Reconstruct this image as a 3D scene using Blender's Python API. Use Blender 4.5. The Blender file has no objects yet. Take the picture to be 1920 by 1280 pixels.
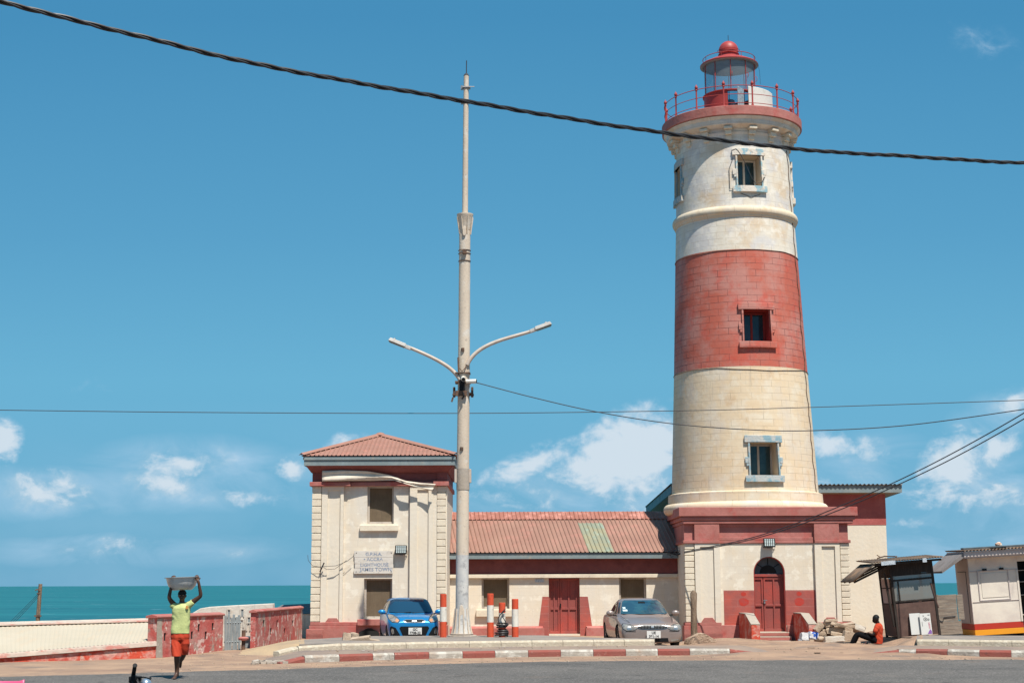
import bpy, bmesh, math, random
from mathutils import Vector, Matrix, noise
from mathutils.bvhtree import BVHTree
random.seed(7)
R = math.radians
scene = bpy.context.scene
C = scene.collection

# ------------------------------------------------------------------ camera
F_PX = 2900.0; EYE = 1.83
PITCH = math.atan(454.5/F_PX); ROLL = R(.209)
cd = bpy.data.cameras.new('camera'); cam = bpy.data.objects.new('camera', cd); C.objects.link(cam)
cd.sensor_width = 36.0; cd.lens = F_PX/1920*36.0; cd.clip_start = .1; cd.clip_end = 90000
cam.matrix_world = Matrix.Translation((0,0,EYE)) @ Matrix.Rotation(R(90)+PITCH,4,'X') @ Matrix.Rotation(-ROLL,4,'Z')
scene.camera = cam

# ------------------------------------------------------------------ light
SUN_EL, SUN_AZ = R(61.5), R(25.5)          # azimuth measured from -Y towards +X
sd = Vector((math.sin(SUN_AZ)*math.cos(SUN_EL), -math.cos(SUN_AZ)*math.cos(SUN_EL), math.sin(SUN_EL)))
sl = bpy.data.lights.new('sun','SUN'); sl.energy = 4.6; sl.angle = R(.5); sl.color = (1.0,.955,.88)
so = bpy.data.objects.new('sun', sl); C.objects.link(so); so.rotation_euler = sd.to_track_quat('Z','Y').to_euler()
scene.view_settings.view_transform = 'Standard'; scene.view_settings.look = 'None'
scene.view_settings.exposure = .55; scene.view_settings.gamma = 1.0

w = bpy.data.worlds.new('World'); scene.world = w; w.use_nodes = True
nt = w.node_tree; N = nt.nodes; L = nt.links
for n in list(N): N.remove(n)
def nd(t, **k):
    n = N.new(t)
    for a,b in k.items():
        if a[0]=='i' and a[1:].isdigit(): n.inputs[int(a[1:])].default_value = b
        else: setattr(n,a,b)
    return n
def mth(op,a,b=None,c=None,clamp=False):
    n = N.new('ShaderNodeMath'); n.operation = op; n.use_clamp = clamp
    for i,v in enumerate((a,b,c)):
        if v is None: continue
        if isinstance(v,(int,float)): n.inputs[i].default_value = v
        else: L.new(v,n.inputs[i])
    return n.outputs[0]
out = nd('ShaderNodeOutputWorld'); bg = nd('ShaderNodeBackground'); bg.inputs[1].default_value = .105
sky = nd('ShaderNodeTexSky', sky_type='NISHITA'); sky.sun_disc = False
sky.sun_elevation = SUN_EL; sky.sun_rotation = math.pi - SUN_AZ; sky.air_density = 1.0; sky.dust_density = .6; sky.ozone_density = 2.0
tc = nd('ShaderNodeTexCoord'); sep = nd('ShaderNodeSeparateXYZ'); L.new(tc.outputs['Generated'], sep.inputs[0])
yy = mth('MAXIMUM', sep.outputs[1], .02)
U = mth('DIVIDE', sep.outputs[0], yy); V = mth('DIVIDE', sep.outputs[2], yy)
# air colour: a touch more cyan than the physical sky, as the photograph is toned
tint = nd('ShaderNodeMix', data_type='RGBA', blend_type='MULTIPLY'); tint.inputs[0].default_value = 1
L.new(sky.outputs[0], tint.inputs[6]); tint.inputs[7].default_value = (.74,1.0,1.0,1)
# paler towards the horizon is the sky's own; damp it a little
ramp = nd('ShaderNodeMapRange'); L.new(V, ramp.inputs[0]); ramp.inputs[1].default_value = 0; ramp.inputs[2].default_value = .38
ramp.inputs[3].default_value = 0; ramp.inputs[4].default_value = 1
grad = nd('ShaderNodeValToRGB'); L.new(ramp.outputs[0], grad.inputs[0])
SKYC = [(0.0,(1.02,3.12,4.9)),(.12,(1.00,3.22,5.05)),(.35,(1.08,3.5,5.3)),(.6,(.76,2.85,4.75)),(1.0,(.46,2.22,4.10))]
SK_SCALE = .78
el = grad.color_ramp.elements
el[0].position = 0; el[1].position = 1
for p,c in SKYC[1:-1]: el.new(p)
for e,(p,c) in zip(el,SKYC): e.position = p; e.color = tuple(v/8 for v in c)+(1,)
gs = nd('ShaderNodeVectorMath', operation='SCALE'); L.new(grad.outputs[0], gs.inputs[0]); gs.inputs[3].default_value = 8*SK_SCALE
skm = nd('ShaderNodeMix', data_type='RGBA'); skm.inputs[0].default_value = .93
L.new(tint.outputs[2], skm.inputs[6]); L.new(gs.outputs[0], skm.inputs[7])
# clouds: banks of cumulus low over the sea, placed by direction
uvw = nd('ShaderNodeCombineXYZ'); L.new(U, uvw.inputs[0]); L.new(V, uvw.inputs[1])
def noi(scale, det, rough, off=(0,0,0), st=(1,1,1), dist=0):
    m = nd('ShaderNodeMapping'); L.new(uvw.outputs[0], m.inputs[0]); m.inputs[1].default_value = off; m.inputs[3].default_value = st
    n = nd('ShaderNodeTexNoise'); L.new(m.outputs[0], n.inputs[0]); n.inputs['Scale'].default_value = scale
    n.inputs['Detail'].default_value = det; n.inputs['Roughness'].default_value = rough; n.inputs['Distortion'].default_value = dist
    return n.outputs[0]
n1 = noi(30, 10, .60, (3.1,.7,0), (1,1.5,1), .5); n2 = noi(9, 4, .5, (7,2,0), (1,1.6,1))
def blob(px,py,rx,ry,amp,rot=0):
    u0 = (px-960)/F_PX; v0 = (1094-py)/F_PX
    du = mth('SUBTRACT',U,u0); dv = mth('SUBTRACT',V,v0)
    c,s = math.cos(R(rot)), math.sin(R(rot))
    a = mth('DIVIDE', mth('ADD', mth('MULTIPLY',du,c), mth('MULTIPLY',dv,s)), rx/F_PX)
    b = mth('DIVIDE', mth('SUBTRACT', mth('MULTIPLY',dv,c), mth('MULTIPLY',du,s)), ry/F_PX)
    d = mth('SQRT', mth('ADD', mth('MULTIPLY',a,a), mth('MULTIPLY',b,b)))
    return mth('MULTIPLY', mth('SUBTRACT',1.0,d,clamp=True), amp)
BL = [(1185,850,115,75,1.5,25),(1225,830,75,60,1.3,0),(1110,875,110,36,1.0,12),(1000,870,110,30,.85,22),(1030,925,180,40,.5,0),(1185,910,130,50,.75,0),(930,930,90,22,.45,0),
      (350,868,105,38,.85,0),(305,905,80,30,.7,-10),(240,895,40,22,.5,20),(95,918,115,42,.75,0),(0,825,40,45,1.1,0),(545,878,40,26,.8,0),(645,830,45,22,.9,10),(460,935,110,20,.45,0),
      (225,1018,60,20,.7,8),(135,1030,45,12,.5,0),(440,1025,60,26,.35,0),(545,1008,25,14,.4,0),
      (1560,842,42,30,1.1,-10),(1632,845,40,34,.5,0),(1790,880,60,80,1.1,-35),(1850,860,80,28,.8,30),(1830,935,150,32,.75,0),(1700,930,60,25,.4,0),(1905,757,55,30,.9,25),(1720,985,90,16,.45,0),(1580,905,90,30,.4,0),(1250,950,90,40,.5,0),(180,720,120,30,.18,0),(990,400,60,16,.12,0),(1890,60,110,60,.2,-30),(150,600,60,20,.1,0)]
m = None
for b in BL:
    b=list(b); b[2]*=1.35; b[3]*=1.35; b[4]*=1.35
    v = blob(*b); m = v if m is None else mth('MAXIMUM', m, v)
n4 = noi(95, 6, .6, (2,9,0), (1,1.3,1), .3)
field = mth('ADD', mth('ADD', m, mth('MULTIPLY', mth('SUBTRACT', n4, .5), mth('MULTIPLY', mth('MINIMUM', mth('MULTIPLY',m,3.0),1.0), 1.1))), mth('MULTIPLY', mth('SUBTRACT', n1, .5), mth('MULTIPLY', mth('MINIMUM', mth('MULTIPLY',m,3.0),1.0), 2.5)))
cl = nd('ShaderNodeMapRange', interpolation_type='SMOOTHSTEP'); L.new(field, cl.inputs[0])
for i,v in ((1,.12),(2,1.12),(3,0),(4,.80)): cl.inputs[i].default_value = v
# thin veil near the horizon
veil = nd('ShaderNodeMapRange'); L.new(V, veil.inputs[0])
for i,v in ((1,.02),(2,.12),(3,1),(4,0)): veil.inputs[i].default_value = v
vv = mth('MULTIPLY', mth('MULTIPLY', veil.outputs[0], mth('SUBTRACT', n2, .36, clamp=True)), 1.3)
BL2 = [(350,890,260,85,1,0),(95,925,230,65,1,0),(1080,930,330,95,1,8),(1800,930,280,110,1,0),(600,900,170,70,.8,0),(1650,880,150,80,.8,0),(250,1030,330,42,.9,0),(1800,1035,300,45,.9,0),(1000,975,330,50,.9,0),(1870,790,120,60,.8,20)]
m2 = None
for b in BL2:
    v = blob(*b); m2 = v if m2 is None else mth('MAXIMUM', m2, v)
n3 = noi(13, 8, .6, (1,5,0), (1,2.2,1), .6)
soft = mth('MULTIPLY', mth('MULTIPLY', mth('MINIMUM', mth('MULTIPLY',m2,2.2), 1.0), mth('SUBTRACT', n3, .36, clamp=True)), 2.1, clamp=True)
cm = mth('MAXIMUM', cl.outputs[0], mth('MAXIMUM', mth('MULTIPLY',vv,.6), mth('MULTIPLY',soft,.95)))
cloudc = nd('ShaderNodeMix', data_type='RGBA'); L.new(mth('MULTIPLY',cl.outputs[0],1.0,clamp=True), cloudc.inputs[0])
cloudc.inputs[6].default_value = (2.75,4.1,5.35,1); cloudc.inputs[7].default_value = (5.4,5.6,5.8,1)
fin = nd('ShaderNodeMix', data_type='RGBA'); L.new(cm, fin.inputs[0]); L.new(skm.outputs[2], fin.inputs[6]); L.new(cloudc.outputs[2], fin.inputs[7])
L.new(fin.outputs[2], bg.inputs[0]); L.new(bg.outputs[0], out.inputs[0])

# ------------------------------------------------------------------ measuring helpers (photo pixel -> point on a plane of the place)
def ray(px,py):
    x=(px-960)/F_PX; y=(640-py)/F_PX
    c,s=math.cos(ROLL),math.sin(ROLL); x,y=x*c+y*s,-x*s+y*c
    c,s=math.cos(PITCH),math.sin(PITCH)
    return (x,c-y*s,s+y*c)
def P(px,py,Y):
    r=ray(px,py); t=Y/r[1]; return (r[0]*t, EYE+r[2]*t)
def G(px,py,z=0.):
    r=ray(px,py); t=(z-EYE)/r[2]; return (r[0]*t, r[1]*t)
def at(px,py,Y):
    x,z=P(px,py,Y); return Vector((x,Y,z))

# ------------------------------------------------------------------ mesh helpers
class MB:
    def __init__(s): s.v=[]; s.f=[]; s.m=[]; s.uv={}
    def add(s, vs, fs, mi=0):
        o=len(s.v); s.v += [Vector(v) for v in vs]
        for f in fs: s.f.append(tuple(i+o for i in f)); s.m.append(mi)
        return o
    def box(s,x0,x1,y0,y1,z0,z1,mi=0):
        return s.hexa([(x0,y0,z0),(x1,y0,z0),(x1,y1,z0),(x0,y1,z0),(x0,y0,z1),(x1,y0,z1),(x1,y1,z1),(x0,y1,z1)],mi)
    def hexa(s,p,mi=0):
        return s.add(p,[(0,3,2,1),(4,5,6,7),(0,1,5,4),(1,2,6,5),(2,3,7,6),(3,0,4,7)],mi)
    def cbox(s,c,size,rot=None,mi=0):
        hx,hy,hz=[a/2 for a in size]; M=rot if rot is not None else Matrix.Identity(3); c=Vector(c)
        p=[c+M@Vector((sx*hx,sy*hy,sz*hz)) for sz in(-1,1) for sx,sy in((-1,-1),(1,-1),(1,1),(-1,1))]
        return s.hexa(p,mi)
    def prism(s,poly,y0,y1,mi=0):      # poly in (x,z), counter-clockwise seen from -Y
        n=len(poly)
        vs=[(x,y0,z) for x,z in poly]+[(x,y1,z) for x,z in poly]
        fs=[tuple(range(n)),tuple(range(2*n-1,n-1,-1))]+[(i,i+n,(i+1)%n+n,(i+1)%n) for i in range(n)]
        return s.add(vs,fs,mi)
    def slab(s,poly,z0,z1,mi=0):       # poly in (x,y) ccw from above
        n=len(poly)
        vs=[(x,y,z0) for x,y in poly]+[(x,y,z1) for x,y in poly]
        fs=[tuple(range(n-1,-1,-1)),tuple(range(n,2*n))]+[(i,(i+1)%n,(i+1)%n+n,i+n) for i in range(n)]
        return s.add(vs,fs,mi)
    def tube(s,pts,r,n=8,mi=0,cap=True):
        pts=[Vector(p) for p in pts]; rs=r if isinstance(r,(list,tuple)) else [r]*len(pts)
        rings=[]; up=None
        for i,p in enumerate(pts):
            d=(pts[min(i+1,len(pts)-1)]-pts[max(i-1,0)]).normalized()
            if up is None:
                up=Vector((0,0,1)) if abs(d.z)<.9 else Vector((1,0,0))
            a=d.cross(up).normalized(); b=a.cross(d).normalized(); up=b
            rings.append([p+(a*math.cos(2*math.pi*k/n)+b*math.sin(2*math.pi*k/n))*rs[i] for k in range(n)])
        vs=[q for g in rings for q in g]; fs=[]
        for i in range(len(pts)-1):
            for k in range(n):
                k2=(k+1)%n; fs.append((i*n+k,i*n+k2,(i+1)*n+k2,(i+1)*n+k))
        if cap: fs.append(tuple(range(n-1,-1,-1))); fs.append(tuple(range((len(pts)-1)*n,len(pts)*n)))
        return s.add(vs,fs,mi)
    def lathe(s,prof,cx,cy,n=48,mi=0,a0=0,a1=360,lean=None,uvr=None):
        full = abs(a1-a0)>=359.9; m=n if full else n+1
        vs=[]
        for r,z in prof:
            for k in range(m):
                a=R(a0)+(R(a1-a0))*k/n
                dx = lean(z) if lean else 0
                vs.append((cx+dx+r*math.sin(a), cy-r*math.cos(a), z))
        fs=[]
        for i in range(len(prof)-1):
            for k in range(n):
                k2=(k+1)%m; fs.append((i*m+k,i*m+k2,(i+1)*m+k2,(i+1)*m+k))
        return s.add(vs,fs,mi)
    def sphere(s,c,r,n=12,mi=0,sc=(1,1,1)):
        c=Vector(c); prof=[]; vs=[];fs=[]
        for i in range(n+1):
            t=math.pi*i/n
            for k in range(2*n):
                a=math.pi*k/n; vs.append(c+Vector((r*sc[0]*math.sin(t)*math.cos(a), r*sc[1]*math.sin(t)*math.sin(a), -r*sc[2]*math.cos(t))))
        for i in range(n):
            for k in range(2*n):
                k2=(k+1)%(2*n); fs.append((i*2*n+k,i*2*n+k2,(i+1)*2*n+k2,(i+1)*2*n+k))
        return s.add(vs,fs,mi)
    def grid(s,fn,nu,nv,mi=0,thick=None):
        vs=[Vector(fn(i/nu,j/nv)) for j in range(nv+1) for i in range(nu+1)]
        fs=[(j*(nu+1)+i,j*(nu+1)+i+1,(j+1)*(nu+1)+i+1,(j+1)*(nu+1)+i) for j in range(nv) for i in range(nu)]
        return s.add(vs,fs,mi)
    def xf(s,M):
        s.v=[M@v for v in s.v]; return s
    def split(s,x0,name,mats,parent=None,**k):
        for side in (0,1):
            m=MB(); 
            if s.__dict__.get('local'): m.local=True
            mp={}
            for f,mi in zip(s.f,s.m):
                c=sum(s.v[i].x for i in f)/len(f)
                if (c>x0)!=bool(side): continue
                for i in f:
                    if i not in mp: mp[i]=len(m.v); m.v.append(s.v[i])
                m.f.append(tuple(mp[i] for i in f)); m.m.append(mi)
            if m.f: m.build(name,mats,parent,**k)
    def build(s,name,mats,parent=None,smooth=False,bevel=0,uvf=None,solid=0,origin=None,label=None,ang=38):
        if not isinstance(mats,(list,tuple)): mats=[mats]
        me=bpy.data.meshes.new(name)
        off=Vector((0,0,0))
        inv=None
        if parent is not None:
            chain=parent; M=Matrix.Identity(4); lst=[]
            while chain is not None: lst.append(chain); chain=chain.parent
            for o in reversed(lst): M=M@Matrix.LocRotScale(o.location,o.rotation_euler,o.scale)
            inv=M.inverted() if not s.__dict__.get('local') else None
        elif origin is None:
            xs=[v.x for v in s.v]; ys=[v.y for v in s.v]; zs=[v.z for v in s.v]
            origin=Vector(((min(xs)+max(xs))/2,(min(ys)+max(ys))/2,min(zs)))
        vv=[inv@v for v in s.v] if inv is not None else ([v-Vector(origin) for v in s.v] if parent is None else s.v)
        me.from_pydata([tuple(v) for v in vv],[],s.f)
        for m in mats: me.materials.append(m)
        if len(mats)>1: me.polygons.foreach_set('material_index',s.m)
        if uvf:
            ul=me.uv_layers.new(name='UVMap')
            for lp in me.loops: ul.data[lp.index].uv=uvf(s.v[lp.vertex_index])
        bm=bmesh.new(); bm.from_mesh(me)
        bmesh.ops.recalc_face_normals(bm,faces=bm.faces) if len(bm.faces)<60000 else None
        if smooth:
            for f in bm.faces: f.smooth=True
            for e in bm.edges:
                if len(e.link_faces)==2 and e.calc_face_angle(0)>R(ang): e.smooth=False
        bm.to_mesh(me); bm.free()
        o=bpy.data.objects.new(name,me); C.objects.link(o)
        if parent is not None: o.parent=parent
        else: o.location=origin
        if bevel:
            b=o.modifiers.new('bevel','BEVEL'); b.width=bevel; b.segments=2; b.limit_method='ANGLE'; b.angle_limit=R(40)
        if solid:
            b=o.modifiers.new('solid','SOLIDIFY'); b.thickness=solid; b.offset=0
        if label: o['label']=label
        return o
def tag(o,label,cat,group=None,kind=None):
    o['label']=label; o['category']=cat
    if group: o['group']=group
    if kind: o['kind']=kind
    return o
def thing(name,label,cat,loc=(0,0,0),rot=(0,0,0),group=None):
    o=bpy.data.objects.new(name,None); C.objects.link(o); o.location=loc; o.rotation_euler=rot; o.empty_display_size=.2
    return tag(o,label,cat,group)
def struct(o): o['kind']='structure'; return o
def lmb(): m=MB(); m.local=True; return m

def wall_cells(mb,x0,x1,z0,z1,y0,y1,holes,mi=0):
    """wall between planes y0 (front) and y1 (back) with rectangular openings, one skin with its reveals"""
    xs=sorted(set([x0,x1]+[h[0] for h in holes]+[h[1] for h in holes])); zs=sorted(set([z0,z1]+[h[2] for h in holes]+[h[3] for h in holes]))
    xs=[x for x in xs if x0<=x<=x1]; zs=[z for z in zs if z0<=z<=z1]
    def solid(i,j):
        if i<0 or j<0 or i>=len(xs)-1 or j>=len(zs)-1: return False
        cx=(xs[i]+xs[i+1])/2; cz=(zs[j]+zs[j+1])/2
        return not any(h[0]<cx<h[1] and h[2]<cz<h[3] for h in holes)
    for i in range(len(xs)-1):
        for j in range(len(zs)-1):
            if not solid(i,j): continue
            a,b,c,d=xs[i],xs[i+1],zs[j],zs[j+1]
            mb.add([(a,y0,c),(b,y0,c),(b,y0,d),(a,y0,d)],[(0,1,2,3)],mi)
            mb.add([(a,y1,c),(b,y1,c),(b,y1,d),(a,y1,d)],[(3,2,1,0)],mi)
            if not solid(i-1,j): mb.add([(a,y0,c),(a,y0,d),(a,y1,d),(a,y1,c)],[(0,1,2,3)],mi)
            if not solid(i+1,j): mb.add([(b,y0,c),(b,y1,c),(b,y1,d),(b,y0,d)],[(0,1,2,3)],mi)
            if not solid(i,j-1): mb.add([(a,y0,c),(a,y1,c),(b,y1,c),(b,y0,c)],[(0,1,2,3)],mi)
            if not solid(i,j+1): mb.add([(a,y0,d),(b,y0,d),(b,y1,d),(a,y1,d)],[(0,1,2,3)],mi)

def text_mesh(txt,size,depth=.002,align='CENTER',bold=0,spacing=1.0):
    c=bpy.data.curves.new('t','FONT'); c.body=txt; c.size=size; c.extrude=depth; c.align_x=align; c.offset=bold; c.space_character=spacing
    o=bpy.data.objects.new('t',c); C.objects.link(o)
    dg=bpy.context.evaluated_depsgraph_get(); me=bpy.data.meshes.new_from_object(o.evaluated_get(dg))
    vs=[v.co.copy() for v in me.vertices]; fs=[tuple(p.vertices) for p in me.polygons]
    bpy.data.objects.remove(o); bpy.data.curves.remove(c); bpy.data.meshes.remove(me)
    return vs,fs
def put_text(mb,txt,size,M,bold=0,depth=.002,mi=0,spacing=1.0):
    vs,fs=text_mesh(txt,size,depth,bold=bold,spacing=spacing)
    mb.add([M@v for v in vs],fs,mi)
FRONT=Matrix.Rotation(R(90),4,'X')     # lays a text in the XZ plane facing -Y

# ------------------------------------------------------------------ materials
def mat(name,col,rough=.85,var=(),bump=None,metal=0,coat=0,spec=.3,brick=None,trans=0,ior=1.45,alpha=1,emit=None,noisecoord='Object'):
    m=bpy.data.materials.new(name); m.use_nodes=True; t=m.node_tree; n=t.nodes; l=t.links
    b=n['Principled BSDF']; b.inputs['Roughness'].default_value=rough; b.inputs['Metallic'].default_value=metal
    b.inputs['Coat Weight'].default_value=coat; b.inputs['Specular IOR Level'].default_value=spec
    b.inputs['Transmission Weight'].default_value=trans; b.inputs['IOR'].default_value=ior; b.inputs['Alpha'].default_value=alpha
    c=n.new('ShaderNodeTexCoord'); src=c.outputs[noisecoord]
    rgb=n.new('ShaderNodeRGB'); rgb.outputs[0].default_value=(*col,1); cur=rgb.outputs[0]
    for k,v in enumerate(var):
        colr,scale,lo,hi,amt=v[:5]; st=v[5] if len(v)>5 else (1,1,1); det=v[6] if len(v)>6 else 5
        mp=n.new('ShaderNodeMapping'); l.new(src,mp.inputs[0]); mp.inputs[3].default_value=st; mp.inputs[1].default_value=(k*3.7+1.3,k*1.9,k*5.1)
        no=n.new('ShaderNodeTexNoise'); l.new(mp.outputs[0],no.inputs[0]); no.inputs['Scale'].default_value=scale; no.inputs['Detail'].default_value=det; no.inputs['Roughness'].default_value=.62
        mr=n.new('ShaderNodeMapRange'); l.new(no.outputs[0],mr.inputs[0]); mr.inputs[1].default_value=lo; mr.inputs[2].default_value=hi; mr.inputs[4].default_value=amt
        mx=n.new('ShaderNodeMix'); mx.data_type='RGBA'; l.new(mr.outputs[0],mx.inputs[0]); l.new(cur,mx.inputs[6]); mx.inputs[7].default_value=(*colr,1); cur=mx.outputs[2]
    h=None
    if brick:
        bw,bh,ms,bcol,bamt=brick
        br=n.new('ShaderNodeTexBrick'); l.new(c.outputs['UV'],br.inputs[0]); br.inputs['Scale'].default_value=1; br.inputs['Brick Width'].default_value=bw; br.inputs['Row Height'].default_value=bh
        br.inputs['Mortar Size'].default_value=ms; br.inputs['Mortar Smooth'].default_value=.3
        n3=n.new('ShaderNodeTexNoise'); l.new(src,n3.inputs[0]); n3.inputs['Scale'].default_value=1.3; n3.inputs['Detail'].default_value=4
        r3=n.new('ShaderNodeMapRange'); l.new(n3.outputs[0],r3.inputs[0]); r3.inputs[1].default_value=.38; r3.inputs[2].default_value=.6; r3.inputs[3].default_value=.25; r3.inputs[4].default_value=1
        mu=n.new('ShaderNodeMath'); mu.operation='MULTIPLY'; l.new(br.outputs['Fac'],mu.inputs[0]); l.new(r3.outputs[0],mu.inputs[1])
        mu2=n.new('ShaderNodeMath'); mu2.operation='MULTIPLY'; l.new(mu.outputs[0],mu2.inputs[0]); mu2.inputs[1].default_value=bamt
        mx=n.new('ShaderNodeMix'); mx.data_type='RGBA'; l.new(mu2.outputs[0],mx.inputs[0]); l.new(cur,mx.inputs[6]); mx.inputs[7].default_value=(*bcol,1); cur=mx.outputs[2]
    l.new(cur,b.inputs['Base Color'])
    if bump:
        bs,bd=bump
        no=n.new('ShaderNodeTexNoise'); l.new(src,no.inputs[0]); no.inputs['Scale'].default_value=bs; no.inputs['Detail'].default_value=6
        bp=n.new('ShaderNodeBump'); bp.inputs['Strength'].default_value=1; bp.inputs['Distance'].default_value=bd; l.new(no.outputs[0],bp.inputs['Height']); l.new(bp.outputs[0],b.inputs['Normal'])
    if emit: b.inputs['Emission Color'].default_value=(*emit,1); b.inputs['Emission Strength'].default_value=1
    return m
DIRT=(.30,.25,.20)
M={}
M['cream']=mat('cream_plaster',(.68,.60,.485),.9,[((.66,.53,.37),.9,.45,.7,.6),((.62,.58,.52),2.2,.5,.72,.6,(1,1,.25)),((.47,.40,.32),5,.6,.75,.6),((.82,.76,.64),3.2,.55,.62,.5),((.5,.42,.33),2.0,.58,.8,.5,(3,3,.12)),((.25,.22,.19),26,.70,.75,.6)],(9,.004),brick=(.95,.24,.006,(.48,.42,.34),.5))
M['panel']=mat('cream_render',(.69,.615,.50),.9,[((.68,.57,.42),.8,.45,.7,.6),((.60,.54,.46),2.5,.52,.75,.5,(2,2,.2)),((.3,.26,.22),25,.7,.74,.5)],(8,.008))
M['quoin']=mat('quoin_stone',(.70,.61,.47),.9,[((.58,.49,.38),2.5,.45,.65,.7),((.36,.32,.28),7,.58,.75,.6)],(12,.005))
M['shaft']=mat('tower_cream',(.68,.55,.385),.9,[((.66,.47,.28),.55,.42,.66,.7),((.60,.54,.47),1.1,.48,.66,.6,(1,1,.6)),((.71,.63,.50),2.0,.5,.64,.6),((.55,.36,.20),1.6,.60,.72,.6),((.40,.33,.25),2.4,.60,.74,.5,(2.5,2.5,.12)),((.42,.36,.30),3.2,.6,.8,.45,(2,2,.2)),((.28,.22,.17),14,.70,.75,.6)],(7,.007),brick=(.72,.235,.008,(.34,.26,.18),.75))
M['shafttop']=mat('tower_white',(.67,.60,.495),.9,[((.60,.45,.30),.8,.48,.62,.75),((.56,.54,.53),1.3,.48,.62,.7),((.80,.74,.64),2.2,.52,.6,.5),((.45,.38,.31),3,.6,.8,.45,(2,2,.2)),((.28,.22,.17),14,.68,.74,.7)],(7,.007),brick=(.72,.235,.008,(.36,.29,.22),.62))
M['redshaft']=mat('tower_red',(.46,.115,.075),.72,[((.47,.215,.175),.6,.45,.58,.85),((.52,.065,.038),1.3,.52,.66,.6),((.38,.15,.12),2.4,.5,.7,.4),((.27,.09,.07),3.5,.6,.8,.4,(2,2,.25))],(7,.006),brick=(.72,.235,.010,(.13,.04,.035),.95),spec=.35)
M['red']=mat('faded_red_paint',(.36,.135,.11),.8,[((.48,.19,.165),1.3,.42,.65,.7),((.40,.06,.05),2.0,.52,.68,.6),((.30,.10,.09),4,.55,.75,.5,(1,1,.4)),((.6,.42,.34),9,.70,.76,.7)],(9,.01))
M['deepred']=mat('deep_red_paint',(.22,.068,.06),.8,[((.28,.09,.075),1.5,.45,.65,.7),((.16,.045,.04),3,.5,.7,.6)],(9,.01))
M['doorred']=mat('door_red',(.27,.072,.06),.55,[((.45,.07,.05),1.5,.45,.65,.7),((.26,.06,.055),5,.5,.7,.5,(1,1,.2))],(14,.004))
M['wornred']=mat('peeling_red_wall',(.44,.095,.08),.85,[((.46,.20,.17),1.8,.44,.60,.9),((.62,.46,.40),2.8,.56,.62,.85),((.33,.28,.23),1.3,.56,.64,.9),((.70,.60,.50),6,.62,.66,.9),((.4,.07,.05),3.4,.55,.7,.6,(1,1,.3))],(10,.02))
M['wornred2']=mat('scraped_red_wall',(.54,.075,.04),.85,[((.55,.30,.25),2.2,.46,.60,.8,(1,1,1.6)),((.62,.52,.42),5,.55,.68,.7),((.45,.05,.03),1.6,.5,.6,.8)],(10,.02))
M['pinkroof']=mat('pink_roof_sheet',(.27,.145,.108),.65,[((.33,.19,.14),.6,.4,.65,.7),((.44,.19,.15),2,.52,.7,.5),((.36,.2,.16),6,.62,.75,.5,(1,.3,1))],(6,.004))
M['yellowroof']=mat('yellow_roof_sheet',(.27,.245,.155),.65,[((.20,.23,.18),2,.45,.6,.7),((.25,.40,.36),3,.55,.7,.4)],(6,.004))
M['ridge']=mat('ridge_cap',(.31,.125,.09),.6,[((.52,.25,.2),3,.5,.65,.8)],(6,.004))
M['hiproof']=mat('hip_roof_sheet',(.29,.145,.105),.65,[((.34,.18,.135),.9,.4,.65,.7),((.5,.2,.15),3,.52,.7,.5)],(6,.004))
M['creamroof']=mat('cream_roof_sheet',(.45,.385,.29),.75,[((.50,.43,.33),.5,.4,.65,.7),((.5,.38,.26),1.4,.52,.7,.5,(3,.5,1)),((.62,.38,.3),4,.66,.75,.6)],(6,.004))
M['oldroof']=mat('rusted_roof_sheet',(.12,.09,.07),.75,[((.28,.17,.10),2,.45,.6,.8),((.3,.28,.25),5,.6,.7,.8)],(12,.006))
M['fascia']=mat('blue_grey_fascia',(.185,.225,.23),.7,[((.27,.30,.285),1.5,.45,.65,.7),((.22,.28,.30),5,.5,.7,.6,(1,1,.3)),((.45,.33,.22),1.2,.62,.72,.6)],(9,.005))
M['darkfascia']=mat('dark_fascia',(.08,.10,.11),.7,[((.14,.16,.17),3,.45,.65,.7)],(9,.005))
M['soffit']=mat('tan_soffit',(.36,.27,.19),.8,[((.26,.19,.13),2,.45,.65,.7)])
M['stone']=mat('blue_flaked_stone',(.42,.43,.41),.85,[((.20,.33,.38),3.0,.47,.56,.9),((.56,.47,.38),4.5,.54,.64,.7),((.2,.17,.14),16,.66,.74,.6)],(14,.015))
M['stone2']=mat('white_flaked_stone',(.64,.57,.48),.85,[((.20,.38,.44),2.6,.51,.57,.85),((.5,.36,.25),5,.56,.66,.7),((.2,.17,.14),16,.66,.74,.6)],(14,.015))
M['reveal']=mat('window_reveal',(.58,.47,.34),.9,[((.60,.48,.35),2,.45,.65,.6)])
M['redreveal']=mat('red_window_reveal',(.32,.05,.04),.8,[((.22,.04,.03),2,.45,.65,.6)])
M['glass']=mat('dark_glass',(.02,.05,.06),.08,[((.05,.09,.10),2,.4,.6,.6)],spec=.6)
M['ceilgrey']=mat('lantern_ceiling_paint',(.26,.28,.27),.6,[((.16,.18,.18),3,.45,.65,.7)])
M['black']=mat('matt_black',(.009,.010,.011),.6,spec=.2)
M['void']=mat('dark_interior',(.02,.019,.018),.9)
M['screen']=mat('brown_window_mesh',(.135,.098,.062),.85,[((.17,.125,.08),3,.4,.6,.6),((.10,.075,.05),12,.5,.6,.5,(6,1,.3))],(40,.003))
M['framegrey']=mat('weathered_frame',(.46,.40,.34),.8,[((.2,.17,.15),6,.5,.65,.7,(1,1,.3))],(14,.004))
M['whitewood']=mat('white_sash_wood',(.72,.67,.58),.7,[((.4,.35,.3),5,.55,.7,.6)])
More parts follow.
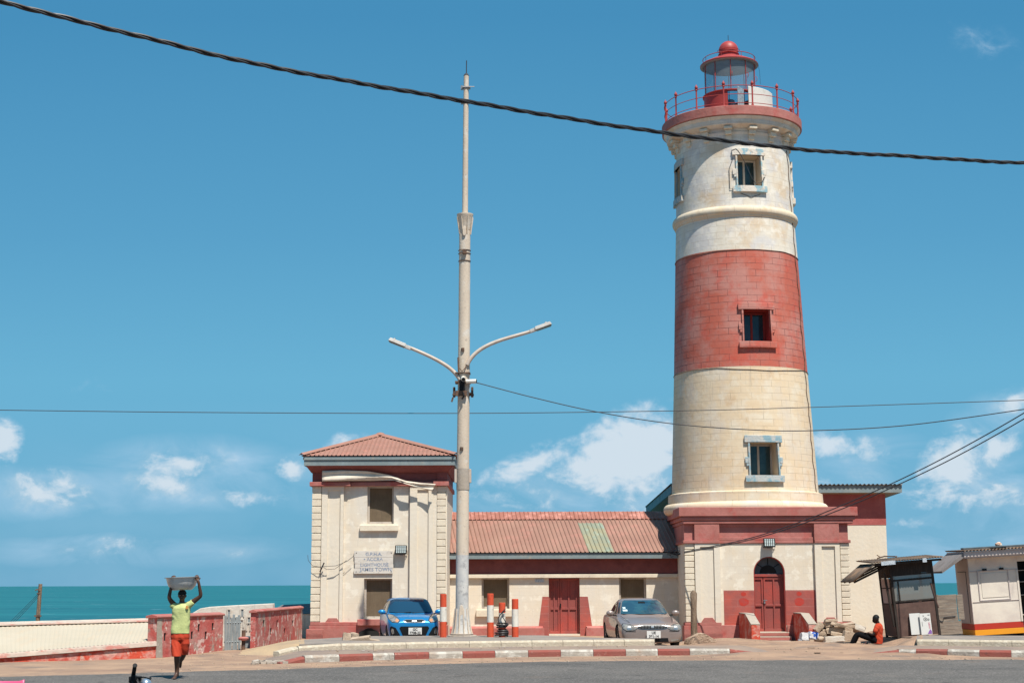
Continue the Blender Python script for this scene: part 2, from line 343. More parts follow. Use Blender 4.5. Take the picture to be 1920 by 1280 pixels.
M['concrete']=mat('aged_concrete',(.36,.30,.24),.9,[((.38,.33,.28),1.8,.45,.65,.7),((.25,.22,.2),5,.58,.72,.6,(1,1,.4)),((.62,.57,.5),9,.6,.7,.5)],(14,.01))
M['pole']=mat('painted_pole',(.60,.50,.39),.7,[((.45,.36,.28),1.5,.45,.65,.7,(1,1,.25)),((.62,.58,.52),3,.55,.65,.6),((.26,.21,.18),9,.62,.72,.7),((.16,.2,.23),5,.68,.72,.6,(1,1,.5))],(18,.006))
M['polelow']=mat('scuffed_pole',(.48,.47,.45),.75,[((.60,.57,.52),2,.45,.6,.7),((.22,.21,.21),4,.55,.66,.8),((.10,.13,.19),7,.66,.70,.8)],(18,.006))
M['arm']=mat('lamp_arm_paint',(.52,.44,.37),.6,[((.42,.33,.26),4,.45,.65,.7)])
M['lamphead']=mat('lamp_head_shell',(.50,.47,.43),.5,[((.35,.3,.26),5,.5,.7,.7)])
M['lens']=mat('lamp_lens',(.17,.15,.12),.3,spec=.5)
M['steel']=mat('dull_steel',(.33,.33,.33),.45,[((.2,.17,.15),6,.5,.7,.6)],metal=.7)
M['rust']=mat('rusty_iron',(.15,.085,.055),.85,[((.06,.045,.04),5,.45,.6,.8),((.3,.17,.1),9,.6,.7,.6)],(20,.004))
M['cable']=mat('black_cable',(.022,.022,.024),.45,spec=.5)
M['wire']=mat('thin_wire',(.04,.04,.045),.6)
M['boldred']=mat('bollard_red',(.60,.085,.035),.6,[((.50,.06,.03),3,.45,.65,.7),((.1,.05,.04),8,.63,.68,.8),((.65,.5,.4),14,.70,.73,.8)],(14,.004))
M['boldwhite']=mat('bollard_white',(.68,.63,.55),.65,[((.5,.44,.37),3,.5,.7,.6),((.06,.06,.06),8,.60,.64,.85,(1,1,1)),((.35,.12,.08),18,.68,.72,.5)],(14,.004))
M['boldclean']=mat('bollard_clean_white',(.70,.64,.55),.65,[((.52,.44,.37),3,.5,.7,.6),((.1,.08,.07),14,.68,.72,.6)],(14,.004))
M['kerbw']=mat('kerb_white',(.38,.34,.285),.9,[((.34,.29,.25),2.5,.46,.64,.8,(1,1,2)),((.62,.58,.51),4,.5,.6,.6),((.16,.14,.12),9,.62,.7,.8),((.42,.28,.19),1.7,.55,.68,.6)],(22,.015))
M['kerbr']=mat('kerb_red',(.27,.078,.06),.9,[((.26,.10,.08),2.5,.42,.64,.7),((.42,.24,.19),6,.6,.7,.6),((.13,.07,.06),9,.62,.72,.6)],(22,.012))
M['kerbcream']=mat('kerb_cream',(.47,.40,.30),.9,[((.44,.36,.27),2.0,.46,.66,.8),((.22,.19,.16),6,.62,.72,.7),((.63,.56,.44),8,.5,.6,.5)],(22,.012))
M['ground']=mat('sandy_ground',(.33,.215,.145),.95,[((.20,.15,.12),.7,.50,.62,.9),((.26,.165,.115),.35,.42,.62,.9),((.40,.26,.17),.9,.46,.62,.8),((.20,.135,.10),2.4,.55,.7,.6),((.12,.09,.07),18,.66,.72,.7),((.46,.36,.27),30,.68,.73,.6)],(26,.03))
M['road']=mat('worn_asphalt',(.108,.098,.089),.95,[((.065,.06,.056),.22,.56,.62,.7),((.140,.125,.112),.30,.42,.60,.9),((.088,.080,.074),.6,.50,.66,.7),((.22,.16,.12),.8,.60,.74,.5),((.26,.24,.22),22,.54,.64,.8),((.045,.042,.04),26,.53,.62,.8),((.05,.046,.043),1.1,.63,.68,.7)],(60,.012))
M['paving']=mat('dusty_paving',(.27,.20,.155),.95,[((.19,.15,.13),.6,.42,.62,.8),((.31,.22,.16),1.2,.5,.64,.7),((.10,.08,.07),5,.62,.72,.6)],(26,.015))
M['paving2']=mat('island_paving',(.25,.21,.18),.95,[((.19,.165,.145),.7,.42,.62,.8),((.32,.26,.21),1.5,.5,.64,.6),((.13,.11,.1),5,.62,.72,.6)],(26,.012))
M['apron']=mat('yellow_apron',(.42,.30,.18),.95,[((.33,.24,.16),1,.42,.62,.8)],(20,.015))
M['sand']=mat('sand_heap',(.42,.30,.21),.97,[((.35,.24,.17),2,.42,.62,.8),((.50,.38,.28),5,.52,.66,.6),((.2,.15,.12),16,.66,.72,.6)],(20,.05))
M['block']=mat('dusty_concrete_block',(.40,.30,.215),.95,[((.48,.37,.27),3,.42,.6,.8),((.26,.20,.15),6,.54,.7,.6)],(22,.02))
M['whiteblock']=mat('pale_block',(.60,.54,.46),.9,[((.5,.42,.33),3,.46,.62,.7)],(22,.012))
M['fort']=mat('fort_whitewash',(.60,.54,.46),.92,[((.45,.36,.28),1.2,.48,.66,.7),((.25,.23,.21),3,.56,.7,.7,(2,2,.3)),((.66,.62,.54),6,.5,.62,.5)],(10,.01))
M['grey']=mat('grey_paint',(.26,.28,.28),.7,[((.19,.2,.2),3,.5,.66,.6)],(10,.006))
M['wood']=mat('grey_weathered_wood',(.26,.21,.165),.9,[((.16,.125,.10),5,.42,.62,.8,(.4,1,3)),((.34,.29,.23),8,.54,.66,.6,(.3,1,3))],(20,.01))
M['postwood']=mat('old_post_wood',(.22,.155,.105),.9,[((.11,.075,.05),6,.42,.62,.8,(3,3,.3)),((.34,.26,.19),8,.54,.66,.6,(3,3,.3)),((.4,.12,.08),5,.68,.7,.8)],(20,.02))
M['redrail']=mat('red_iron_paint',(.33,.045,.04),.5,[((.33,.05,.04),6,.45,.65,.6)])
M['domered']=mat('dome_red_paint',(.37,.045,.038),.5,[((.29,.045,.04),4,.45,.65,.6)],spec=.5)
M['whitemetal']=mat('white_panel',(.62,.60,.54),.6,[((.45,.4,.33),6,.56,.7,.5)])
M['bluemetal']=mat('blue_grey_metal',(.30,.36,.40),.6,[((.15,.16,.17),9,.5,.62,.7)])
M['dirtywhite']=mat('dirty_canvas',(.62,.54,.44),.9,[((.50,.42,.34),3,.45,.65,.6)])
M['signboard']=mat('white_sign_boards',(.62,.57,.50),.85,[((.5,.44,.37),4,.45,.65,.6,(1,1,2)),((.3,.26,.23),9,.62,.7,.6)],(14,.003))
M['signtext']=mat('faded_blue_lettering',(.19,.24,.33),.8,[((.45,.43,.42),18,.48,.58,.7)])
M['led']=mat('led_cells',(.55,.62,.60),.3,spec=.6)
# lantern glass: thin, mostly clear
gm=bpy.data.materials.new('lantern_glass'); gm.use_nodes=True; t=gm.node_tree; nn=t.nodes
for x in list(nn): nn.remove(x)
o_=nn.new('ShaderNodeOutputMaterial'); mx_=nn.new('ShaderNodeMixShader'); tr_=nn.new('ShaderNodeBsdfTransparent'); gl_=nn.new('ShaderNodeBsdfGlossy'); df_=nn.new('ShaderNodeBsdfDiffuse'); mx2=nn.new('ShaderNodeMixShader')
tr_.inputs[0].default_value=(.80,.88,.90,1); gl_.inputs['Roughness'].default_value=.08; df_.inputs[0].default_value=(.42,.50,.54,1)
mx2.inputs[0].default_value=.7; t.links.new(gl_.outputs[0],mx2.inputs[1]); t.links.new(df_.outputs[0],mx2.inputs[2])
mx_.inputs[0].default_value=.26; t.links.new(tr_.outputs[0],mx_.inputs[1]); t.links.new(mx2.outputs[0],mx_.inputs[2]); t.links.new(mx_.outputs[0],o_.inputs[0])
M['lglass']=gm
# sea
sm=bpy.data.materials.new('sea_water'); sm.use_nodes=True; t=sm.node_tree; nn=t.nodes; b=nn['Principled BSDF']
b.inputs['Roughness'].default_value=.55; b.inputs['Specular IOR Level'].default_value=.12
c_=nn.new('ShaderNodeTexCoord'); mp=nn.new('ShaderNodeMapping'); mp.inputs[3].default_value=(.25,1,1); t.links.new(c_.outputs['Object'],mp.inputs[0])
n_=nn.new('ShaderNodeTexNoise'); n_.inputs['Scale'].default_value=.012; n_.inputs['Detail'].default_value=8; n_.inputs['Roughness'].default_value=.7; t.links.new(mp.outputs[0],n_.inputs[0])
rp=nn.new('ShaderNodeValToRGB'); t.links.new(n_.outputs[0],rp.inputs[0])
rp.color_ramp.elements[0].position=.32; rp.color_ramp.elements[0].color=(.009,.090,.115,1); rp.color_ramp.elements[1].position=.68; rp.color_ramp.elements[1].color=(.020,.150,.168,1)
n2_=nn.new('ShaderNodeTexNoise'); n2_.inputs['Scale'].default_value=.16; n2_.inputs['Detail'].default_value=4; t.links.new(mp.outputs[0],n2_.inputs[0])
r2=nn.new('ShaderNodeMapRange'); t.links.new(n2_.outputs[0],r2.inputs[0]); r2.inputs[1].default_value=.69; r2.inputs[2].default_value=.72
mxx=nn.new('ShaderNodeMix'); mxx.data_type='RGBA'; t.links.new(r2.outputs[0],mxx.inputs[0]); t.links.new(rp.outputs[0],mxx.inputs[6]); mxx.inputs[7].default_value=(.30,.42,.45,1)
t.links.new(mxx.outputs[2],b.inputs['Base Color'])
M['sea']=sm

# ------------------------------------------------------------------ ground, sea, road
def sst(a,b,x):
    t=max(0,min(1,(x-a)/(b-a))); return t*t*(3-2*t)
def gz(x,y):
    z=0.
    z-=.24*sst(47.5,52.5,y)*sst(3.0,5.5,x)*(1-sst(12.5,14,x))
    # sand heaped in front of the lighthouse
    m=sst(4.6,5.6,x)*(1-sst(10.8,12,x))*sst(38.9,40.5,y)*(1-sst(49,52,y))
    z+=m*(.05+.07*noise.noise(Vector((x*1.3,y*.9,0)))+.03*noise.noise(Vector((x*4,y*3,3))))
    m2=math.exp(-((x-6.6)/1.3)**2-((y-49)/1.3)**2); z+=.16*m2
    m3=sst(-9,-8,x)*(1-sst(-5.0,-4.2,x))*sst(38.5,41,y)*(1-sst(52,53,y)); z+=.06*m3
    z+=.20*sst(11.1,11.5,x)*sst(44.2,44.8,y)
    z+=.012*noise.noise(Vector((x*.8,y*.8,7)))
    return z
mb=MB()
xs=[-900,-300,-120,-70,-45]+[-30+i*.5 for i in range(int(60/.5)+1)]+[45,70,120,300,900]
ys=[-60,-20,0,10,18]+[20+i*.4 for i in range(int(38/.4)+1)]+[60,62,64,70]
nx=len(xs)
for y in ys:
    for x in xs:
        z=gz(x,y) if y<59 else (-.6 if y<61 else (-1.5 if y<63 else (-4 if y<65 else -13)))
        mb.v.append(Vector((x,y,z)))
for j in range(len(ys)-1):
    for i in range(nx-1):
        a=j*nx+i; mb.f.append((a,a+1,a+1+nx,a+nx)); mb.m.append(0)
struct(mb.build('ground',M['ground'],origin=(0,0,0),smooth=True,ang=60))
mb=MB()
S=40000
mb.add([(-S,66,-12),(S,66,-12),(S,S*1.3,-12),(-S,S*1.3,-12)],[(0,1,2,3)])
struct(mb.build('sea',M['sea'],origin=(0,0,-12)))
# asphalt
edge=[(-500,1272),(0,1268),(200,1263),(400,1257),(480,1255),(560,1253),(700,1248),(850,1243.5),(1000,1240),(1200,1238),(1400,1237),(1600,1236.5),(1800,1236),(1920,1236),(2500,1236)]
pts=[]
for i in range(len(edge)-1):
    (x0,y0),(x1,y1)=edge[i],edge[i+1]; k=max(2,int((x1-x0)/8))
    for j in range(k):
        t=j/k; px=x0+(x1-x0)*t; py=y0+(y1-y0)*t
        g=G(px,py,.02); pts.append((g[0],g[1]+.22*noise.noise(Vector((px*.02,0,1)))+.1*noise.noise(Vector((px*.09,0,5)))))
g=G(2500,1236,.02); pts.append(g)
mb=MB(); n=len(pts)
rows=6
x_l,x_r=pts[0][0],pts[-1][0]
for j in range(rows+1):
    t=j/rows
    for (x,y) in pts: mb.v.append(Vector((x,5+(y-5)*t,.022)))
for j in range(rows):
    for i in range(n-1): a=j*n+i; mb.f.append((a,a+1,a+1+n,a+n)); mb.m.append(0)
mb.add([(-300,5,.022),(x_l,5,.022),(x_l,pts[0][1],.022),(-300,pts[0][1],.022)],[(0,1,2,3)])
mb.add([(x_r,5,.022),(300,5,.022),(300,pts[-1][1],.022),(x_r,pts[-1][1],.022)],[(0,1,2,3)])
struct(mb.build('road',M['road'],origin=(0,0,0)))

# outer kerb (painted blocks)
def lerp_line(L_,x):
    for (x0,y0),(x1,y1) in zip(L_,L_[1:]):
        if x<=x1: return y0+(y1-y0)*(x-x0)/(x1-x0)
    return L_[-1][1]
KL=[(500,1245),(545,1243),(572,1241.5),(640,1239),(700,1237),(760,1235),(870,1233),(960,1231),(1050,1230),(1140,1229),(1234,1228),(1300,1227.5),(1369,1227),(1600,1227),(1685,1227.5),(1777,1229),(1837,1230.5),(1920,1231.5),(2300,1235)]
def kerb(name,segs,line,z0,h,depth,bev,basez=None):
    mb=MB()
    for x0,x1,mi,sink in segs:
        x1-=.7
        a=G(x0,lerp_line(line,x0),z0); b=G(x1,lerp_line(line,x1),z0)
        k=3; j=random.uniform(-.01,.01); sk0,sk1=(sink if isinstance(sink,tuple) else (sink,sink))
        A=Vector((a[0],a[1]+j,0)); B=Vector((b[0],b[1]+j,0)); d=(B-A).normalized(); nrm=Vector((-d.y,d.x,0))
        zb=z0-.25; zta=z0+h-sk0; ztb=z0+h-sk1
        prof=[(0,zb,None),(0,-.05,1),(.035,0,1),(depth,0,1),(depth,zb,None)]
        vs=[]
        for q,zt in ((A,zta),(B,ztb)):
            for off,zz,f in prof:
                p=q+nrm*off; vs.append((p.x,p.y,zb if f is None else zt+zz))
        n=5
        mb.add(vs,[tuple(range(n-1,-1,-1)),tuple(range(n,2*n))]+[(i,(i+1)%n,(i+1)%n+n,i+n) for i in range(n)],mi)
    return mb
W_,R_=0,1
segs=[(527,572,R_,(.13,.02)),(572,637,W_,0),(637,700,R_,0),(700,740,W_,0),(740,805,R_,0),(805,868,W_,0),(868,929,R_,0),(929,991,W_,0),(991,1052,R_,0),(1052,1113,W_,0),(1113,1174,R_,0),(1174,1234,W_,0),(1234,1294,R_,0),(1294,1369,W_,(0,.01)),(1369,1430,R_,(.02,.12)),
      (1622,1686,R_,(.14,.03)),(1686,1718,W_,.02),(1718,1777,R_,0),(1777,1837,W_,0),(1837,1897,R_,0),(1897,1960,W_,0),(1960,2022,R_,0),(2022,2090,W_,0)]
struct(kerb('kerb',segs,KL,0,.165,.16,.02).build('painted_kerb',[M['kerbw'],M['kerbr']],origin=(0,0,0)))
mb=kerb('k',[(1430,1500,0,(.12,.135)),(1500,1560,0,(.135,.14)),(1560,1622,0,(.14,.135))],KL,0,.165,.16,.02)
struct(mb.build('buried_kerb',M['sand'],origin=(0,0,0)))
IL=[(520,1222),(560,1219.5),(600,1218),(680,1217.5),(760,1215.5),(820,1214),(960,1212),(1140,1210),(1228,1209.5),(1715,1209.5),(1800,1210.5),(1920,1212),(2200,1215)]
segs=[(524,560,0,(.15,.06)),(560,640,0,(.05,0)),(640,701,0,0),(701,762,0,0),(762,820,0,0),(820,881,0,0),(881,940,0,0),(940,998,0,0),(998,1056,0,0),(1056,1114,0,0),(1114,1171,0,0),(1171,1228,0,0),(1720,1779,0,0),(1779,1838,0,0),(1838,1898,0,0),(1898,1960,0,0),(1960,2020,0,0)]
struct(kerb('k',segs,IL,.16,.165,.2,.02).build('cream_kerb',M['kerbcream'],origin=(0,0,0)))
# strip of dusty paving between the kerbs, and the raised island behind
def ribbon(mat_,name,front,zf,back,zb,x0,x1,step=12,jit=0):
    mb=MB(); k=int((x1-x0)/step); f=[];b=[]
    for i in range(k+1):
        px=x0+(x1-x0)*i/k
        g=G(px,lerp_line(front,px),zf); f.append((g[0],g[1]+.14,zf))
        g=G(px,lerp_line(back,px),zb); b.append((g[0],g[1]+jit*noise.noise(Vector((px*.03,2,2))),zb))
    rows=4
    for j in range(rows+1):
        t=j/rows
        for p,q in zip(f,b): mb.v.append(Vector(p).lerp(Vector(q),t))
    for j in range(rows):
        for i in range(k): a=j*(k+1)+i; mb.f.append((a,a+1,a+k+2,a+k+1)); mb.m.append(0)
    o=len(mb.v)
    for q in f: mb.v.append(Vector(q))
    for q in f: mb.v.append(Vector((q[0],q[1]-.01,-.3)))
    for i in range(k): mb.f.append((o+i,o+k+1+i,o+k+2+i,o+i+1)); mb.m.append(0)
    # skirt at the back edge down to the earth
    o=len(mb.v)
    for q in b: mb.v.append(Vector(q)); 
    for q in b: mb.v.append(Vector((q[0],q[1]+.03,-.3)))
    for i in range(k): mb.f.append((o+i,o+i+1,o+k+2+i,o+k+1+i)); mb.m.append(0)
    return struct(mb.build(name,mat_,origin=(0,0,0)))
# kerb tops: outer kerb front line reprojected at its top height
def toplevel(line,z0,z1):
    out_=[]
    for px,py in line:
        g=G(px,py,z0); v=Vector((g[0],g[1],z1))
        # back to pixel
        M_=(Matrix.Translation((0,0,EYE)) @ Matrix.Rotation(R(90)+PITCH,4,'X') @ Matrix.Rotation(-ROLL,4,'Z')).inverted(); q=M_@v; out_.append((960+F_PX*q.x/-q.z, 640-F_PX*q.y/-q.z))
    return out_
ribbon(M['paving'],'pavement',toplevel(KL,0,.15),.15,toplevel(IL,.16,.165),.165,572,1371)
ribbon(M['paving'],'pavement',toplevel(KL,0,.15),.15,toplevel(IL,.16,.165),.165,1684,2200)
far=[(560,1199),(640,1194),(700,1191.5),(1010,1190),(1060,1192),(1130,1195),(1228,1196.3)]
ribbon(M['paving2'],'traffic_island',toplevel(IL,.16,.32),.32,far,.335,560,1228,jit=.1)
ribbon(M['paving2'],'traffic_island',toplevel(IL,.16,.32),.32,[(1720,1190),(2200,1192)],.335,1720,2200)

def end_ramp(front,zf,back,zb,px,side,ln=2.2,m='ground'):
    g0=G(px,lerp_line(front,px),zf); g1=G(px,lerp_line(back,px),zb); y0,y1=g0[1]+.02,g1[1]; mb=MB(); nu,nv=12,8
    def fn(u,v):
        y=y0+(y1-y0)*v; x=(g0[0]+(g1[0]-g0[0])*v)-side*.12; z=(zf+(zb-zf)*v)
        k=(1-u); k=k*k*(3-2*k); edge=min(1,v/.12+ (0 if u>0 else 1))
        n=.03*noise.noise(Vector((x*2+u*3,y*2,5)))*(1 if 0<u<1 else 0)
        return (x+side*ln*u, y-(.06+.25*u if v==0 else 0), -.06 if v==0 else (z+.006)*k-.05*(1-k)+n)
    mb.grid(fn,nu,nv); return struct(mb.build('sand_ramp',M[m],origin=(0,0,0),smooth=True))
end_ramp(toplevel(KL,0,.15),.15,toplevel(IL,.16,.165),.165,573,-1,1.7,'paving'); end_ramp(toplevel(KL,0,.15),.15,toplevel(IL,.16,.165),.165,1370,1,2.0,'paving')
end_ramp(toplevel(KL,0,.15),.15,toplevel(IL,.16,.165),.165,1686,-1,1.5,'paving')
end_ramp(toplevel(IL,.16,.32),.32,far,.335,562,-1,2.6,'apron'); end_ramp(toplevel(IL,.16,.32),.32,[(1720,1190),(2200,1192)],.335,1722,-1,1.2)

# ------------------------------------------------------------------ lighthouse
CY=56.6
def lean(z): return -(z-4.6)*.0100
LX=8.475
lh=thing('lighthouse','tall tapering cream lighthouse with one broad red band, red railed gallery and glass lantern','lighthouse',(LX,CY,-.3))
def zf(py,Rr): return P(1390,py,CY-Rr)[1]
Z_t0=zf(951,2.95); Z_fil=zf(921,2.75); Z_b0=zf(686,2.42); Z_b1=zf(467,2.24); Z_r0=zf(402,2.2); Z_r1=zf(385,2.2)
Z_g0=zf(215,2.6); Z_g1=zf(197,2.6)
prof_r=[(4.0,2.70),(5.24,2.64),(9.4,2.44),(13.6,2.265),(15.2,2.19),(17.6,2.11),(19.5,2.07)]
def rad(z):
    for (z0,r0),(z1,r1) in zip(prof_r,prof_r[1:]):
        if z<=z1: return r0+(r1-r0)*(z-z0)/(z1-z0)
    return prof_r[-1][1]
wins=[]
def win(pyt,pyb,w,ang,surr,rev,sash,lab=None):
    r=rad(zf((pyt+pyb)/2,2.3)); zt=zf(pyt,r); zb=zf(pyb,r); da=math.degrees(math.asin(w/2/r))
    wins.append(dict(z0=zb,z1=zt,a0=ang-da,a1=ang+da,r=r,surr=surr,rev=rev,ang=ang,w=w,sash=sash))
win(291,349,.86,7.5,'stone2','reveal','whitewood'); win(291,349,.86,-82.5,'stone','reveal','whitewood'); win(291,349,.86,97.5,'stone2','reveal','whitewood')
win(580,640,.96,7.5,'redshaft','redreveal','redreveal'); win(829,891,.98,7.5,'stone','reveal','framegrey')
uvs=lambda v:((math.atan2(v.x-LX-lean(v.z),-(v.y-CY)))*2.4, v.z)
def shaft(z0,z1,mname,nm):
    mb=MB(); hs=[h for h in wins if h['z0']>=z0-1 and h['z1']<=z1+1 and h['z0']<z1 and h['z1']>z0]
    A=sorted(set([-180+k*4 for k in range(91)]+[h[k] for h in hs for k in('a0','a1')])); Zs=[z0]
    z=z0
    while z<z1-.01:
        z=min(z1,z+.5); Zs.append(z)
    Zs=sorted(set(Zs+[h[k] for h in hs for k in('z0','z1')]))
    n=len(A)
    for z in Zs:
        for a in A: mb.v.append(Vector((LX+lean(z)+rad(z)*math.sin(R(a)), CY-rad(z)*math.cos(R(a)), z)))
    for j in range(len(Zs)-1):
        for i in range(n-1):
            ca=(A[i]+A[i+1])/2; cz=(Zs[j]+Zs[j+1])/2
            if any(h['a0']<ca<h['a1'] and h['z0']<cz<h['z1'] for h in hs): continue
            a=j*n+i; mb.f.append((a,a+1,a+1+n,a+n)); mb.m.append(0)
    return mb.build(nm,M[mname],lh,smooth=True,uvf=uvs)
shaft(Z_t0,Z_b0,'shaft','lower_shaft'); shaft(Z_b0,Z_b1,'redshaft','red_band'); shaft(Z_b1,Z_g0,'shafttop','upper_shaft')
def ring(prof,m,nm,parent=lh,n=96,smooth=True):
    mb=MB(); mb.lathe(prof,LX,CY,n,lean=lean); return mb.build(nm,M[m],parent,smooth=smooth,uvf=uvs)
def torus_prof(r,z0,z1,out_):
    zc=(z0+z1)/2; h=(z1-z0)/2
    return [(r-.15,z0)]+[(r+out_*math.cos(t),zc+h*math.sin(t)) for t in [R(-90+i*15) for i in range(13)]]+[(r-.15,z1)]
zt1=P(1250,930,CY)[1]
ring(torus_prof(2.80,Z_t0-.14,Z_t0+.24,.17),'shaft','base_torus')
ring([(2.6,Z_t0+.24),(2.80,Z_t0+.24),(2.78,Z_t0+.58),(2.66,Z_t0+.62)],'shaft','base_fillet')
ring(torus_prof(2.20,Z_r0,Z_r1,.13)+[],'shaft','string_course')
ring([(2.1,Z_r0-.10),(2.24,Z_r0-.05),(2.26,Z_r0+.02),(2.1,Z_r0+.06)],'shaft','string_fillet')
# thin wire lines at the joints of the paint bands
for z in (Z_b0,Z_b1):
    mb=MB(); p=[]
    for k in range(91):
        a=-180+k*4; zz=z-.03+.05*noise.noise(Vector((a*.04,z,0)))-(.12*max(0,math.sin(R(a*2.2+60))) if z==Z_b0 else 0)
        p.append((LX+lean(zz)+(rad(zz)+.012)*math.sin(R(a)),CY-(rad(zz)+.012)*math.cos(R(a)),zz))
    mb.tube(p,.011,4); mb.build('lightning_wire',M['rust'],lh)
mb=MB(); p=[]
for k in range(60):
    z=Z_t0+.3+(Z_g0-Z_t0-1.2)*k/59; a=62+1.2*math.sin(k*1.7)+.6*math.sin(k*.6); p.append((LX+lean(z)+(rad(z)+.02)*math.sin(R(a)),CY-(rad(z)+.02)*math.cos(R(a)),z))
mb.tube(p,.013,4); mb.build('down_conductor',M['rust'],lh)
def cbx(mb,a0,a1,z0,z1,o0,o1,n=6,mi=0,rr=None):
    vs=[]
    for k in range(n+1):
        a=R(a0+(a1-a0)*k/n)
        for z,o in ((z0,o0),(z0,o1),(z1,o1),(z1,o0)):
            r=(rad(z) if rr is None else rr)+o; vs.append((LX+lean(z)+r*math.sin(a),CY-r*math.cos(a),z))
    fs=[(3,2,1,0),(n*4,n*4+1,n*4+2,n*4+3)]
    for k in range(n):
        for q in range(4):
            fs.append((k*4+q,k*4+(q+1)%4,(k+1)*4+(q+1)%4,(k+1)*4+q))
    mb.add(vs,fs,mi)
for h in wins:
    da=(h['a1']-h['a0'])/2; k=math.degrees(.18/h['r']); a0,a1,z0,z1=h['a0'],h['a1'],h['z0'],h['z1']; H_=z1-z0
    mb=MB(); so_=.07
    e=math.degrees(.12/h['r']); zm=z0+H_*.42
    cbx(mb,a0-k,a1+k,z1,z1+.25,-.05,so_+.02)                      # lintel
    cbx(mb,a0-k,a1+k,z0-.23,z0,-.05,so_+.04)                 # sill
    cbx(mb,a0-k+e,a0,z0,z1,-.05,so_,2); cbx(mb,a1,a1+k-e,z0,z1,-.05,so_,2)
    for s_,(p0,p1) in ((-1,(a0-k,a0-k+e)),(1,(a1+k-e,a1+k))):
        cbx(mb,p0,p1,zm-.06,zm+.16,-.05,so_-.004,2)
        cbx(mb,p0+(e*.35 if s_<0 else 0),p1-(e*.35 if s_>0 else 0),zm-.16,zm-.065,-.05,so_-.012,2)
    so2=mb.build('window_surround',M[h['surr']],lh,smooth=True,uvf=uvs,bevel=.012)
    # reveal and window set deep in the wall
    a=R(h['ang']); rot=Matrix.Rotation(a,3,'Z'); zc=(z0+z1)/2; cx=LX+lean(zc)
    base=Vector((cx,CY,0))
    def loc(x,d,z): return base+rot@Vector((x,-(h['r']+.02)+d,0))+Vector((0,0,z))
    hw=h['w']/2; mb=MB(); D_=.92
    mb.add([loc(-hw,.0,z0),loc(-hw,D_,z0),loc(-hw,D_,z1),loc(-hw,.0,z1)],[(0,1,2,3)]); mb.add([loc(hw,.0,z0),loc(hw,D_,z0),loc(hw,D_,z1),loc(hw,.0,z1)],[(3,2,1,0)])
    mb.add([loc(-hw,.0,z1),loc(-hw,D_,z1),loc(hw,D_,z1),loc(hw,.0,z1)],[(0,1,2,3)]); mb.add([loc(-hw,.0,z0),loc(-hw,D_,z0),loc(hw,D_,z0),loc(hw,.0,z0)],[(3,2,1,0)])
    mb.build('window_reveal',M[h['rev']],lh)
    wn=MB()
    def lb(m_,x0,x1,d0,d1,q0,q1):
        m_.hexa([loc(x0,d0,q0),loc(x1,d0,q0),loc(x1,d1,q0),loc(x0,d1,q0),loc(x0,d0,q1),loc(x1,d0,q1),loc(x1,d1,q1),loc(x0,d1,q1)])
    fw=.065; zz0,zz1=z0+.01,z1-.01
    for q in (-hw,0-fw*.8,hw-fw): lb(wn,q+.002,q+fw+.012,.70,.76,zz0,zz1)
    lb(wn,-hw+.05,hw-.06,.702,.758,zz1-fw,zz1-.001); lb(wn,-hw+.05,hw-.06,.702,.758,zz0+.001,zz0+fw)
    wo=wn.build('window_frame',M[h['sash']],lh)
    # one leaf stands half open
    lf=MB(); lb(lf,.03,.09,.2,.44,zz0+.03,zz1-.06) if False else None
    g_=MB(); lb(g_,-hw+.05,hw-.05,.725,.735,zz0+fw,zz1-fw); g_.build('pane',M['glass'],wo)
    dk=MB(); lb(dk,-hw,hw,.90,.918,z0,z1); dk.build('window_back',M['void'],lh)
# gallery: corona on brackets, red rim
zg0,zg1=Z_g0,Z_g1
ring([(2.0,zg0-.62),(2.10,zg0-.60),(2.14,zg0-.50),(2.10,zg0-.45),(2.10,zg0-.40)],'shafttop','gallery_neck')
ring([(2.0,zg0-.36),(2.30,zg0-.33),(2.44,zg0-.27),(2.46,zg0-.20),(2.46,zg0-.10),(2.52,zg0-.05),(2.56,zg0-.0),(2.5,zg0+.01),(2.0,zg0+.01)],'shafttop','gallery_corona')
ring([(2.4,zg0+.012),(2.59,zg0+.012),(2.615,zg0+.03),(2.62,zg1-.02),(2.60,zg1),(1.0,zg1+.02)],'red','gallery_rim')
for k in range(16):
    a=11+k*22.5; mb=MB()
    cbx(mb,a-3.6,a+3.6,zg0-.44,zg0-.335,.0,.34,2,rr=2.06); cbx(mb,a-3.0,a+3.0,zg0-.62,zg0-.445,.0,.24,2,rr=2.06); cbx(mb,a-2.9,a+2.9,zg0-.80,zg0-.625,-.02,.12,2,rr=2.06)
    mb.build('bracket',M['quoin'],lh,bevel=.02)
# railing
ra=MB(); rr=2.50; zt=zg1+.84
for hz,q in ((zt-.06,.016),(zg1+.45,.013),(zg1+.12,.013)):
    ra.lathe([(rr-q,hz),(rr,hz+q),(rr+q,hz),(rr,hz-q),(rr-q,hz)],LX,CY,72,lean=lean)
rail=ra.build('gallery_rail',M['redrail'],lh,smooth=True)
for k in range(15):
    a=R(-11+k*24+8-11); z0=zg1; x=LX+lean(z0)+rr*math.sin(a); y=CY-rr*math.cos(a); mb=MB()
    mb.lathe([(.0,z0),(.05,z0),(.045,z0+.06),(.03,z0+.12),(.028,zt-.12),(.045,zt-.1),(.045,zt-.07),(.03,zt-.05),(.055,zt-.02),(.062,zt+.02),(.05,zt+.06),(.02,zt+.10),(.012,zt+.13),(0,zt+.15)],x,y,10)
    mb.build('rail_post',M['redrail'],lh,smooth=True)
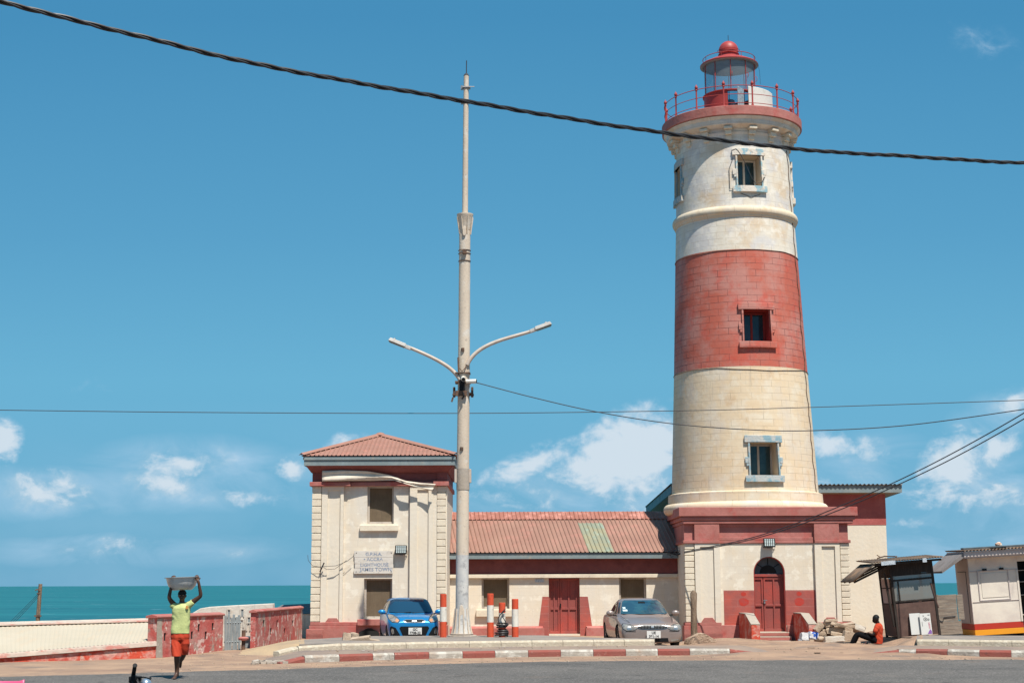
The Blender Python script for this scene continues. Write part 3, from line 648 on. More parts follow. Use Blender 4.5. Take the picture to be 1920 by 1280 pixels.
# lantern
zr_=P(1366,125,CY)[1]        # roof rim height
LR=.97; zl0=zg1+.02; zmur=zl0+1.12
mb=MB(); mb.lathe([(LR+.02,zl0),(LR+.02,zmur-.05),(LR+.07,zmur-.03),(LR+.07,zmur),(LR-.1,zmur),(LR-.1,zl0)],LX,CY,40,a0=-150,a1=-14,lean=lean)
mb.build('lantern_wall',M['redrail'],lh,smooth=True)
mb=MB(); mb.lathe([(LR+.02,zl0),(LR+.02,zmur-.05),(LR-.1,zmur),(LR-.1,zl0)],LX,CY,30,a0=110,a1=150,lean=lean)
mb.build('lantern_wall',M['redrail'],lh,smooth=True)
mb=MB(); mb.lathe([(LR+.07,zmur-.045),(LR+.07,zmur),(LR-.12,zmur),(LR-.12,zmur-.045),(LR+.07,zmur-.045)],LX,CY,60,a0=-14,a1=210,lean=lean)
mb.build('lantern_curb',M['redrail'],lh,smooth=True)
mb=MB(); mb.lathe([(1.62,zl0),(1.62,zmur-.10),(1.60,zmur-.08),(1.57,zmur-.10),(1.57,zl0)],LX,CY,30,a0=16,a1=66,lean=lean)
mb.build('curved_panel',M['whitemetal'],lh,smooth=True)
mb=MB(); c=Vector((LX+lean(zl0)+.20,CY-LR-.04,0)); mb.cbox((c.x,c.y-.22,zl0+.55),(.035,.5,1.05),Matrix.Rotation(R(-34),3,'Z')); ld=mb.build('lantern_door',M['bluemetal'],lh,bevel=.01)
mb=MB(); mb.lathe([(0,zl0),(.16,zl0),(.16,zl0+.95),(.10,zl0+1.0),(.0,zl0+1.0)],LX+lean(zl0)-.0,CY,16); mb.build('lamp_pedestal',M['bluemetal'],lh,smooth=True)
mb=MB(); mb.lathe([(LR-.02,zmur),(LR-.02,zr_+.0)],LX,CY,48,lean=lean); mb.build('lantern_glass',M['lglass'],lh,smooth=True)
mb=MB()
for k in range(10):
    a=R(-6+36*k); z0=zmur; x=LX+lean(z0)+LR*math.sin(a); y=CY-LR*math.cos(a); mb.tube([(x,y,z0),(x,y,zr_+.03)],.016,6)
mb.build('glazing_bars',M['redrail'],lh)
mb=MB()
for k in (0,1,2,9):
    a=R(-6+36*k+3); z0=(zmur+zr_)/2-.02; r=LR+.03; pp=[]
    for q in range(7):
        t=math.pi*q/6-math.pi/2; pp.append((LX+lean(z0)+(r+.06*math.cos(t))*math.sin(a),CY-(r+.06*math.cos(t))*math.cos(a),z0+.1*math.sin(t)))
    mb.tube(pp,.01,5)
mb.build('hand_grips',M['redrail'],lh)
ring([(LR+.12,zr_-.02),(LR+.13,zr_+.02),(LR+.10,zr_+.05),(.75,zr_+.21),(.42,zr_+.34),(.36,zr_+.38),(.36,zr_+.50)],'domered','lantern_roof')
ring([(LR+.13,zr_-.02),(LR+.03,zr_-.05),(LR-.05,zr_+.03),(.5,zr_+.10),(.02,zr_+.12)],'ceilgrey','lantern_ceiling')
bz=zr_+.62; pr=[(.36,zr_+.44),(.40,zr_+.46),(.36,zr_+.50)]+[(.37*math.cos(R(t)),bz+.37*math.sin(R(t))) for t in range(-20,91,10)]
pr[-1]=(.001,pr[-1][1]); ring(pr,'domered','vent_ball')
mb=MB(); xx=LX+lean(bz); mb.tube([(xx,CY,bz+.36),(xx,CY,bz+.62)],.012,6); mb.build('lightning_rod',M['wire'],lh)
mb=MB(); mb.lathe([(LR+.0,zr_+.27),(LR+.015,zr_+.285),(LR+.03,zr_+.27),(LR+.015,zr_+.255),(LR,zr_+.27)],LX,CY,48,lean=lean)
for k in range(8):
    a=R(20+45*k); r=LR+.01; x=LX+lean(zr_)+r*math.sin(a); y=CY-r*math.cos(a); mb.tube([(x*1,y,zr_+.05),(x,y,zr_+.27)],.01,5)
mb.lathe([(.40,zr_+.62),(.41,zr_+.63),(.42,zr_+.62),(.41,zr_+.61),(.40,zr_+.62)],LX,CY,32,lean=lean)
mb.build('roof_grab_rail',M['redrail'],lh,smooth=True)
mb=MB(); k_=R(75); x=LX+lean(zr_)+(LR+.13)*math.sin(k_); y=CY-(LR+.13)*math.cos(k_)
mb.tube([(x,y,zr_),(x+.05,y,zr_-.35),(x+.06,y,zr_-.8)],.006,4); mb.build('loose_wire',M['wire'],lh)
# loose wiring round the top window
h=wins[0]
def lw(a,z,o=.09): 
    r=rad(z)+o; return (LX+lean(z)+r*math.sin(R(a)),CY-r*math.cos(R(a)),z)
a0,a1,z0,z1=h['a0'],h['a1'],h['z0'],h['z1']
mb=MB(); mb.tube([lw(a0-5,z1+.16),(*lw(a0-1,z1+.22),)[:3],lw(a0+1,z1+.15),lw(a0+4,z1-.05),lw(a0+8,z1-.4),lw(a0+12,z0+.35),lw(a1-7,z0+.08),lw(a1-1,z0+.12),lw(a1+3,z0+.35)],.012,5)
mb.tube([lw(a0-4,z1-.1,.03),lw(a0-8,z1-.5,.03),lw(a0-8,z0-.1,.03),lw(a0-4,z0-.12,.03)],.01,5)
mb.tube([lw(a0+2,z0-.28,.02),lw(a0+12,z0-.42,.02),lw(a1-2,z0-.3,.02)],.01,5)
mb.build('hanging_cable',M['wire'],lh)

# square base block
FY=53.7
def X(px,Y=FY,py=1050): return P(px,py,Y)[0]
def Z(py,Y=FY,px=1400): return P(px,py,Y)[1]
bx0,bx1=X(1284),X(1593)
cz0,cz1=Z(967,53.56),Z(950,53.56)
mb=MB(); cx0,cx1=X(1273,53.56,960),X(1608,53.56,960)
mb.box(cx0,cx1,53.56,59.3,cz0,cz1-.002); mb.build('cornice_slab',M['red'],lh,bevel=.015)
mb=MB()
mb.box(cx0+.08,cx1-.08,53.62,59.1,cz0-.14,cz0-.002); mb.box(cx0+.14,cx1-.14,53.66,59.0,cz0-.26,cz0-.142); mb.build('bed_moulding',M['red'],lh,bevel=.03)
zfr0,zfr1=Z(1012),cz0-.262
fx=[bx0,X(1303),X(1350),X(1528),X(1575),bx1]
mb=MB()
mb.box(bx0,bx1,FY+.12,59.2,zfr0,zfr1-.002)
mb.box(fx[1],fx[2]-.0,FY-.02,FY+.115,zfr0,zfr1-.003); mb.box(fx[3],fx[4],FY-.02,FY+.115,zfr0,zfr1-.003)
mb.box(fx[2]+.0,fx[3],FY+.06,FY+.115,zfr0,zfr0+.10); mb.box(fx[2],fx[3],FY+.06,FY+.115,zfr1-.08,zfr1-.003)
mb.build('frieze',M['red'],lh,bevel=.008)
zs0=Z(1018)
mb=MB(); mb.box(bx0-.05,fx[2]-.001,FY-.065,59.25,zs0,zfr0-.002); mb.box(fx[3]+.001,bx1+.05,FY-.065,59.25,zs0,zfr0-.002); mb.box(fx[2],fx[3],FY+.06,FY+.5,zs0,zfr0-.003); mb.build('string_moulding',M['red'],lh,bevel=.015)
# main wall with arched doorway
dx0,dx1=X(1415,FY,1120),X(1474,FY,1120); dzt=Z(1043); dsp=dzt-(dx1-dx0)/2; dzb=Z(1184)
wz0=-.8; zb0=Z(1166)   # top of the red base
uvw_=lambda v:(v.x+v.y,v.z)
mb=MB()
wall_cells(mb,fx[2],fx[3],wz0,zs0-.002,FY+.10,FY+.8,[(dx0,dx1,dzb,dzt)])
mb.build('front_wall',M['cream'],lh,uvf=uvw_)
# spandrels that round the head of the doorway
mb=MB(); cxa=(dx0+dx1)/2; ra_=(dx1-dx0)/2
for s_ in (-1,1):
    arc=[(cxa+s_*ra_*math.cos(R(t)),dsp+ra_*math.sin(R(t))) for t in range(0,91,9)]
    poly=[(cxa+s_*ra_,dzt)]+arc[::-1] if False else arc+[(cxa+s_*ra_,dzt+.0)]
    mb.prism(poly if s_>0 else poly[::-1],FY+.102,FY+.78)
mb.build('arch_spandrel',M['cream'],lh,uvf=uvw_)
# corner pilasters
for (p0,p1,q0,q1) in ((1303,1350,1313,1339),(1528,1575,1541,1566)):
    mb=MB(); a,b=X(p0),X(p1); c,d=X(q0),X(q1); z1=zs0-.003; zt_=Z(1024)
    wall_cells(mb,a,b,zb0,z1,FY-.03,FY+.12,[(c,d,zb0,zt_)])
    mb.build('pilaster',M['panel'],lh)
    mb=MB(); mb.box(c-.001,d+.001,FY+.03,FY+.098,zb0,zt_+.001); mb.build('pilaster_panel',M['panel'],lh)
    mb=MB(); mb.prism([(c-.02,zb0+.004),(d+.02,zb0+.004),(d-.10,zb0+.16),(c+.10,zb0+.16)],FY-.035,FY+.028); mb.build('panel_foot',M['red'],lh)
# rusticated quoins: separate courses with dark joints
def quoins(x0,x1,y0,y1,z0,z1,n,parent,mname='quoin',skip=.018):
    mb=MB(); h_=(z1-z0)/n
    for i in range(n):
        j=random.uniform(-.004,.004); mb.box(x0+j,x1+j,y0+random.uniform(-.004,.004),y1,z0+i*h_+skip,z0+(i+1)*h_-.004)
    mb.build('quoin_strip',M[mname],parent,bevel=.012)
    mb=MB(); mb.box(x0+.03,x1-.03,y0+.035,y1-.01,z0,z1-.002); mb.build('quoin_core',M['quoin'],parent)
quoins(bx0,fx[1]-.03,FY,FY+.5,zb0,zs0-.003,13,lh); quoins(fx[4]+.02,bx1,FY,FY+.5,zb0,zs0-.003,13,lh)
mb=MB(); mb.box(bx0+.02,bx0+.5,FY+.505,59.15,wz0,zs0-.004); mb.box(bx1-.5,bx1-.02,FY+.505,59.15,wz0,zs0-.004); mb.box(bx0+.5,bx1-.5,58.6,59.15,wz0,zs0-.004)
mb.build('side_wall',M['cream'],lh,uvf=uvw_)
mb=MB(); mb.box(fx[1]-.03,fx[1]+.02,FY+.05,FY+.5,zb0,zs0-.01); mb.box(fx[4]-.01,fx[4]+.03,FY+.05,FY+.5,zb0,zs0-.01); mb.build('wall_return',M['panel'],lh)
# red painted base course
mb=MB(); mb.box(bx0-.08,fx[2]+.02,FY-.09,FY+.5,wz0,zb0-.10); mb.box(bx0-.04,fx[2]+.0,FY-.05,FY+.5,zb0-.098,zb0-.002)
mb.box(fx[3]-.02,bx1+.08,FY-.09,FY+.5,wz0,zb0-.10); mb.box(fx[3],bx1+.04,FY-.05,FY+.5,zb0-.098,zb0-.002)
mb.box(fx[2]+.022,dx0-.02,FY+.04,FY+.099,wz0,zb0-.09); mb.box(dx1+.02,fx[3]-.022,FY+.04,FY+.099,wz0,zb0-.09)
mb.split(8.6,'base_course',M['red'],lh,bevel=.012)
pz=Z(1106)
mb=MB(); mb.box(X(1356),dx0-.001,FY+.092,FY+.0995,zb0-.092,pz); mb.box(dx1+.001,fx[3]-.005,FY+.092,FY+.0995,zb0-.092,pz)
M['dado']=mat('dado_red_paint',(.33,.095,.078),.7,[((.48,.10,.07),1.0,.47,.62,.8),((.28,.07,.065),3,.5,.7,.5),((.62,.45,.4),10,.72,.75,.6)],(9,.006),brick=(3,.26,.006,(.5,.3,.26),.5))
mb.split((dx0+dx1)/2,'dado_paint',M['dado'],lh,uvf=uvw_)
# two rubbed round patches on the dado
mb=MB()
for px in (1393,1497):
    for py,r in ((1113,.09),(1128,.17)):
        cx,cz=X(px,FY),Z(py); mb.add([(cx+r*math.cos(R(t))*(1+.12*math.sin(t)),FY+.0895,cz+r*.8*math.sin(R(t))) for t in range(0,360,20)],[tuple(range(18))])
M['patch']=mat('rubbed_red',(.45,.045,.03),.5,[((.36,.07,.06),5,.45,.6,.6)])
mb.split((dx0+dx1)/2,'paint_patch',M['patch'],lh)
# door
dy=FY+.34; dd=bpy.data.objects.new('door',None); C.objects.link(dd); dd.parent=lh
C.objects.unlink(dd); bpy.data.objects.remove(dd)
ztr=Z(1077)
mb=MB(); wD=dx1-dx0; lx=dx0+.33*wD
mb.box(dx0,dx1,dy+.04,dy+.09,dzb,ztr-.07)
def leaf(a,b,z0,z1,cols,rows):
    fw=.055; n=len(cols)
    mb.box(a,b,dy,dy+.038,z0,z0+.10); mb.box(a,b,dy,dy+.038,z1-.09,z1)
    xs_=[a+(b-a)*c for c in cols]
    for x in xs_: mb.box(x-fw/2 if x>a+.01 and x<b-.01 else (x if x<=a+.01 else x-fw),x+fw/2 if x>a+.01 and x<b-.01 else (x+fw if x<=a+.01 else x),dy,dy+.038,z0+.101,z1-.091)
    for r_ in rows: 
        for x0_,x1_ in zip(xs_,xs_[1:]): mb.box(x0_+fw+.001 if x0_==xs_[0] else x0_+fw/2+.001,x1_-fw-.001 if x1_==xs_[-1] else x1_-fw/2-.001,dy+.001,dy+.038,z0+(z1-z0)*r_-.04,z0+(z1-z0)*r_+.04)
leaf(dx0+.01,lx-.012,dzb,ztr-.07,(0,1),(.48,)); leaf(lx+.012,dx1-.01,dzb,ztr-.07,(0,.5,1),(.48,))
door=mb.build('door',M['doorred'],lh,bevel=.008)
mb=MB(); o_=[(dx1-.004,dzb)]+[(cxa+(ra_-.004)*math.cos(R(t)),dsp+(ra_-.004)*math.sin(R(t))) for t in range(0,181,9)]+[(dx0+.004,dzb)]; i_=[(dx1-.03,dzb)]+[(cxa+(ra_-.03)*math.cos(R(t)),dsp+(ra_-.03)*math.sin(R(t))) for t in range(0,181,9)]+[(dx0+.03,dzb)]
n=len(o_); mb.v=[Vector((x,y,z)) for y in (FY+.112,dy-.04) for x,z in o_+i_]
for k in range(n-1):
    for q in (0,): mb.f+=[(k,k+1,n+k+1,n+k),(n+k,n+k+1,3*n+k+1,3*n+k),(2*n+k,2*n+k+1,3*n+k+1,3*n+k),(k,k+1,2*n+k+1,2*n+k)]; mb.m+=[0]*4
mb.build('door_jamb',M['redreveal'],lh)
mb=MB(); mb.box(dx0,dx1,dy-.03,dy+.09,ztr-.068,ztr+.02); mb.build('transom',M['doorred'],lh,bevel=.01)
mb=MB(); mb.cbox((lx+.05,dy-.05,dzb+1.06),(.13,.02,.025)); mb.cbox((lx+.03,dy-.025,dzb+1.0),(.05,.04,.1)); mb.build('handle',M['steel'],door)
mb=MB(); mb.add([(cxa+ra_*math.cos(R(t)),dy+.03,dsp+ra_*math.sin(R(t))) for t in range(0,181,10)]+[(dx0,dy+.03,ztr+.02),(dx1,dy+.03,ztr+.02)],[tuple(list(range(19))+[19,20])]); fl=mb.build('fanlight',M['darkfascia'],lh)
mb=MB(); mb.add([(cxa+.29*math.cos(R(t)),dy+.022,ztr+.06+.27*math.sin(R(t))) for t in range(0,181,10)],[tuple(range(19))]); mb.build('fanlight_opening',M['void'],fl)
mb=MB()
for t in (45,90,135): mb.tube([(cxa+.28*math.cos(R(t)),dy+.02,ztr+.06+.28*math.sin(R(t))),(cxa+.52*math.cos(R(t)),dy+.02,dsp-.2+.68*math.sin(R(t)))],.012,4)
mb.build('fanlight_bars',M['black'],fl)
# steps and cheek walls
mb=MB(); sx0,sx1=X(1425,52.5,1190),X(1489,52.5,1190)
zz=[dzb-.01-i*.135 for i in range(4)]
for i in range(4): mb.box(sx0-.08,sx1+.08,FY+.30-.32*(i+1)-(.0),FY+.33-(.32*i),zz[i]-.6,zz[i])
mb.v=[Vector((v.x,v.y,max(v.z,-1.2))) for v in mb.v]
st=mb.build('steps',M['concrete'],lh,bevel=.015)
for i in range(3):
    mb=MB(); mb.box(sx0-.07,sx1+.07,FY+.30-.32*(i+1)-.006,FY+.30-.32*(i+1)-.002,zz[i]-.125,zz[i]-.03); mb.build('riser_paint',M['red'],lh)
for (p0,p1) in ((1409,1425),(1516.5,1531.5)):
    a,b=X(p0,51.0,1180),X(p1,51.0,1180); zt_=Z(1150.5,52.6)
    prof=[(FY+.05,-.8),(51.0,-.8),(51.0,P(1410,1171,51.0)[1]),(52.3,zt_),(FY+.05,zt_)]
    mb=MB(); n=len(prof)
    vs=[(a,y,z) for y,z in prof]+[(b,y,z) for y,z in prof]
    mb.add(vs,[tuple(range(n)),tuple(range(2*n-1,n-1,-1))]+[(i,(i+1)%n,(i+1)%n+n,i+n) for i in range(n)])
    ck=mb.build('cheek_wall',M['wornred2'],lh,bevel=.01)
    mb=MB(); e=.012
    def qd(i,j): 
        (y0,z0),(y1,z1)=prof[i],prof[j]; d=Vector((0,y1-y0,z1-z0)).normalized(); nn_=Vector((0,-d.z,d.y))
        if nn_.z<0: nn_=-nn_
        o1=nn_*.004;o2=nn_*.03
        P_=[Vector((a-.01,y0,z0)),Vector((b+.01,y0,z0)),Vector((b+.01,y1,z1)),Vector((a-.01,y1,z1))]
        mb.hexa([p+o1 for p in P_]+[p+o2 for p in P_])
    qd(2,3); qd(3,4); mb.build('cheek_coping',M['concrete'],ck)

# floodlights (screwed to the walls, things of their own)
def flood(px,py,Yw,label):
    x,z=P(px,py,Yw-.12); t=thing('floodlight',label,'floodlight',(x,Yw,z-.13),group='led floodlights on the walls')
    mb=MB(); rt=Matrix.Rotation(R(-14),3,'X')
    mb.cbox((x,Yw-.17,z),(.40,.07,.30),rt); h=mb.build('housing',M['black'],t,bevel=.01)
    mb=MB()
    for i in range(5):
        for j in range(5):
            c=Vector((x,Yw-.17,z))+rt@Vector((-.14+i*.07,-.038,-.10+j*.05)); mb.cbox(c,(.045,.008,.032),rt)
    mb.build('led_grid',M['led'],t)
    mb=MB(); mb.tube([(x-.21,Yw-.15,z-.02),(x-.21,Yw-.03,z-.17),(x+.21,Yw-.03,z-.17),(x+.21,Yw-.15,z-.02)],.012,6); mb.cbox((x,Yw-.015,z-.17),(.12,.03,.05)); mb.build('mounting_bracket',M['steel'],t)
    return t
flood(1442,1017,FY+.10,'black led floodlight above the arched lighthouse door')

# ------------------------------------------------------------------ two-storey signal house on the left
def corr(fn,nu,nv,amp,waves,thick=.0):
    pass
def corrugated(mb,A,B,Cc,D,waves,amp,per=6,nv=2,mi=0,matfn=None):
    """sheet with corners A,B (eave, left to right) and D,Cc (ridge left, right); ribs run from eave to ridge"""
    A,B,Cc,D=[Vector(q) for q in (A,B,Cc,D)]
    nrm=(B-A).cross(D-A).normalized()
    if nrm.z<0: nrm=-nrm
    nu=int(waves*per); o=len(mb.v)
    for j in range(nv+1):
        for i in range(nu+1):
            u=i/nu; v=j/nv; p=(A.lerp(B,u)).lerp(D.lerp(Cc,u),v)
            c=math.cos(2*math.pi*u*waves); c=math.copysign(abs(c)**.6,c)
            mb.v.append(p+nrm*amp*c)
    for j in range(nv):
        for i in range(nu):
            a=o+j*(nu+1)+i; mb.f.append((a,a+1,a+nu+2,a+nu+1)); mb.m.append(matfn(i/nu) if matfn else mi)
    return mb
SY=53.7
def SX(px,py=1050,Y=SY): return P(px,py,Y)[0]
def SZ(py,px=710,Y=SY): return P(px,py,Y)[1]
sx0,sx1=SX(583.5),SX(838)
sh=thing('signal_house','two storey cream house with pink hipped metal roof, quoined corners and red base','house',((sx0+sx1)/2,SY,-.1))
s_z1=SZ(911); s_zb=SZ(1165)
wx=[sx0,SX(602),SX(643),SX(768),SX(811),SX(819),sx1]
mb=MB()
hU=(SX(687),SX(737),SZ(981),SZ(911)); hL=(SX(682.5),SX(735.5),SZ(1159),SZ(1084))
wall_cells(mb,wx[2],wx[3],-.6,s_z1-.002,SY+.10,SY+.6,[hU[:2]+(hU[2],s_z1-.0021),hL])
mb.build('front_wall',M['cream'],sh,uvf=uvw_)
for (a,b,c,d) in ((wx[1],wx[2],SX(613),SX(637)),(wx[3],wx[4]+.02,SX(782),SX(803))):
    mb=MB(); ztp=SZ(918)
    wall_cells(mb,a,b,s_zb-.1,s_z1-.003,SY-.02,SY+.12,[(c,d,s_zb-.1,ztp)]); mb.build('pilaster',M['panel'],sh)
    mb=MB(); mb.box(c-.001,d+.001,SY+.035,SY+.098,s_zb-.1,ztp+.001); mb.build('pilaster_panel',M['panel'],sh)
    mb=MB(); mb.prism([(c-.03,s_zb-.005),(d+.03,s_zb-.005),(d-.08,s_zb+.13),(c+.08,s_zb+.13)],SY-.025,SY+.033); mb.build('panel_foot',M['red'],sh)
quoins(sx0,wx[1]-.02,SY-.03,SY+.5,s_zb,s_z1-.003,20,sh); quoins(wx[5],sx1-.05,SY-.03,SY+.5,s_zb,s_z1-.003,20,sh)
mb=MB(); mb.box(wx[4]+.021,wx[5]-.002,SY+.0,SY+.5,s_zb-.1,s_z1-.003); mb.box(wx[1]-.02,wx[1]-.001,SY+.03,SY+.5,s_zb-.1,s_z1-.003)
mb.box(sx1-.048,sx1,SY+.02,SY+5.2,-.6,s_z1-.004); mb.box(sx0+.02,sx0+.3,SY+.505,SY+5.2,-.6,s_z1-.004); mb.box(sx0+.3,sx1-.05,SY+4.9,SY+5.19,-.6,s_z1-.004)
mb.build('side_wall',M['panel'],sh)
mb=MB(); mb.box(sx0-.03,sx1+.03,SY-.07,SY+.55,-.6,s_zb-.12); mb.box(sx0-.0,wx[2]+.3,SY-.045,SY+.5,s_zb-.118,s_zb-.004); mb.box(wx[2]+.302,sx1+.0,SY-.045,SY+.5,s_zb-.118,s_zb-.006)
mb.box(sx0-.12,sx0+.45,SY-.16,SY+.3,-.6,s_zb-.24)
mb.build('base_course',M['red'],sh,bevel=.015)
# damaged arch below the window
ax0,ax1=SX(672),SX(716); azt=SZ(1161); mb=MB()
mb.box(ax0,ax1,SY-.20,SY-.075,SZ(1172),azt+.02); mb.build('window_ledge',M['red'],sh,bevel=.02)
mb=MB(); cxa_=(ax0+ax1)/2
mb.add([(ax0+.05+(ax1-ax0-.1)*t,SY-.105,SZ(1186)+(.16*math.sin(math.pi*t)+.03*noise.noise(Vector((t*6,0,0))))) for t in [i/12 for i in range(13)]]+[(ax1-.05,SY-.105,SZ(1196)),(ax0+.05,SY-.105,SZ(1196))],[tuple(range(15))])
mb.build('broken_arch',M['void'],sh)
mb=MB()
def rock(mb,c,s,seed,n=3,rot=0,box=True,mi=0):
    rnd=random.Random(seed); bm=bmesh.new()
    if box: bmesh.ops.create_cube(bm,size=1); bmesh.ops.subdivide_edges(bm,edges=bm.edges[:],cuts=n,use_grid_fill=True)
    else: bmesh.ops.create_icosphere(bm,subdivisions=n,radius=.5)
    Rm=Matrix.Rotation(rot,3,'Z')@Matrix.Rotation(rnd.uniform(-.18,.18),3,'X')@Matrix.Rotation(rnd.uniform(-.18,.18),3,'Y')
    off=Vector((seed*3.1,seed*1.7,0)); vs=[]
    for v in bm.verts:
        p=v.co.copy(); 
        if box: p=p.lerp(p.normalized()*.62,.16)
        k=1+.16*noise.noise(p*2.2+off)+.07*noise.noise(p*6+off); p=p*k
        p=Vector((p.x*s[0],p.y*s[1],p.z*s[2])); vs.append(Vector(c)+Rm@p)
    bm.verts.index_update(); fs=[tuple(v.index for v in f.verts) for f in bm.faces]; bm.free()
    mb.add(vs,fs,mi); return mb
# windows of the house
def screen_window(name_parent,h,Yf,tilt=False,sill=None):
    x0,x1,z0,z1=h; mb=MB(); f=.07; y=Yf+.22
    mb.box(x0,x0+f,y-.04,y+.02,z0,z1); mb.box(x1-f,x1,y-.04,y+.02,z0,z1); mb.box(x0+f,x1-f,y-.039,y+.019,z0,z0+f); mb.box(x0+f,x1-f,y-.039,y+.019,z1-f*.7,z1)
    wo=mb.build('window_frame',M['framegrey'],name_parent,bevel=.006)
    mb=MB(); mb.box(x0+f,x1-f,y,y+.015,z0+f,z1-f*.7); mb.build('window_screen',M['screen'],wo)
    mb=MB(); mb.box(x0,x1,y+.2,y+.22,z0,z1); mb.build('window_back',M['void'],name_parent)
    if sill:
        a,b,c,d,o=sill; mb=MB(); mb.box(a,b,Yf-o,Yf+.05,c,d); mb.build('window_sill',M['quoin'],name_parent,bevel=.012)
screen_window(sh,(hU[0],hU[1],hU[2],s_z1-.0022),SY+.10,sill=(SX(674),SX(746),SZ(995),SZ(984),.12))
screen_window(sh,hL,SY+.10)
# frieze, string course, soffit, fascia, roof
z_a=SZ(903); z_b=SZ(884)
mb=MB(); mb.box(sx0-.08,SX(656),SY-.16,SY+5.3,s_z1,z_a); mb.box(SX(656)+.002,SX(812),SY-.06,SY+5.3,s_z1+.002,z_a-.002); mb.box(SX(812)+.002,sx1+.06,SY-.16,SY+5.3,s_z1,z_a)
mb.build('string_course',M['red'],sh,bevel=.012)
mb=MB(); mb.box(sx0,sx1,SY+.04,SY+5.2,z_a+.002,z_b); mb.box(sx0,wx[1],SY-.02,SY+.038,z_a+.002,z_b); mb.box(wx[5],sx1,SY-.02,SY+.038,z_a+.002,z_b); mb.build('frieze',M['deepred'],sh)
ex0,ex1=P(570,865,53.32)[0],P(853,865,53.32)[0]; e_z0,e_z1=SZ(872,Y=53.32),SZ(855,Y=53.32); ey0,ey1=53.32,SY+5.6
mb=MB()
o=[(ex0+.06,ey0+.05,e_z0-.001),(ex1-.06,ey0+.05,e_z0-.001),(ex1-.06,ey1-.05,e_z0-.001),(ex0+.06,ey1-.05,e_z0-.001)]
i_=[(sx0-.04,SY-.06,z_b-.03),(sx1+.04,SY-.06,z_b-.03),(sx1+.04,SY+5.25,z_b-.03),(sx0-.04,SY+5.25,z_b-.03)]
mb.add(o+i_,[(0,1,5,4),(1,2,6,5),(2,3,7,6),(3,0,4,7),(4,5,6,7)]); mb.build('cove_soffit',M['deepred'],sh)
mb=MB(); 
mb.box(ex0,ex1,ey0,ey0+.04,e_z0,e_z1); mb.box(ex0,ex0+.04,ey0+.042,ey1,e_z0,e_z1); mb.box(ex1-.04,ex1,ey0+.042,ey1,e_z0,e_z1); mb.box(ex0+.042,ex1-.042,ey1-.04,ey1,e_z0,e_z1)
mb.box(ex0-.03,ex1+.03,ey0-.035,ey0-.002,e_z1-.12,e_z1-.03)
mb.build('fascia',M['fascia'],sh)
apx=P(713,816,56.2); ap=Vector((apx[0],56.2,apx[1])); rx0,rx1=P(565,855,53.28)[0],P(856,852,53.28)[0]; rz=e_z1+.03
rl,rr2=Vector((rx0,53.27,rz)),Vector((rx1,53.27,rz)); bl,br=Vector((rx0,59.6,rz)),Vector((rx1,59.6,rz))
def hip(A,B,T,waves):
    mb=MB(); A,B,T=Vector(A),Vector(B),Vector(T); nrm=(B-A).cross(T-A).normalized()
    if nrm.z<0: nrm=-nrm
    per=8; n=int(waves*per)
    foot=A.lerp(B,(T-A).dot(B-A)/(B-A).length_squared); up=T-foot; tA=(T-A).dot(B-A)/(B-A).length_squared
    for i in range(n+1):
        u=i/n; h_=min(u/tA,(1-u)/(1-tA)); c=(1.0 if i%per in (0,1) else -.3)
        p=A.lerp(B,u)+nrm*.022*c; mb.v+= [p,p+up*h_]
    for i in range(n): mb.f.append((2*i,2*i+2,2*i+3,2*i+1)); mb.m.append(0)
    return mb
for A,B,nw in ((rl,rr2,36),(br,bl,36),(bl,rl,42),(rr2,br,42)): hip(A,B,ap,nw).build('roof_sheet',M['hiproof'],sh,solid=.004)
mb=MB()
for q in (rl,rr2,bl,br):
    d=(ap-q); n_=Vector((0,0,1)); sd_=d.cross(n_).normalized()
    mb.add([q-sd_*.13+Vector((0,0,.02)),q+Vector((0,0,.09)),q+sd_*.13+Vector((0,0,.02)),ap+sd_*.13+Vector((0,0,.0)),ap+Vector((0,0,.09)),ap-sd_*.13+Vector((0,0,.0))],[(0,1,4,5),(1,2,3,4)])
mb.build('hip_cap',M['hiproof'],sh,solid=.006)
mb=MB(); mb.lathe([(.22,ap.z+.0),(.12,ap.z+.09),(0,ap.z+.12)],ap.x,ap.y,12); mb.build('roof_cap',M['hiproof'],sh,smooth=True)
# down pipe on the right pilaster edge and cable bracket
mb=MB(); q=[SX(768.5),SY+.07]; mb.tube([(q[0]-.03,q[1],s_z1-.05),(q[0]-.03,q[1],-.1)],.028,8); mb.build('down_pipe',M['framegrey'],sh,smooth=True)
mb=MB(); mb.tube([(SX(601),SY-.12,SZ(1071)),(SX(609),SY-.18,SZ(1054))],.022,6); mb.tube([(SX(603),SY-.02,SZ(1064)),(SX(603),SY-.16,SZ(1064))],.018,6); mb.build('cable_bracket',M['wire'],sh)
mb=MB(); mb.tube([at(663,1042,SY-.1),at(650,1052,SY-.12),at(630,1060,SY-.15),at(612,1061,SY-.18),at(598,1062,SY-.2),at(586,1060,SY-.15),at(578,1050,SY),at(577,1040,SY+.3)],.008,5)
mb.tube([at(650,1050,SY-.1),at(628,1066,SY-.12),at(612,1067,SY-.13),at(606,1062,SY-.15)],.008,5); mb.build('loose_wire',M['wire'],sh)
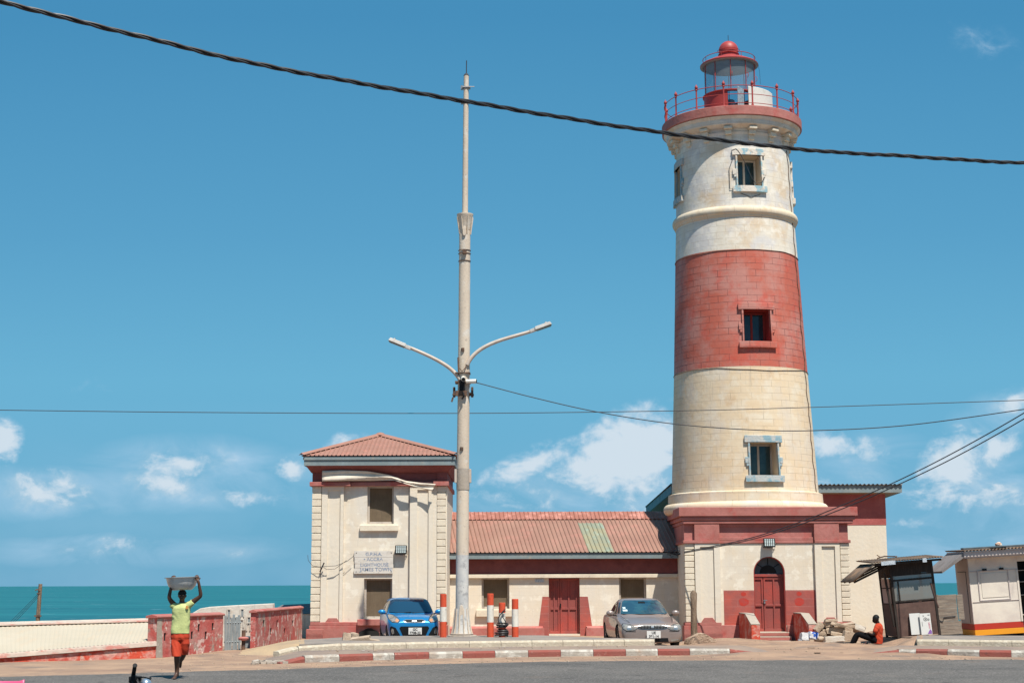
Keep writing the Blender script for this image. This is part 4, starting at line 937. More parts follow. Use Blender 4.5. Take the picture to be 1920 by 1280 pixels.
# sign boards
zt_,zb_=SZ(1032),SZ(1075); a,b=SX(664.5),SX(737)
sg=thing('sign_board','white painted wooden board lettered in faded blue above the lower window','sign',((a+b)/2,SY+.06,zb_))
H4=(zt_-zb_)/4; bds=[(0,1.15),(1.15,2.3),(2.3,3.1),(3.1,4)]
for k,(r0,r1) in enumerate(bds):
    mb=MB(); j=.015*((k*7)%3-1); mb.box(a+j,b+j*.5,SY+.03,SY+.07,zt_-H4*r1+.006,zt_-H4*r0); mb.build('plank',M['signboard'],sg,bevel=.005)
for k,(tx,sz,row,dx) in enumerate((('G.P.H.A.',.155,.55,0),('• ACCRA',.16,1.45,-.02),('LIGHTHOUSE',.155,2.42,.02),('JAMES TOWN',.17,3.22,.07))):
    mb=MB(); T_=Matrix.Translation(((a+b)/2+dx,SY+.0285,zt_-H4*row-sz*.36))@FRONT; put_text(mb,tx,sz,T_,bold=.004,spacing=1.05,depth=.0008); mb.build('lettering',M['signtext'],sg)
mb=MB()
for x in (a+.06,b-.06):
    for z in (zt_-.07,zb_+.07): mb.sphere((x,SY+.03,z),.016,5)
mb.build('screws',M['black'],sg)
flood(752,1030,SY+.10,'black led floodlight beside the lettered sign board')
# torn banner
def bann(u,v):
    top=[(604,882),(640,881),(690,883),(730,890),(760,901),(790,905),(817,907)]; bot=[(604,902),(650,901),(700,901),(740,900),(765,908),(790,915),(810,920)]
    x=u*6; i=min(5,int(x)); t=x-i
    tp=[top[i][k]+(top[i+1][k]-top[i][k])*t for k in(0,1)]; bp=[bot[i][k]+(bot[i+1][k]-bot[i][k])*t for k in(0,1)]
    px=tp[0]+(bp[0]-tp[0])*v; py=tp[1]+(bp[1]-tp[1])*v
    Y=SY-.20-.03*math.sin(v*9+u*7)-.06*math.sin(u*13)*v-(.10*u if u>.6 else 0)
    return at(px,py,Y)
mb=MB(); mb.grid(bann,40,8); bn=mb.build('banner_cloth',M['dirtywhite'],smooth=True,solid=.006); tag(bn,'torn off-white banner strip hanging twisted under the house eave','banner'); bn.name='torn_banner'

# ------------------------------------------------------------------ low wing between the towers
WY=56.3
def WX(px,py=1110,Y=WY): return P(px,py,Y)[0]
def WZ(py,px=1000,Y=WY): return P(px,py,Y)[1]
w0,w1=sx1+.002,bx0+.018
wg=thing('station_wing','low cream wing with pink corrugated roof and shaded dark red eaves joining both towers','building',((w0+w1)/2,WY,-.1))
d0=(WX(1029),WX(1087),WZ(1188),WZ(1083)); k1=(WX(903),WX(955),WZ(1140),WZ(1083)); k2=(WX(1161),WX(1212),WZ(1140),WZ(1083))
wt=WZ(1083)
mb=MB(); wall_cells(mb,w0,w1,-.7,wt-.001,WY,WY+.6,[(d0[0],d0[1],d0[2],wt-.0011),(k1[0],k1[1],k1[2],wt-.0011),(k2[0],k2[1],k2[2],wt-.0011)]); mb.build('front_wall',M['cream'],wg,uvf=uvw_)
mb=MB(); mb.box(w0,w1,WY-.13,WY+.6,wt+.001,WZ(1076)); mb.build('lintel_band',M['quoin'],wg,bevel=.012)
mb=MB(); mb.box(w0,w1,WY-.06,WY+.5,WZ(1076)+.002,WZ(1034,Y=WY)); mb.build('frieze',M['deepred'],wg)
for h,sl in ((k1,(WX(893),WX(963),WZ(1155),WZ(1142),.14)),(k2,(WX(1151),WX(1222),WZ(1155),WZ(1142),.14))): screen_window(wg,(h[0],h[1],h[2],wt-.0012),WY,sill=sl)
bz_=WZ(1173)
mb=MB()
for a,b in ((w0+.001,WX(1020)),(WX(1098),w1-.001)):
    y0,z1=WY-.14,bz_
    mb.box(a,b,y0,WY-.003,-.7,z1-.07); o_=[(a+.04 if a>w0+.1 else a,y0+.001,z1-.069),(b-.04,y0+.001,z1-.069),(b-.04,WY-.004,z1-.069),(a+.04 if a>w0+.1 else a,WY-.004,z1-.069),(a,WY-.05,z1),(b-.06,WY-.05,z1),(b-.06,WY-.004,z1),(a,WY-.004,z1)]
    mb.hexa(o_)
mb.split((d0[0]+d0[1])/2,'base_course',M['red'],wg)
mb=MB(); q=WY-.006
mb.add([(WX(1006),q,WZ(1200)),(d0[0]-.002,q,WZ(1200)),(d0[0]-.002,q,WZ(1118)),(WX(1017),q,WZ(1118))],[(0,1,2,3)])
mb.add([(d0[1]+.002,q,WZ(1200)),(WX(1113),q,WZ(1200)),(WX(1102),q,WZ(1118)),(d0[1]+.002,q,WZ(1118))],[(0,1,2,3)])
mb.split((d0[0]+d0[1])/2,'door_surround_paint',M['dado'],wg,uvf=uvw_)
dy=WY+.22; dx0,dx1=d0[0],d0[1]; mb=MB(); mb.box(dx0,dx1,dy+.04,dy+.09,d0[2],wt-.002); lx=dx0+.36*(dx1-dx0)
leaf(dx0+.01,lx-.012,d0[2],wt-.01,(0,.5,1),(.45,)); leaf(lx+.012,dx1-.08,d0[2],wt-.01,(0,.5,1),(.45,)); mb.box(dx1-.079,dx1-.002,dy-.03,dy+.039,d0[2],wt-.003)
dr=mb.build('door',M['doorred'],wg,bevel=.008)
mb=MB(); mb.cbox((lx+.02,dy-.02,d0[2]+1.0),(.05,.04,.14)); mb.build('handle',M['black'],dr)
M['plaque']=mat('plaque_paint',(.48,.52,.55),.6,[((.16,.2,.26),30,.52,.58,.7)])
mb=MB(); mb.box(WX(1003),WX(1020),WY-.03,WY-.003,WZ(1091),WZ(1084.5)); mb.build('number_plaque',M['plaque'],wg,bevel=.004)
# roof
ry,rY=55.86,58.3
eA=at(838,1037,ry); eB=at(1281,1034,ry); rz1=P(1000,963,rY)[1]
eA.z=eB.z=P(1000,1036,ry)[1]+.02; eA.x=w0+.01; eB.x=bx0+.35
shx=-.42
rA=Vector((eA.x+.0,rY,rz1)); rB=Vector((bx0+.2,rY,rz1))
def yf(u): 
    x=eA.x+(eB.x-eA.x)*u
    return 1 if False else 0
# ribs are laid slightly skew to the eave, so the sheet is a parallelogram clipped by the two towers
W_tot=eB.x-eA.x+1.0; nw=int(W_tot/.155); 
mb=MB(); per=8; nu=nw*per; slope=Vector((0,rY-ry,rz1-eA.z)); nrm=Vector((0,-slope.z,slope.y)).normalized()
X0=eA.x; X1=eB.x+1.0
for j in range(5):
    v=j/4
    for i in range(nu+1):
        x=X0+(X1-X0)*i/nu; c=(1.3 if i%per in (0,1) else -.2)
        p=Vector((max(w0+.003,x+shx*v),ry,eA.z))+Vector((0,slope.y*v,slope.z*v))+nrm*.022*c; mb.v.append(p)
for j in range(4):
    for i in range(nu):
        a=j*(nu+1)+i; xm=X0+(X1-X0)*(i+.5)/nu
        mi=1 if (WX(1104,1035,ry)<xm<WX(1152,1035,ry)) else 0
        if max(mb.v[a].x,mb.v[a+nu+2].x)>eB.x+.06: continue
        if j==3: mi=0
        mb.f.append((a,a+1,a+nu+2,a+nu+1)); mb.m.append(mi)
mb.build('roof_sheet',[M['pinkroof'],M['yellowroof']],wg)
mb=MB(); mb.add([(w0,rY-.42,rz1-.42*slope.z/slope.y+.035),(rB.x,rY-.42,rz1-.42*slope.z/slope.y+.035),(rB.x,rY,rz1+.075),(w0,rY,rz1+.075),(w0,rY+.4,rz1-.1),(rB.x,rY+.4,rz1-.1)],[(0,1,2,3),(3,2,5,4)])
mb.build('ridge_cap',M['ridge'],wg,solid=.01)
mb=MB()
for i in range(nw):
    x=w0+.1+i*.155
    if x<rB.x-.1: mb.box(x-.03,x+.02,rY-.43,rY-.02,rz1+.0,rz1+.078-.0) if False else mb.tube([(x,rY-.43,rz1-.42*slope.z/slope.y+.045),(x-.05,rY-.01,rz1+.085)],.018,4)
mb.build('ridge_ribs',M['ridge'],wg)
mb=MB(); mb.add([(w0,rY,rz1-.05),(w1,rY,rz1-.05),(w1,rY+3.4,eA.z),(w0,rY+3.4,eA.z)],[(0,1,2,3)]); mb.build('rear_roof',M['pinkroof'],wg)
mb=MB(); mb.box(w0,w1,61.5,61.8,-.7,eA.z-.05); mb.build('rear_wall',M['cream'],wg,uvf=uvw_)
fz1,fz0=eA.z-.03,WZ(1047,Y=ry+.05)
mb=MB(); mb.box(w0,w1-.0,ry+.05,ry+.09,fz0,fz1); mb.build('fascia',M['fascia'],wg)
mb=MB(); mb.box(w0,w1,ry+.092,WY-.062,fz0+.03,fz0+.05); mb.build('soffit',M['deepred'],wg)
# white service wires gathered at the eave corner
mb=MB(); rnd=random.Random(3)
for k in range(16):
    p=at(1262+rnd.uniform(-6,20),1032+rnd.uniform(-3,12),55.3); pts_=[p]
    for q in range(4): p=p+Vector((rnd.uniform(-.14,.14),rnd.uniform(-.06,.06),rnd.uniform(-.14,.10))); pts_.append(p)
    mb.tube(pts_,.008,4)
mb.build('wire_tangle',M['wire'],wg)
mb=MB()
for (x0,x1,zz_) in ((1253,1282,1046),):
    mb.tube([at(1250,1034,55.4),at(1270,1040,55.3),at(1283,1034,55.2)],.03,6)
mb.build('cable_bundle',M['wire'],wg)

# ------------------------------------------------------------------ taller block behind the lighthouse
KY=61.5
kx1=P(1662,1000,KY)[0]; kz=lambda py,Y=KY:P(1600,py,Y)[1]
kb=thing('rear_building','flat roofed cream building with red upper wall and dark eaves behind the lighthouse','building',(11,KY,-.4))
kx0=P(1262,940,KY)[0]+.5
mb=MB(); mb.box(kx0,kx1,KY,KY+11,-1.0,kz(984)); mb.build('wall',M['panel'],kb)
mb=MB(); mb.box(kx0,kx1+.01,KY-.01,KY+11,kz(984)+.002,kz(926)); 
M['redwash']=mat('red_limewash',(.38,.10,.09),.85,[((.47,.15,.13),1.4,.45,.65,.8),((.3,.07,.06),3,.5,.7,.5)],(8,.01))
mb.build('red_upper_wall',M['redwash'],kb)
fy=KY-.50; fx0=P(1258,912,fy)[0]; fx1=P(1691,914,fy)[0]; f1,f0=kz(909,fy),kz(923,fy)
back=11.6
mb=MB()
mb.box(fx0,fx1,fy,fy+.05,f0,f1)
mb.hexa([(fx0,fy+.051,f0),(fx0+.05,fy+.051,f0),(fx0+.05,fy+back,f0-.3),(fx0,fy+back,f0-.3),(fx0,fy+.051,f1+.1),(fx0+.05,fy+.051,f1+.1),(fx0+.05,fy+back,f1-.3),(fx0,fy+back,f1-.3)])
mb.hexa([(fx1-.05,fy+.051,f0),(fx1,fy+.051,f0),(fx1,fy+back,f0-.3),(fx1-.05,fy+back,f0-.3),(fx1-.05,fy+.051,f1),(fx1,fy+.051,f1),(fx1,fy+back,f1-.3),(fx1-.05,fy+back,f1-.3)])
mb.build('fascia',M['fascia'],kb)
mb=MB(); mb.hexa([(fx0+.05,fy+.052,f0-.0),(fx1-.05,fy+.052,f0-.0),(kx1+.02,KY-.012,kz(926)),(kx0-.02,KY-.012,kz(926)),(fx0+.05,fy+.052,f0+.03),(fx1-.05,fy+.052,f0+.03),(kx1+.02,KY-.012,kz(926)+.03),(kx0-.02,KY-.012,kz(926)+.03)])
mb.add([(fx1-.05,fy+.05,f0),(fx1-.05,fy+back,f0-.3),(kx1+.012,KY+10.9,kz(926)-.25),(kx1+.012,KY-.01,kz(926))],[(0,1,2,3)])
mb.add([(fx0+.05,fy+.05,f0),(fx0+.05,fy+back,f0-.3),(kx0-.012,KY+10.9,kz(926)-.25),(kx0-.012,KY-.01,kz(926))],[(0,1,2,3)])
mb.build('soffit',M['soffit'],kb)
mb=MB(); corrugated(mb,(fx0-.05,fy-.08,f1+.02),(fx1+.05,fy-.08,f1+.02),(fx1+.05,fy+back,f1-.28),(fx0-.05,fy+back,f1-.28),54,.028); mb.build('roof_sheet',M['oldroof'],kb,smooth=True,solid=.004)

# ------------------------------------------------------------------ tall street lamp pole
PY=46.0
def PX(px,py): return P(px,py,PY)
lp=thing('street_lamp','tall tapering concrete pole with two lamp arms and a thin upper mast','street lamp',(P(866,1188,PY)[0],PY,.33))
axp=[(866,1186),(866.3,1140),(867,1040),(868,880),(869.5,720),(870.5,600),(871.5,430)]
def wid(py): # radius in px
    return {1186:12.6,1140:12.2,1040:11.8,880:11.6,720:11.2,600:10.8,430:10.4}[py]
def rpx(r,py):
    r_=ray(870,py); return r*PY/r_[1]/F_PX
def pt(px,py,dy=0): return at(px,py,PY+dy)
mb=MB(); mb.tube([pt(*a) for a in axp[:3]],[rpx(wid(a[1]),a[1]) for a in axp[:3]],20); mb.build('lower_shaft',M['polelow'],lp,smooth=True)
mb=MB(); mb.tube([pt(*a) for a in axp[2:]],[rpx(wid(a[1]),a[1]) for a in axp[2:]],20); mb.build('shaft',M['pole'],lp,smooth=True)
mb=MB(); mb.tube([pt(871.7,432),pt(872,406),pt(872,404),pt(872,402)],[rpx(10.6,430),rpx(14.5,406),rpx(15.5,404),rpx(15.5,402)],20); cp=mb.build('flared_cap',M['pole'],lp,smooth=True,ang=30)
mb=MB()
for k in range(8):
    a=R(22+45*k); c0=pt(872,430); c1=pt(872,408); r0,r1=rpx(11,430),rpx(15.6,406)
    mb.tube([c0+Vector((math.cos(a)*r0,math.sin(a)*r0,-.15)),c1+Vector((math.cos(a)*r1,math.sin(a)*r1,0))],.018,4)
mb.build('cap_fins',M['pole'],lp)
mb=MB(); mb.tube([pt(872,404),pt(872.7,300),pt(873.6,200),pt(874.3,142)],[rpx(5.6,404),rpx(5.3,300),rpx(5,200),rpx(4.8,142)],14); mb.build('upper_mast',M['pole'],lp,smooth=True)
mb=MB(); mb.tube([pt(874.3,142),pt(874.5,138)],[rpx(5.4,142),rpx(2,138)],12); mb.tube([pt(874.5,138),pt(874.8,114)],.016,6); mb.build('lightning_rod',M['wire'],lp)
mb=MB()
for py in (165,192): 
    c=pt(874,py); mb.cbox(c,(.26,.2,.05)); mb.cbox(c+Vector((-.13,0,0)),(.07,.1,.12)); mb.tube([c+Vector((-.1,-.1,0)),c+Vector((.26,-.1,0))],.015,5)
mb.build('mast_clamp',M['steel'],lp)
mb=MB(); 
for py in (470,476,490): c=pt(871,py); mb.tube([c+Vector((rpx(11.5,py)*math.cos(t),rpx(11.5,py)*math.sin(t),0)) for t in [2*math.pi*i/16 for i in range(17)]],.012,4,cap=False)
mb.cbox(pt(871,472,-.22),(.12,.1,.12)); mb.build('pole_strap',M['rust'],lp)
def oval_plate(px,py,w,h,nm,mm='pole'):
    c=pt(px,py); y=c.y-rpx(11.3,py)-.012; mb=MB(); pts_=[]
    for k in range(20):
        t=2*math.pi*k/20; x=w*math.copysign(abs(math.cos(t))**.9,math.cos(t)); z=h*math.sin(t)+(.06*math.copysign(1,math.sin(t)) if abs(math.sin(t))>.3 else 0); pts_.append((c.x+x,c.z+z))
    mb.prism(pts_[::-1] if False else pts_,y-.03,y+.06); mb.build(nm,M[mm],lp,bevel=.01)
oval_plate(865.5,1143,.055,.085,'access_cover'); oval_plate(871,436,.05,.085,'access_cover')
mb=MB()
for px,py in ((868,657),(866,842)): c=pt(px,py); mb.lathe([(.0,c.z-.05),(.05,c.z-.05),(.05,c.z+.05),(0,c.z+.05)],c.x,c.y-rpx(11,py)-.0,10)
mb.build('hook_eye',M['rust'],lp)
# collar sleeve with lugs
mb=MB(); a,b=pt(868,918),pt(868,878); mb.tube([a,b],[rpx(12.4,918)]*2,20); mb.build('sleeve',M['concrete'],lp,smooth=True)
mb=MB(); 
for s_ in (-1,1): c=pt(868,892); mb.cbox(c+Vector((s_*.215,0,0)),(.07,.16,.40))
mb.split(pt(868,892).x,'sleeve_lug',M['arm'],lp,bevel=.01)
# fluted base and plinth
mb=MB(); b0=pt(866,1140); zt_=b0.z; zb_=.40; pr=[(.20,zt_),(.215,zt_-.15),(.26,zb_+.12),(.29,zb_)]
mb.lathe(pr,b0.x,PY,20); mb.build('base_skirt',M['polelow'],lp,smooth=True)
mb=MB()
for k in range(12):
    a=R(15+30*k); 
    mb.tube([(b0.x+math.sin(a)*.20,PY-math.cos(a)*.20,zt_+.0),(b0.x+math.sin(a)*.27,PY-math.cos(a)*.27,zb_+.15),(b0.x+math.sin(a)*.31,PY-math.cos(a)*.31,zb_)],.022,5)
mb.build('base_ribs',M['pole'],lp)
mb=MB(); mb.slab([(b0.x+.42*math.cos(R(t))*(1.05+.05*math.sin(t)),PY+.4*math.sin(R(t))) for t in range(0,360,20)],.1,.37); mb.slab([(b0.x+.34*math.cos(R(t)),PY+.33*math.sin(R(t))) for t in range(0,360,20)],.372,.42); mb.build('plinth',M['concrete'],lp,bevel=.03)
# lamp arms
def bez(p,n=14):
    P_=[Vector(q) for q in p]; o=[]
    for i in range(n+1):
        t=i/n; q=P_[:]
        while len(q)>1: q=[q[k].lerp(q[k+1],t) for k in range(len(q)-1)]
        o.append(q[0])
    return o
for nm,ctrl,hd in (('R',[(876,684),(886,660),(912,640),(955,634),(999,620)],((997,620),(1034,607))),('L',[(863,713),(850,690),(832,680),(800,664),(764,650)],((767,652),(729,637)))):
    pts_=bez([pt(*c,(-.15 if nm=='R' else -.1)) for c in ctrl]); mb=MB(); mb.tube(pts_,[.062-.012*i/14 for i in range(15)],10)
    arm=mb.build('lamp_arm',M['arm'],lp,smooth=True)
    a=pt(*hd[0],-.15); b=pt(*hd[1],-.15); d=(b-a); Ld=d.length; d.normalize(); up=Vector((0,-1,0)).cross(d)
    if up.z<0: up=-up
    side=Vector((0,1,0))
    def hp(x,y,z): return a+d*x+side*y+up*z
    mb=MB(); mb.hexa([hp(.10,-.13,-.03),hp(Ld,-.15,-.03),hp(Ld,.15,-.03),hp(.10,.13,-.03),hp(.12,-.11,.075),hp(Ld-.03,-.12,.075),hp(Ld-.03,.12,.075),hp(.12,.11,.075)])
    mb.hexa([hp(-.06,-.06,-.05),hp(.14,-.09,-.05),hp(.14,.09,-.05),hp(-.06,.06,-.05),hp(-.06,-.05,.05),hp(.119,-.08,.05),hp(.119,.08,.05),hp(-.06,.05,.05)])
    hdo=mb.build('lamp_head',M['lamphead'],arm,bevel=.015)
    mb=MB(); mb.hexa([hp(.16,-.115,-.055),hp(Ld-.03,-.125,-.055),hp(Ld-.03,.125,-.055),hp(.16,.115,-.055),hp(.13,-.12,-.032),hp(Ld-.01,-.135,-.032),hp(Ld-.01,.135,-.032),hp(.13,.12,-.032)]); mb.build('lens',M['lens'],arm)
    mb=MB(); mb.tube([hp(Ld-.15,0,.07),hp(Ld-.15,0,.115)],.03,8); mb.build('photocell',M['lamphead'],arm)
# brackets with insulators, junk on the pole
mb=MB(); c=pt(868.5,739); mb.cbox(c+Vector((0,-.0,0)),(.56,.10,.10)); 
for s_ in (-1,1): mb.cbox(c+Vector((s_*.27,-.02,.06)),(.07,.16,.30)); mb.cbox(c+Vector((s_*.27,-.02,-.02)),(.10,.2,.05))
mb.cbox(c+Vector((-.05,-.25,.0)),(.34,.08,.16)); mb.tube([c+Vector((-.3,-.1,-.1)),c+Vector((-.34,-.12,-.24))],.03,6); mb.build('clamp_frame',M['rust'],lp,bevel=.008)
mb=MB(); mb.cbox(pt(866.5,722,-.24),(.17,.12,.34)); mb.tube([pt(868,735,-.3),pt(870,742,-.33),pt(866,748,-.3)],.03,6); mb.build('junction_box',M['black'],lp,bevel=.02)
mb=MB(); mb.cbox(pt(868,700,0),(.45,.42,.03)); mb.tube([pt(862,690,-.2),pt(866,696,-.25),pt(872,690,-.22),pt(874,686,-.2)],.015,5); mb.tube([pt(859,670,-.18),pt(860,696,-.2)],.03,6); mb.cbox(pt(868,717,.0),(.46,.44,.05)); mb.build('wire_straps',M['rust'],lp)
# two cameras
for lab,p0,p1 in (('dark faced security camera on the pole pointing at the viewer',(869,711,-.5),(868,709,-.15)),('white bullet security camera on the pole pointing right',(893,714.5,-.30),(874,715,-.26))):
    a,b=pt(p0[0],p0[1],p0[2]),pt(p1[0],p1[1],p1[2]); t=thing('security_camera',lab,'security camera',b,group='cameras on the lamp pole')
    mb=MB(); mb.tube([b,a],.065,12); mb.build('housing',M['whitemetal'],t,smooth=True)
    d=(a-b).normalized(); mb=MB(); mb.tube([a,a+d*.012],.055,12); mb.build('lens',M['black'],t)
    mb=MB(); mb.tube([b+(a-b)*.3+Vector((0,0,-.05)),b+(a-b)*.3+Vector((-.0,.08,-.16))],.02,6); mb.build('mount',M['steel'],t)

# ------------------------------------------------------------------ bollards
def bollard(px,pt_,pb,label,red=('boldred','boldwhite'),bands=None,Yb=45.3):
    x,z0=P(px,pb,Yb); z1=P(px,pt_,Yb)[1]; r=.098; z0=.33
    t=thing('bollard',label,'bollard',(x,Yb,z0),group='red and white pipe bollards beside the lamp pole')
    b=bands or (.0,.36,.72,1); H_=z1-z0
    for k in range(3):
        za,zb2=z0-(.15 if k==0 else 0)+H_*b[k]+(0 if k==0 else .0),z0+H_*b[k+1]; mb=MB()
        pr=[(r-.001*k,za),(r-.001*k,zb2)] if k<2 else [(r-.002,za),(r-.002,zb2-.01),(r-.02,zb2),(0.001,zb2-.005)]
        mb.lathe(pr,x,Yb,20); mb.build('painted_band',M[red[0] if k!=1 else red[1]],t,smooth=True,ang=50)
    return t,x,z0
bollard(831,1113,1191,'tall bollard with black scrawls beside the blue car',bands=(0,.36,.70,1))
bollard(919.5,1112,1190,'tall bollard with black marks, second from the lamp pole on the right side of it',bands=(0,.34,.73,1))
bollard(966,1122,1190,'clean bollard without marks, rightmost of the row',red=('boldred','boldclean'),bands=(0,.27,.73,1))
t,x,z0=bollard(941.5,1129,1190,'shortest bollard with black cable coiled round its foot',red=('boldred','boldclean'),bands=(0,.30,.70,1))
cc=thing('cable_coil','black cable wound in loops round the shortest bollard','cable',(x,45.3,z0))
mb=MB(); rnd=random.Random(5); pts_=[]
for k in range(13*16):
    a=2*math.pi*k/16; tt=k/(13*16); r=.125+.035*math.sin(tt*9)+.02*math.sin(a*.37+tt*40)+(.03 if tt<.5 else 0); pts_.append((x+r*math.cos(a),45.3+r*math.sin(a),z0+.03+.36*tt+.02*math.sin(a*.5)))
mb.tube(pts_,.021,6); mb.build('loops',M['cable'],cc,smooth=True)
mb=MB(); mb.tube(bez([(x-.05,45.15,z0+.38),(x-.22,45.1,z0+.52),(x+.02,45.14,z0+.72),(x+.1,45.15,z0+.80)],12),.014,6); mb.tube(bez([(x+.09,45.15,z0+.36),(x+.16,45.1,z0+.50),(x-.10,45.13,z0+.58),(x-.02,45.14,z0+.70),(x+.1,45.15,z0+.74)],12),.014,6); mb.build('loose_end',M['cable'],cc,smooth=True)

# ------------------------------------------------------------------ walls on the left
def wall_run(name,label,pA,pB,h,th,mname,cap,slots,z0=-.3,ends=True,capm='red',group=None,sw=.055):
    A=Vector((pA[0],pA[1],0)); B=Vector((pB[0],pB[1],0)); d=(B-A); Ln=d.length; d.normalize(); n_=Vector((-d.y,d.x,0))  # n_ away from viewer
    t=thing(name,label,'wall',((A.x+B.x)/2,(A.y+B.y)/2,0),group=group)
    def q(u,v,z): p=A+d*u+n_*v; return Vector((p.x,p.y,z))
    mb=MB(); hl=[(u-sw,u+sw,z-.10,z+.10) for u,z in slots]; m2=MB(); wall_cells(m2,0,Ln,z0,h,0,th,hl)
    for v in m2.v: mb.v.append(q(v.x,v.y,v.z))
    mb.f=m2.f; mb.m=m2.m; mb.build('masonry',M[mname],t)
    if slots:
        mb=MB()
        for (a,b,c_,e) in hl: mb.hexa([q(a,.03,c_),q(b,.03,c_),q(b,.05,c_),q(a,.05,c_),q(a,.03,e),q(b,.03,e),q(b,.05,e),q(a,.05,e)])
        mb.build('slot_back',M['void'],t)
    if cap:
        mb=MB(); vs=[]
        for u in (-.06,Ln+.03):
            for v,z in ((-.035,h+.002),(-.045,h+.03),(-.035,h+.06),(th*.5,h+.10),(th+.04,h+.06),(th+.04,h+.002)): vs.append(q(u,v,z))
        mb.add(vs,[tuple(range(5,-1,-1)),tuple(range(6,12))]+[(i,(i+1)%6,(i+1)%6+6,i+6) for i in range(6)]); mb.build('coping',M[capm],t,bevel=.01)
    return t,q,Ln
gA=G(293,1233); gB=G(417,1223.0)
def hz(px,py,g): # height at ground point g seen at pixel row py
    return P(px,py,g[1])[1]
def fr(px,g0,g1):  # fraction along wall where column px falls
    return None
t,q,Ln=wall_run('boundary_wall','peeling red wall with slots between the long cream roof and the gate',gA,gB,hz(293,1157,gA)-.02,.28,'wornred',True,[])
bpy.context.view_layer.update()
def slots_for(A,B,pix):
    out_=[]; A=Vector((A[0],A[1],0)); B=Vector((B[0],B[1],0)); d=B-A; Ln=d.length
    for px,py in pix:
        r=ray(px,py); # intersect vertical plane
        den=r[0]*d.y-r[1]*d.x; t_=(A.x*d.y-A.y*d.x)/den; X_,Y_,Z_=r[0]*t_,r[1]*t_,EYE+r[2]*t_
        out_.append((((Vector((X_,Y_,0))-A).length),Z_))
    return out_
# rebuild with slots (the first call only fixed the run)
for ch in list(t.children): bpy.data.objects.remove(ch)
bpy.data.objects.remove(t)
t,q,Ln=wall_run('boundary_wall','peeling red wall with slots between the long cream roof and the gate',gA,gB,hz(293,1157,gA)-.02,.28,'wornred',True,slots_for(gA,gB,[(309.5,1193),(373,1176),(386,1190),(399,1174),(360,1190),(347,1177)]))
mb=MB(); hh=hz(293,1157,gA)-.03
mb.hexa([q(-.012,-.006,-.2),q(.30,-.006,-.2),q(.30,.0,-.2),q(-.012,.0,-.2),q(-.012,-.006,hh),q(.18,-.006,hh),q(.18,0,hh),q(-.012,0,hh)]); mb.build('bare_plaster_end',M['concrete'],t)
gC=G(478,1219.5); gD=(SX(581),52.0)
gC=(gC[0],gC[1]);
hC=hz(478,1149,gC)-.02
t,q,Ln=wall_run('boundary_wall','scraped red wall with slots running from the gate to the two storey house',gC,gD,hC+.03,.14,'wornred',True,slots_for(gC,gD,[(494.5,1168),(508,1183),(520,1168),(534,1183),(549,1168)]),sw=.13)
# grey picket gate
ga=Vector((gB[0]+.02,gB[1]+.1,0)); ge=G(450,1221); gd=(Vector((ge[0],ge[1],0))-ga); 
gt=thing('picket_gate','grey wooden picket gate with uneven slats between the red walls','gate',(ga.x,ga.y,0))
for i,hh in enumerate((1.0,1.02,.93,1.02,.95,1.0)):
    c=ga+gd*((i+.5)/6); mb=MB(); mb.cbox((c.x,c.y,.03+hh/2*.98),(.068,.03,hh*.98),Matrix.Rotation(R((i*37%5-2)*.7),3,'Y')); mb.build('picket',M['grey'],gt,bevel=.008)
mb=MB()
for z in (.28,.80):
    mb.tube([ga+Vector((0,.04,z)),ga+gd+Vector((0,.04,z))],.03,4)
mb.build('rail',M['grey'],gt)
g_=G(456,1222); 
t=thing('mushroom_post','short red post with rounded cap beside the picket gate','post',(g_[0],g_[1],0))
mb=MB(); mb.lathe([(.055,-.1),(.055,.60)],g_[0],g_[1],12); mb.build('shaft',M['rust'],t,smooth=True)
mb=MB(); zt_=P(455,1192,g_[1])[1]; mb.lathe([(.05,zt_-.12),(.13,zt_-.10),(.15,zt_-.05),(.11,zt_-.02),(0,zt_)],g_[0],g_[1],14); mb.build('cap',M['red'],t,smooth=True)
# whitewashed fort-like wall beyond the gate
Yf=48.0
t=thing('whitewashed_wall','whitewashed parapet wall with narrow slots behind the picket gate','wall',(P(440,1190,Yf)[0],Yf,-1.5))
pr=[(355,1152),(375,1140),(392,1137),(440,1134),(512,1130.5),(512,1230),(355,1230)]
poly=[(P(px,py,Yf)[0],P(px,py,Yf)[1]) for px,py in pr]; mb=MB(); mb.prism(poly[::-1],Yf,Yf+.35); mb.build('masonry',M['fort'],t,bevel=.02)
mb=MB()
for px,py in ((429.5,1149),(454.5,1148),(442,1164),(467,1163),(453.5,1168),(466,1174)):
    c=at(px,py,Yf); 
    for s_ in (-1,1): mb.box(c.x+s_*.05-.015,c.x+s_*.05+.015,Yf-.03,Yf-.002,c.z-.12,c.z+.10)
    mb.box(c.x-.066,c.x+.066,Yf-.031,Yf-.001,c.z+.102,c.z+.13)
mb.build('slot_trim',M['fort'],t)
mb=MB()
for px,py in ((429.5,1149),(454.5,1148),(442,1164),(467,1163)):
    c=at(px,py,Yf); mb.box(c.x-.034,c.x+.034,Yf-.006,Yf-.001,c.z-.12,c.z+.10)
mb.build('slot_back',M['grey'],t)
t=thing('grey_box','low grey cabinet with projecting lid behind the red post','cabinet',(P(470,1210,45.5)[0],45.5,-.4))
a,b=P(458,1200,45.5)[0],P(482,1200,45.5)[0]; mb=MB(); mb.box(a,b,45.5,46.2,-.4,P(465,1196,45.5)[1]); mb.build('body',M['grey'],t)
mb=MB(); mb.box(a-.05,b+.05,45.43,46.25,P(465,1196,45.5)[1]+.002,P(465,1193,45.5)[1]); mb.build('lid',M['darkfascia'],t)
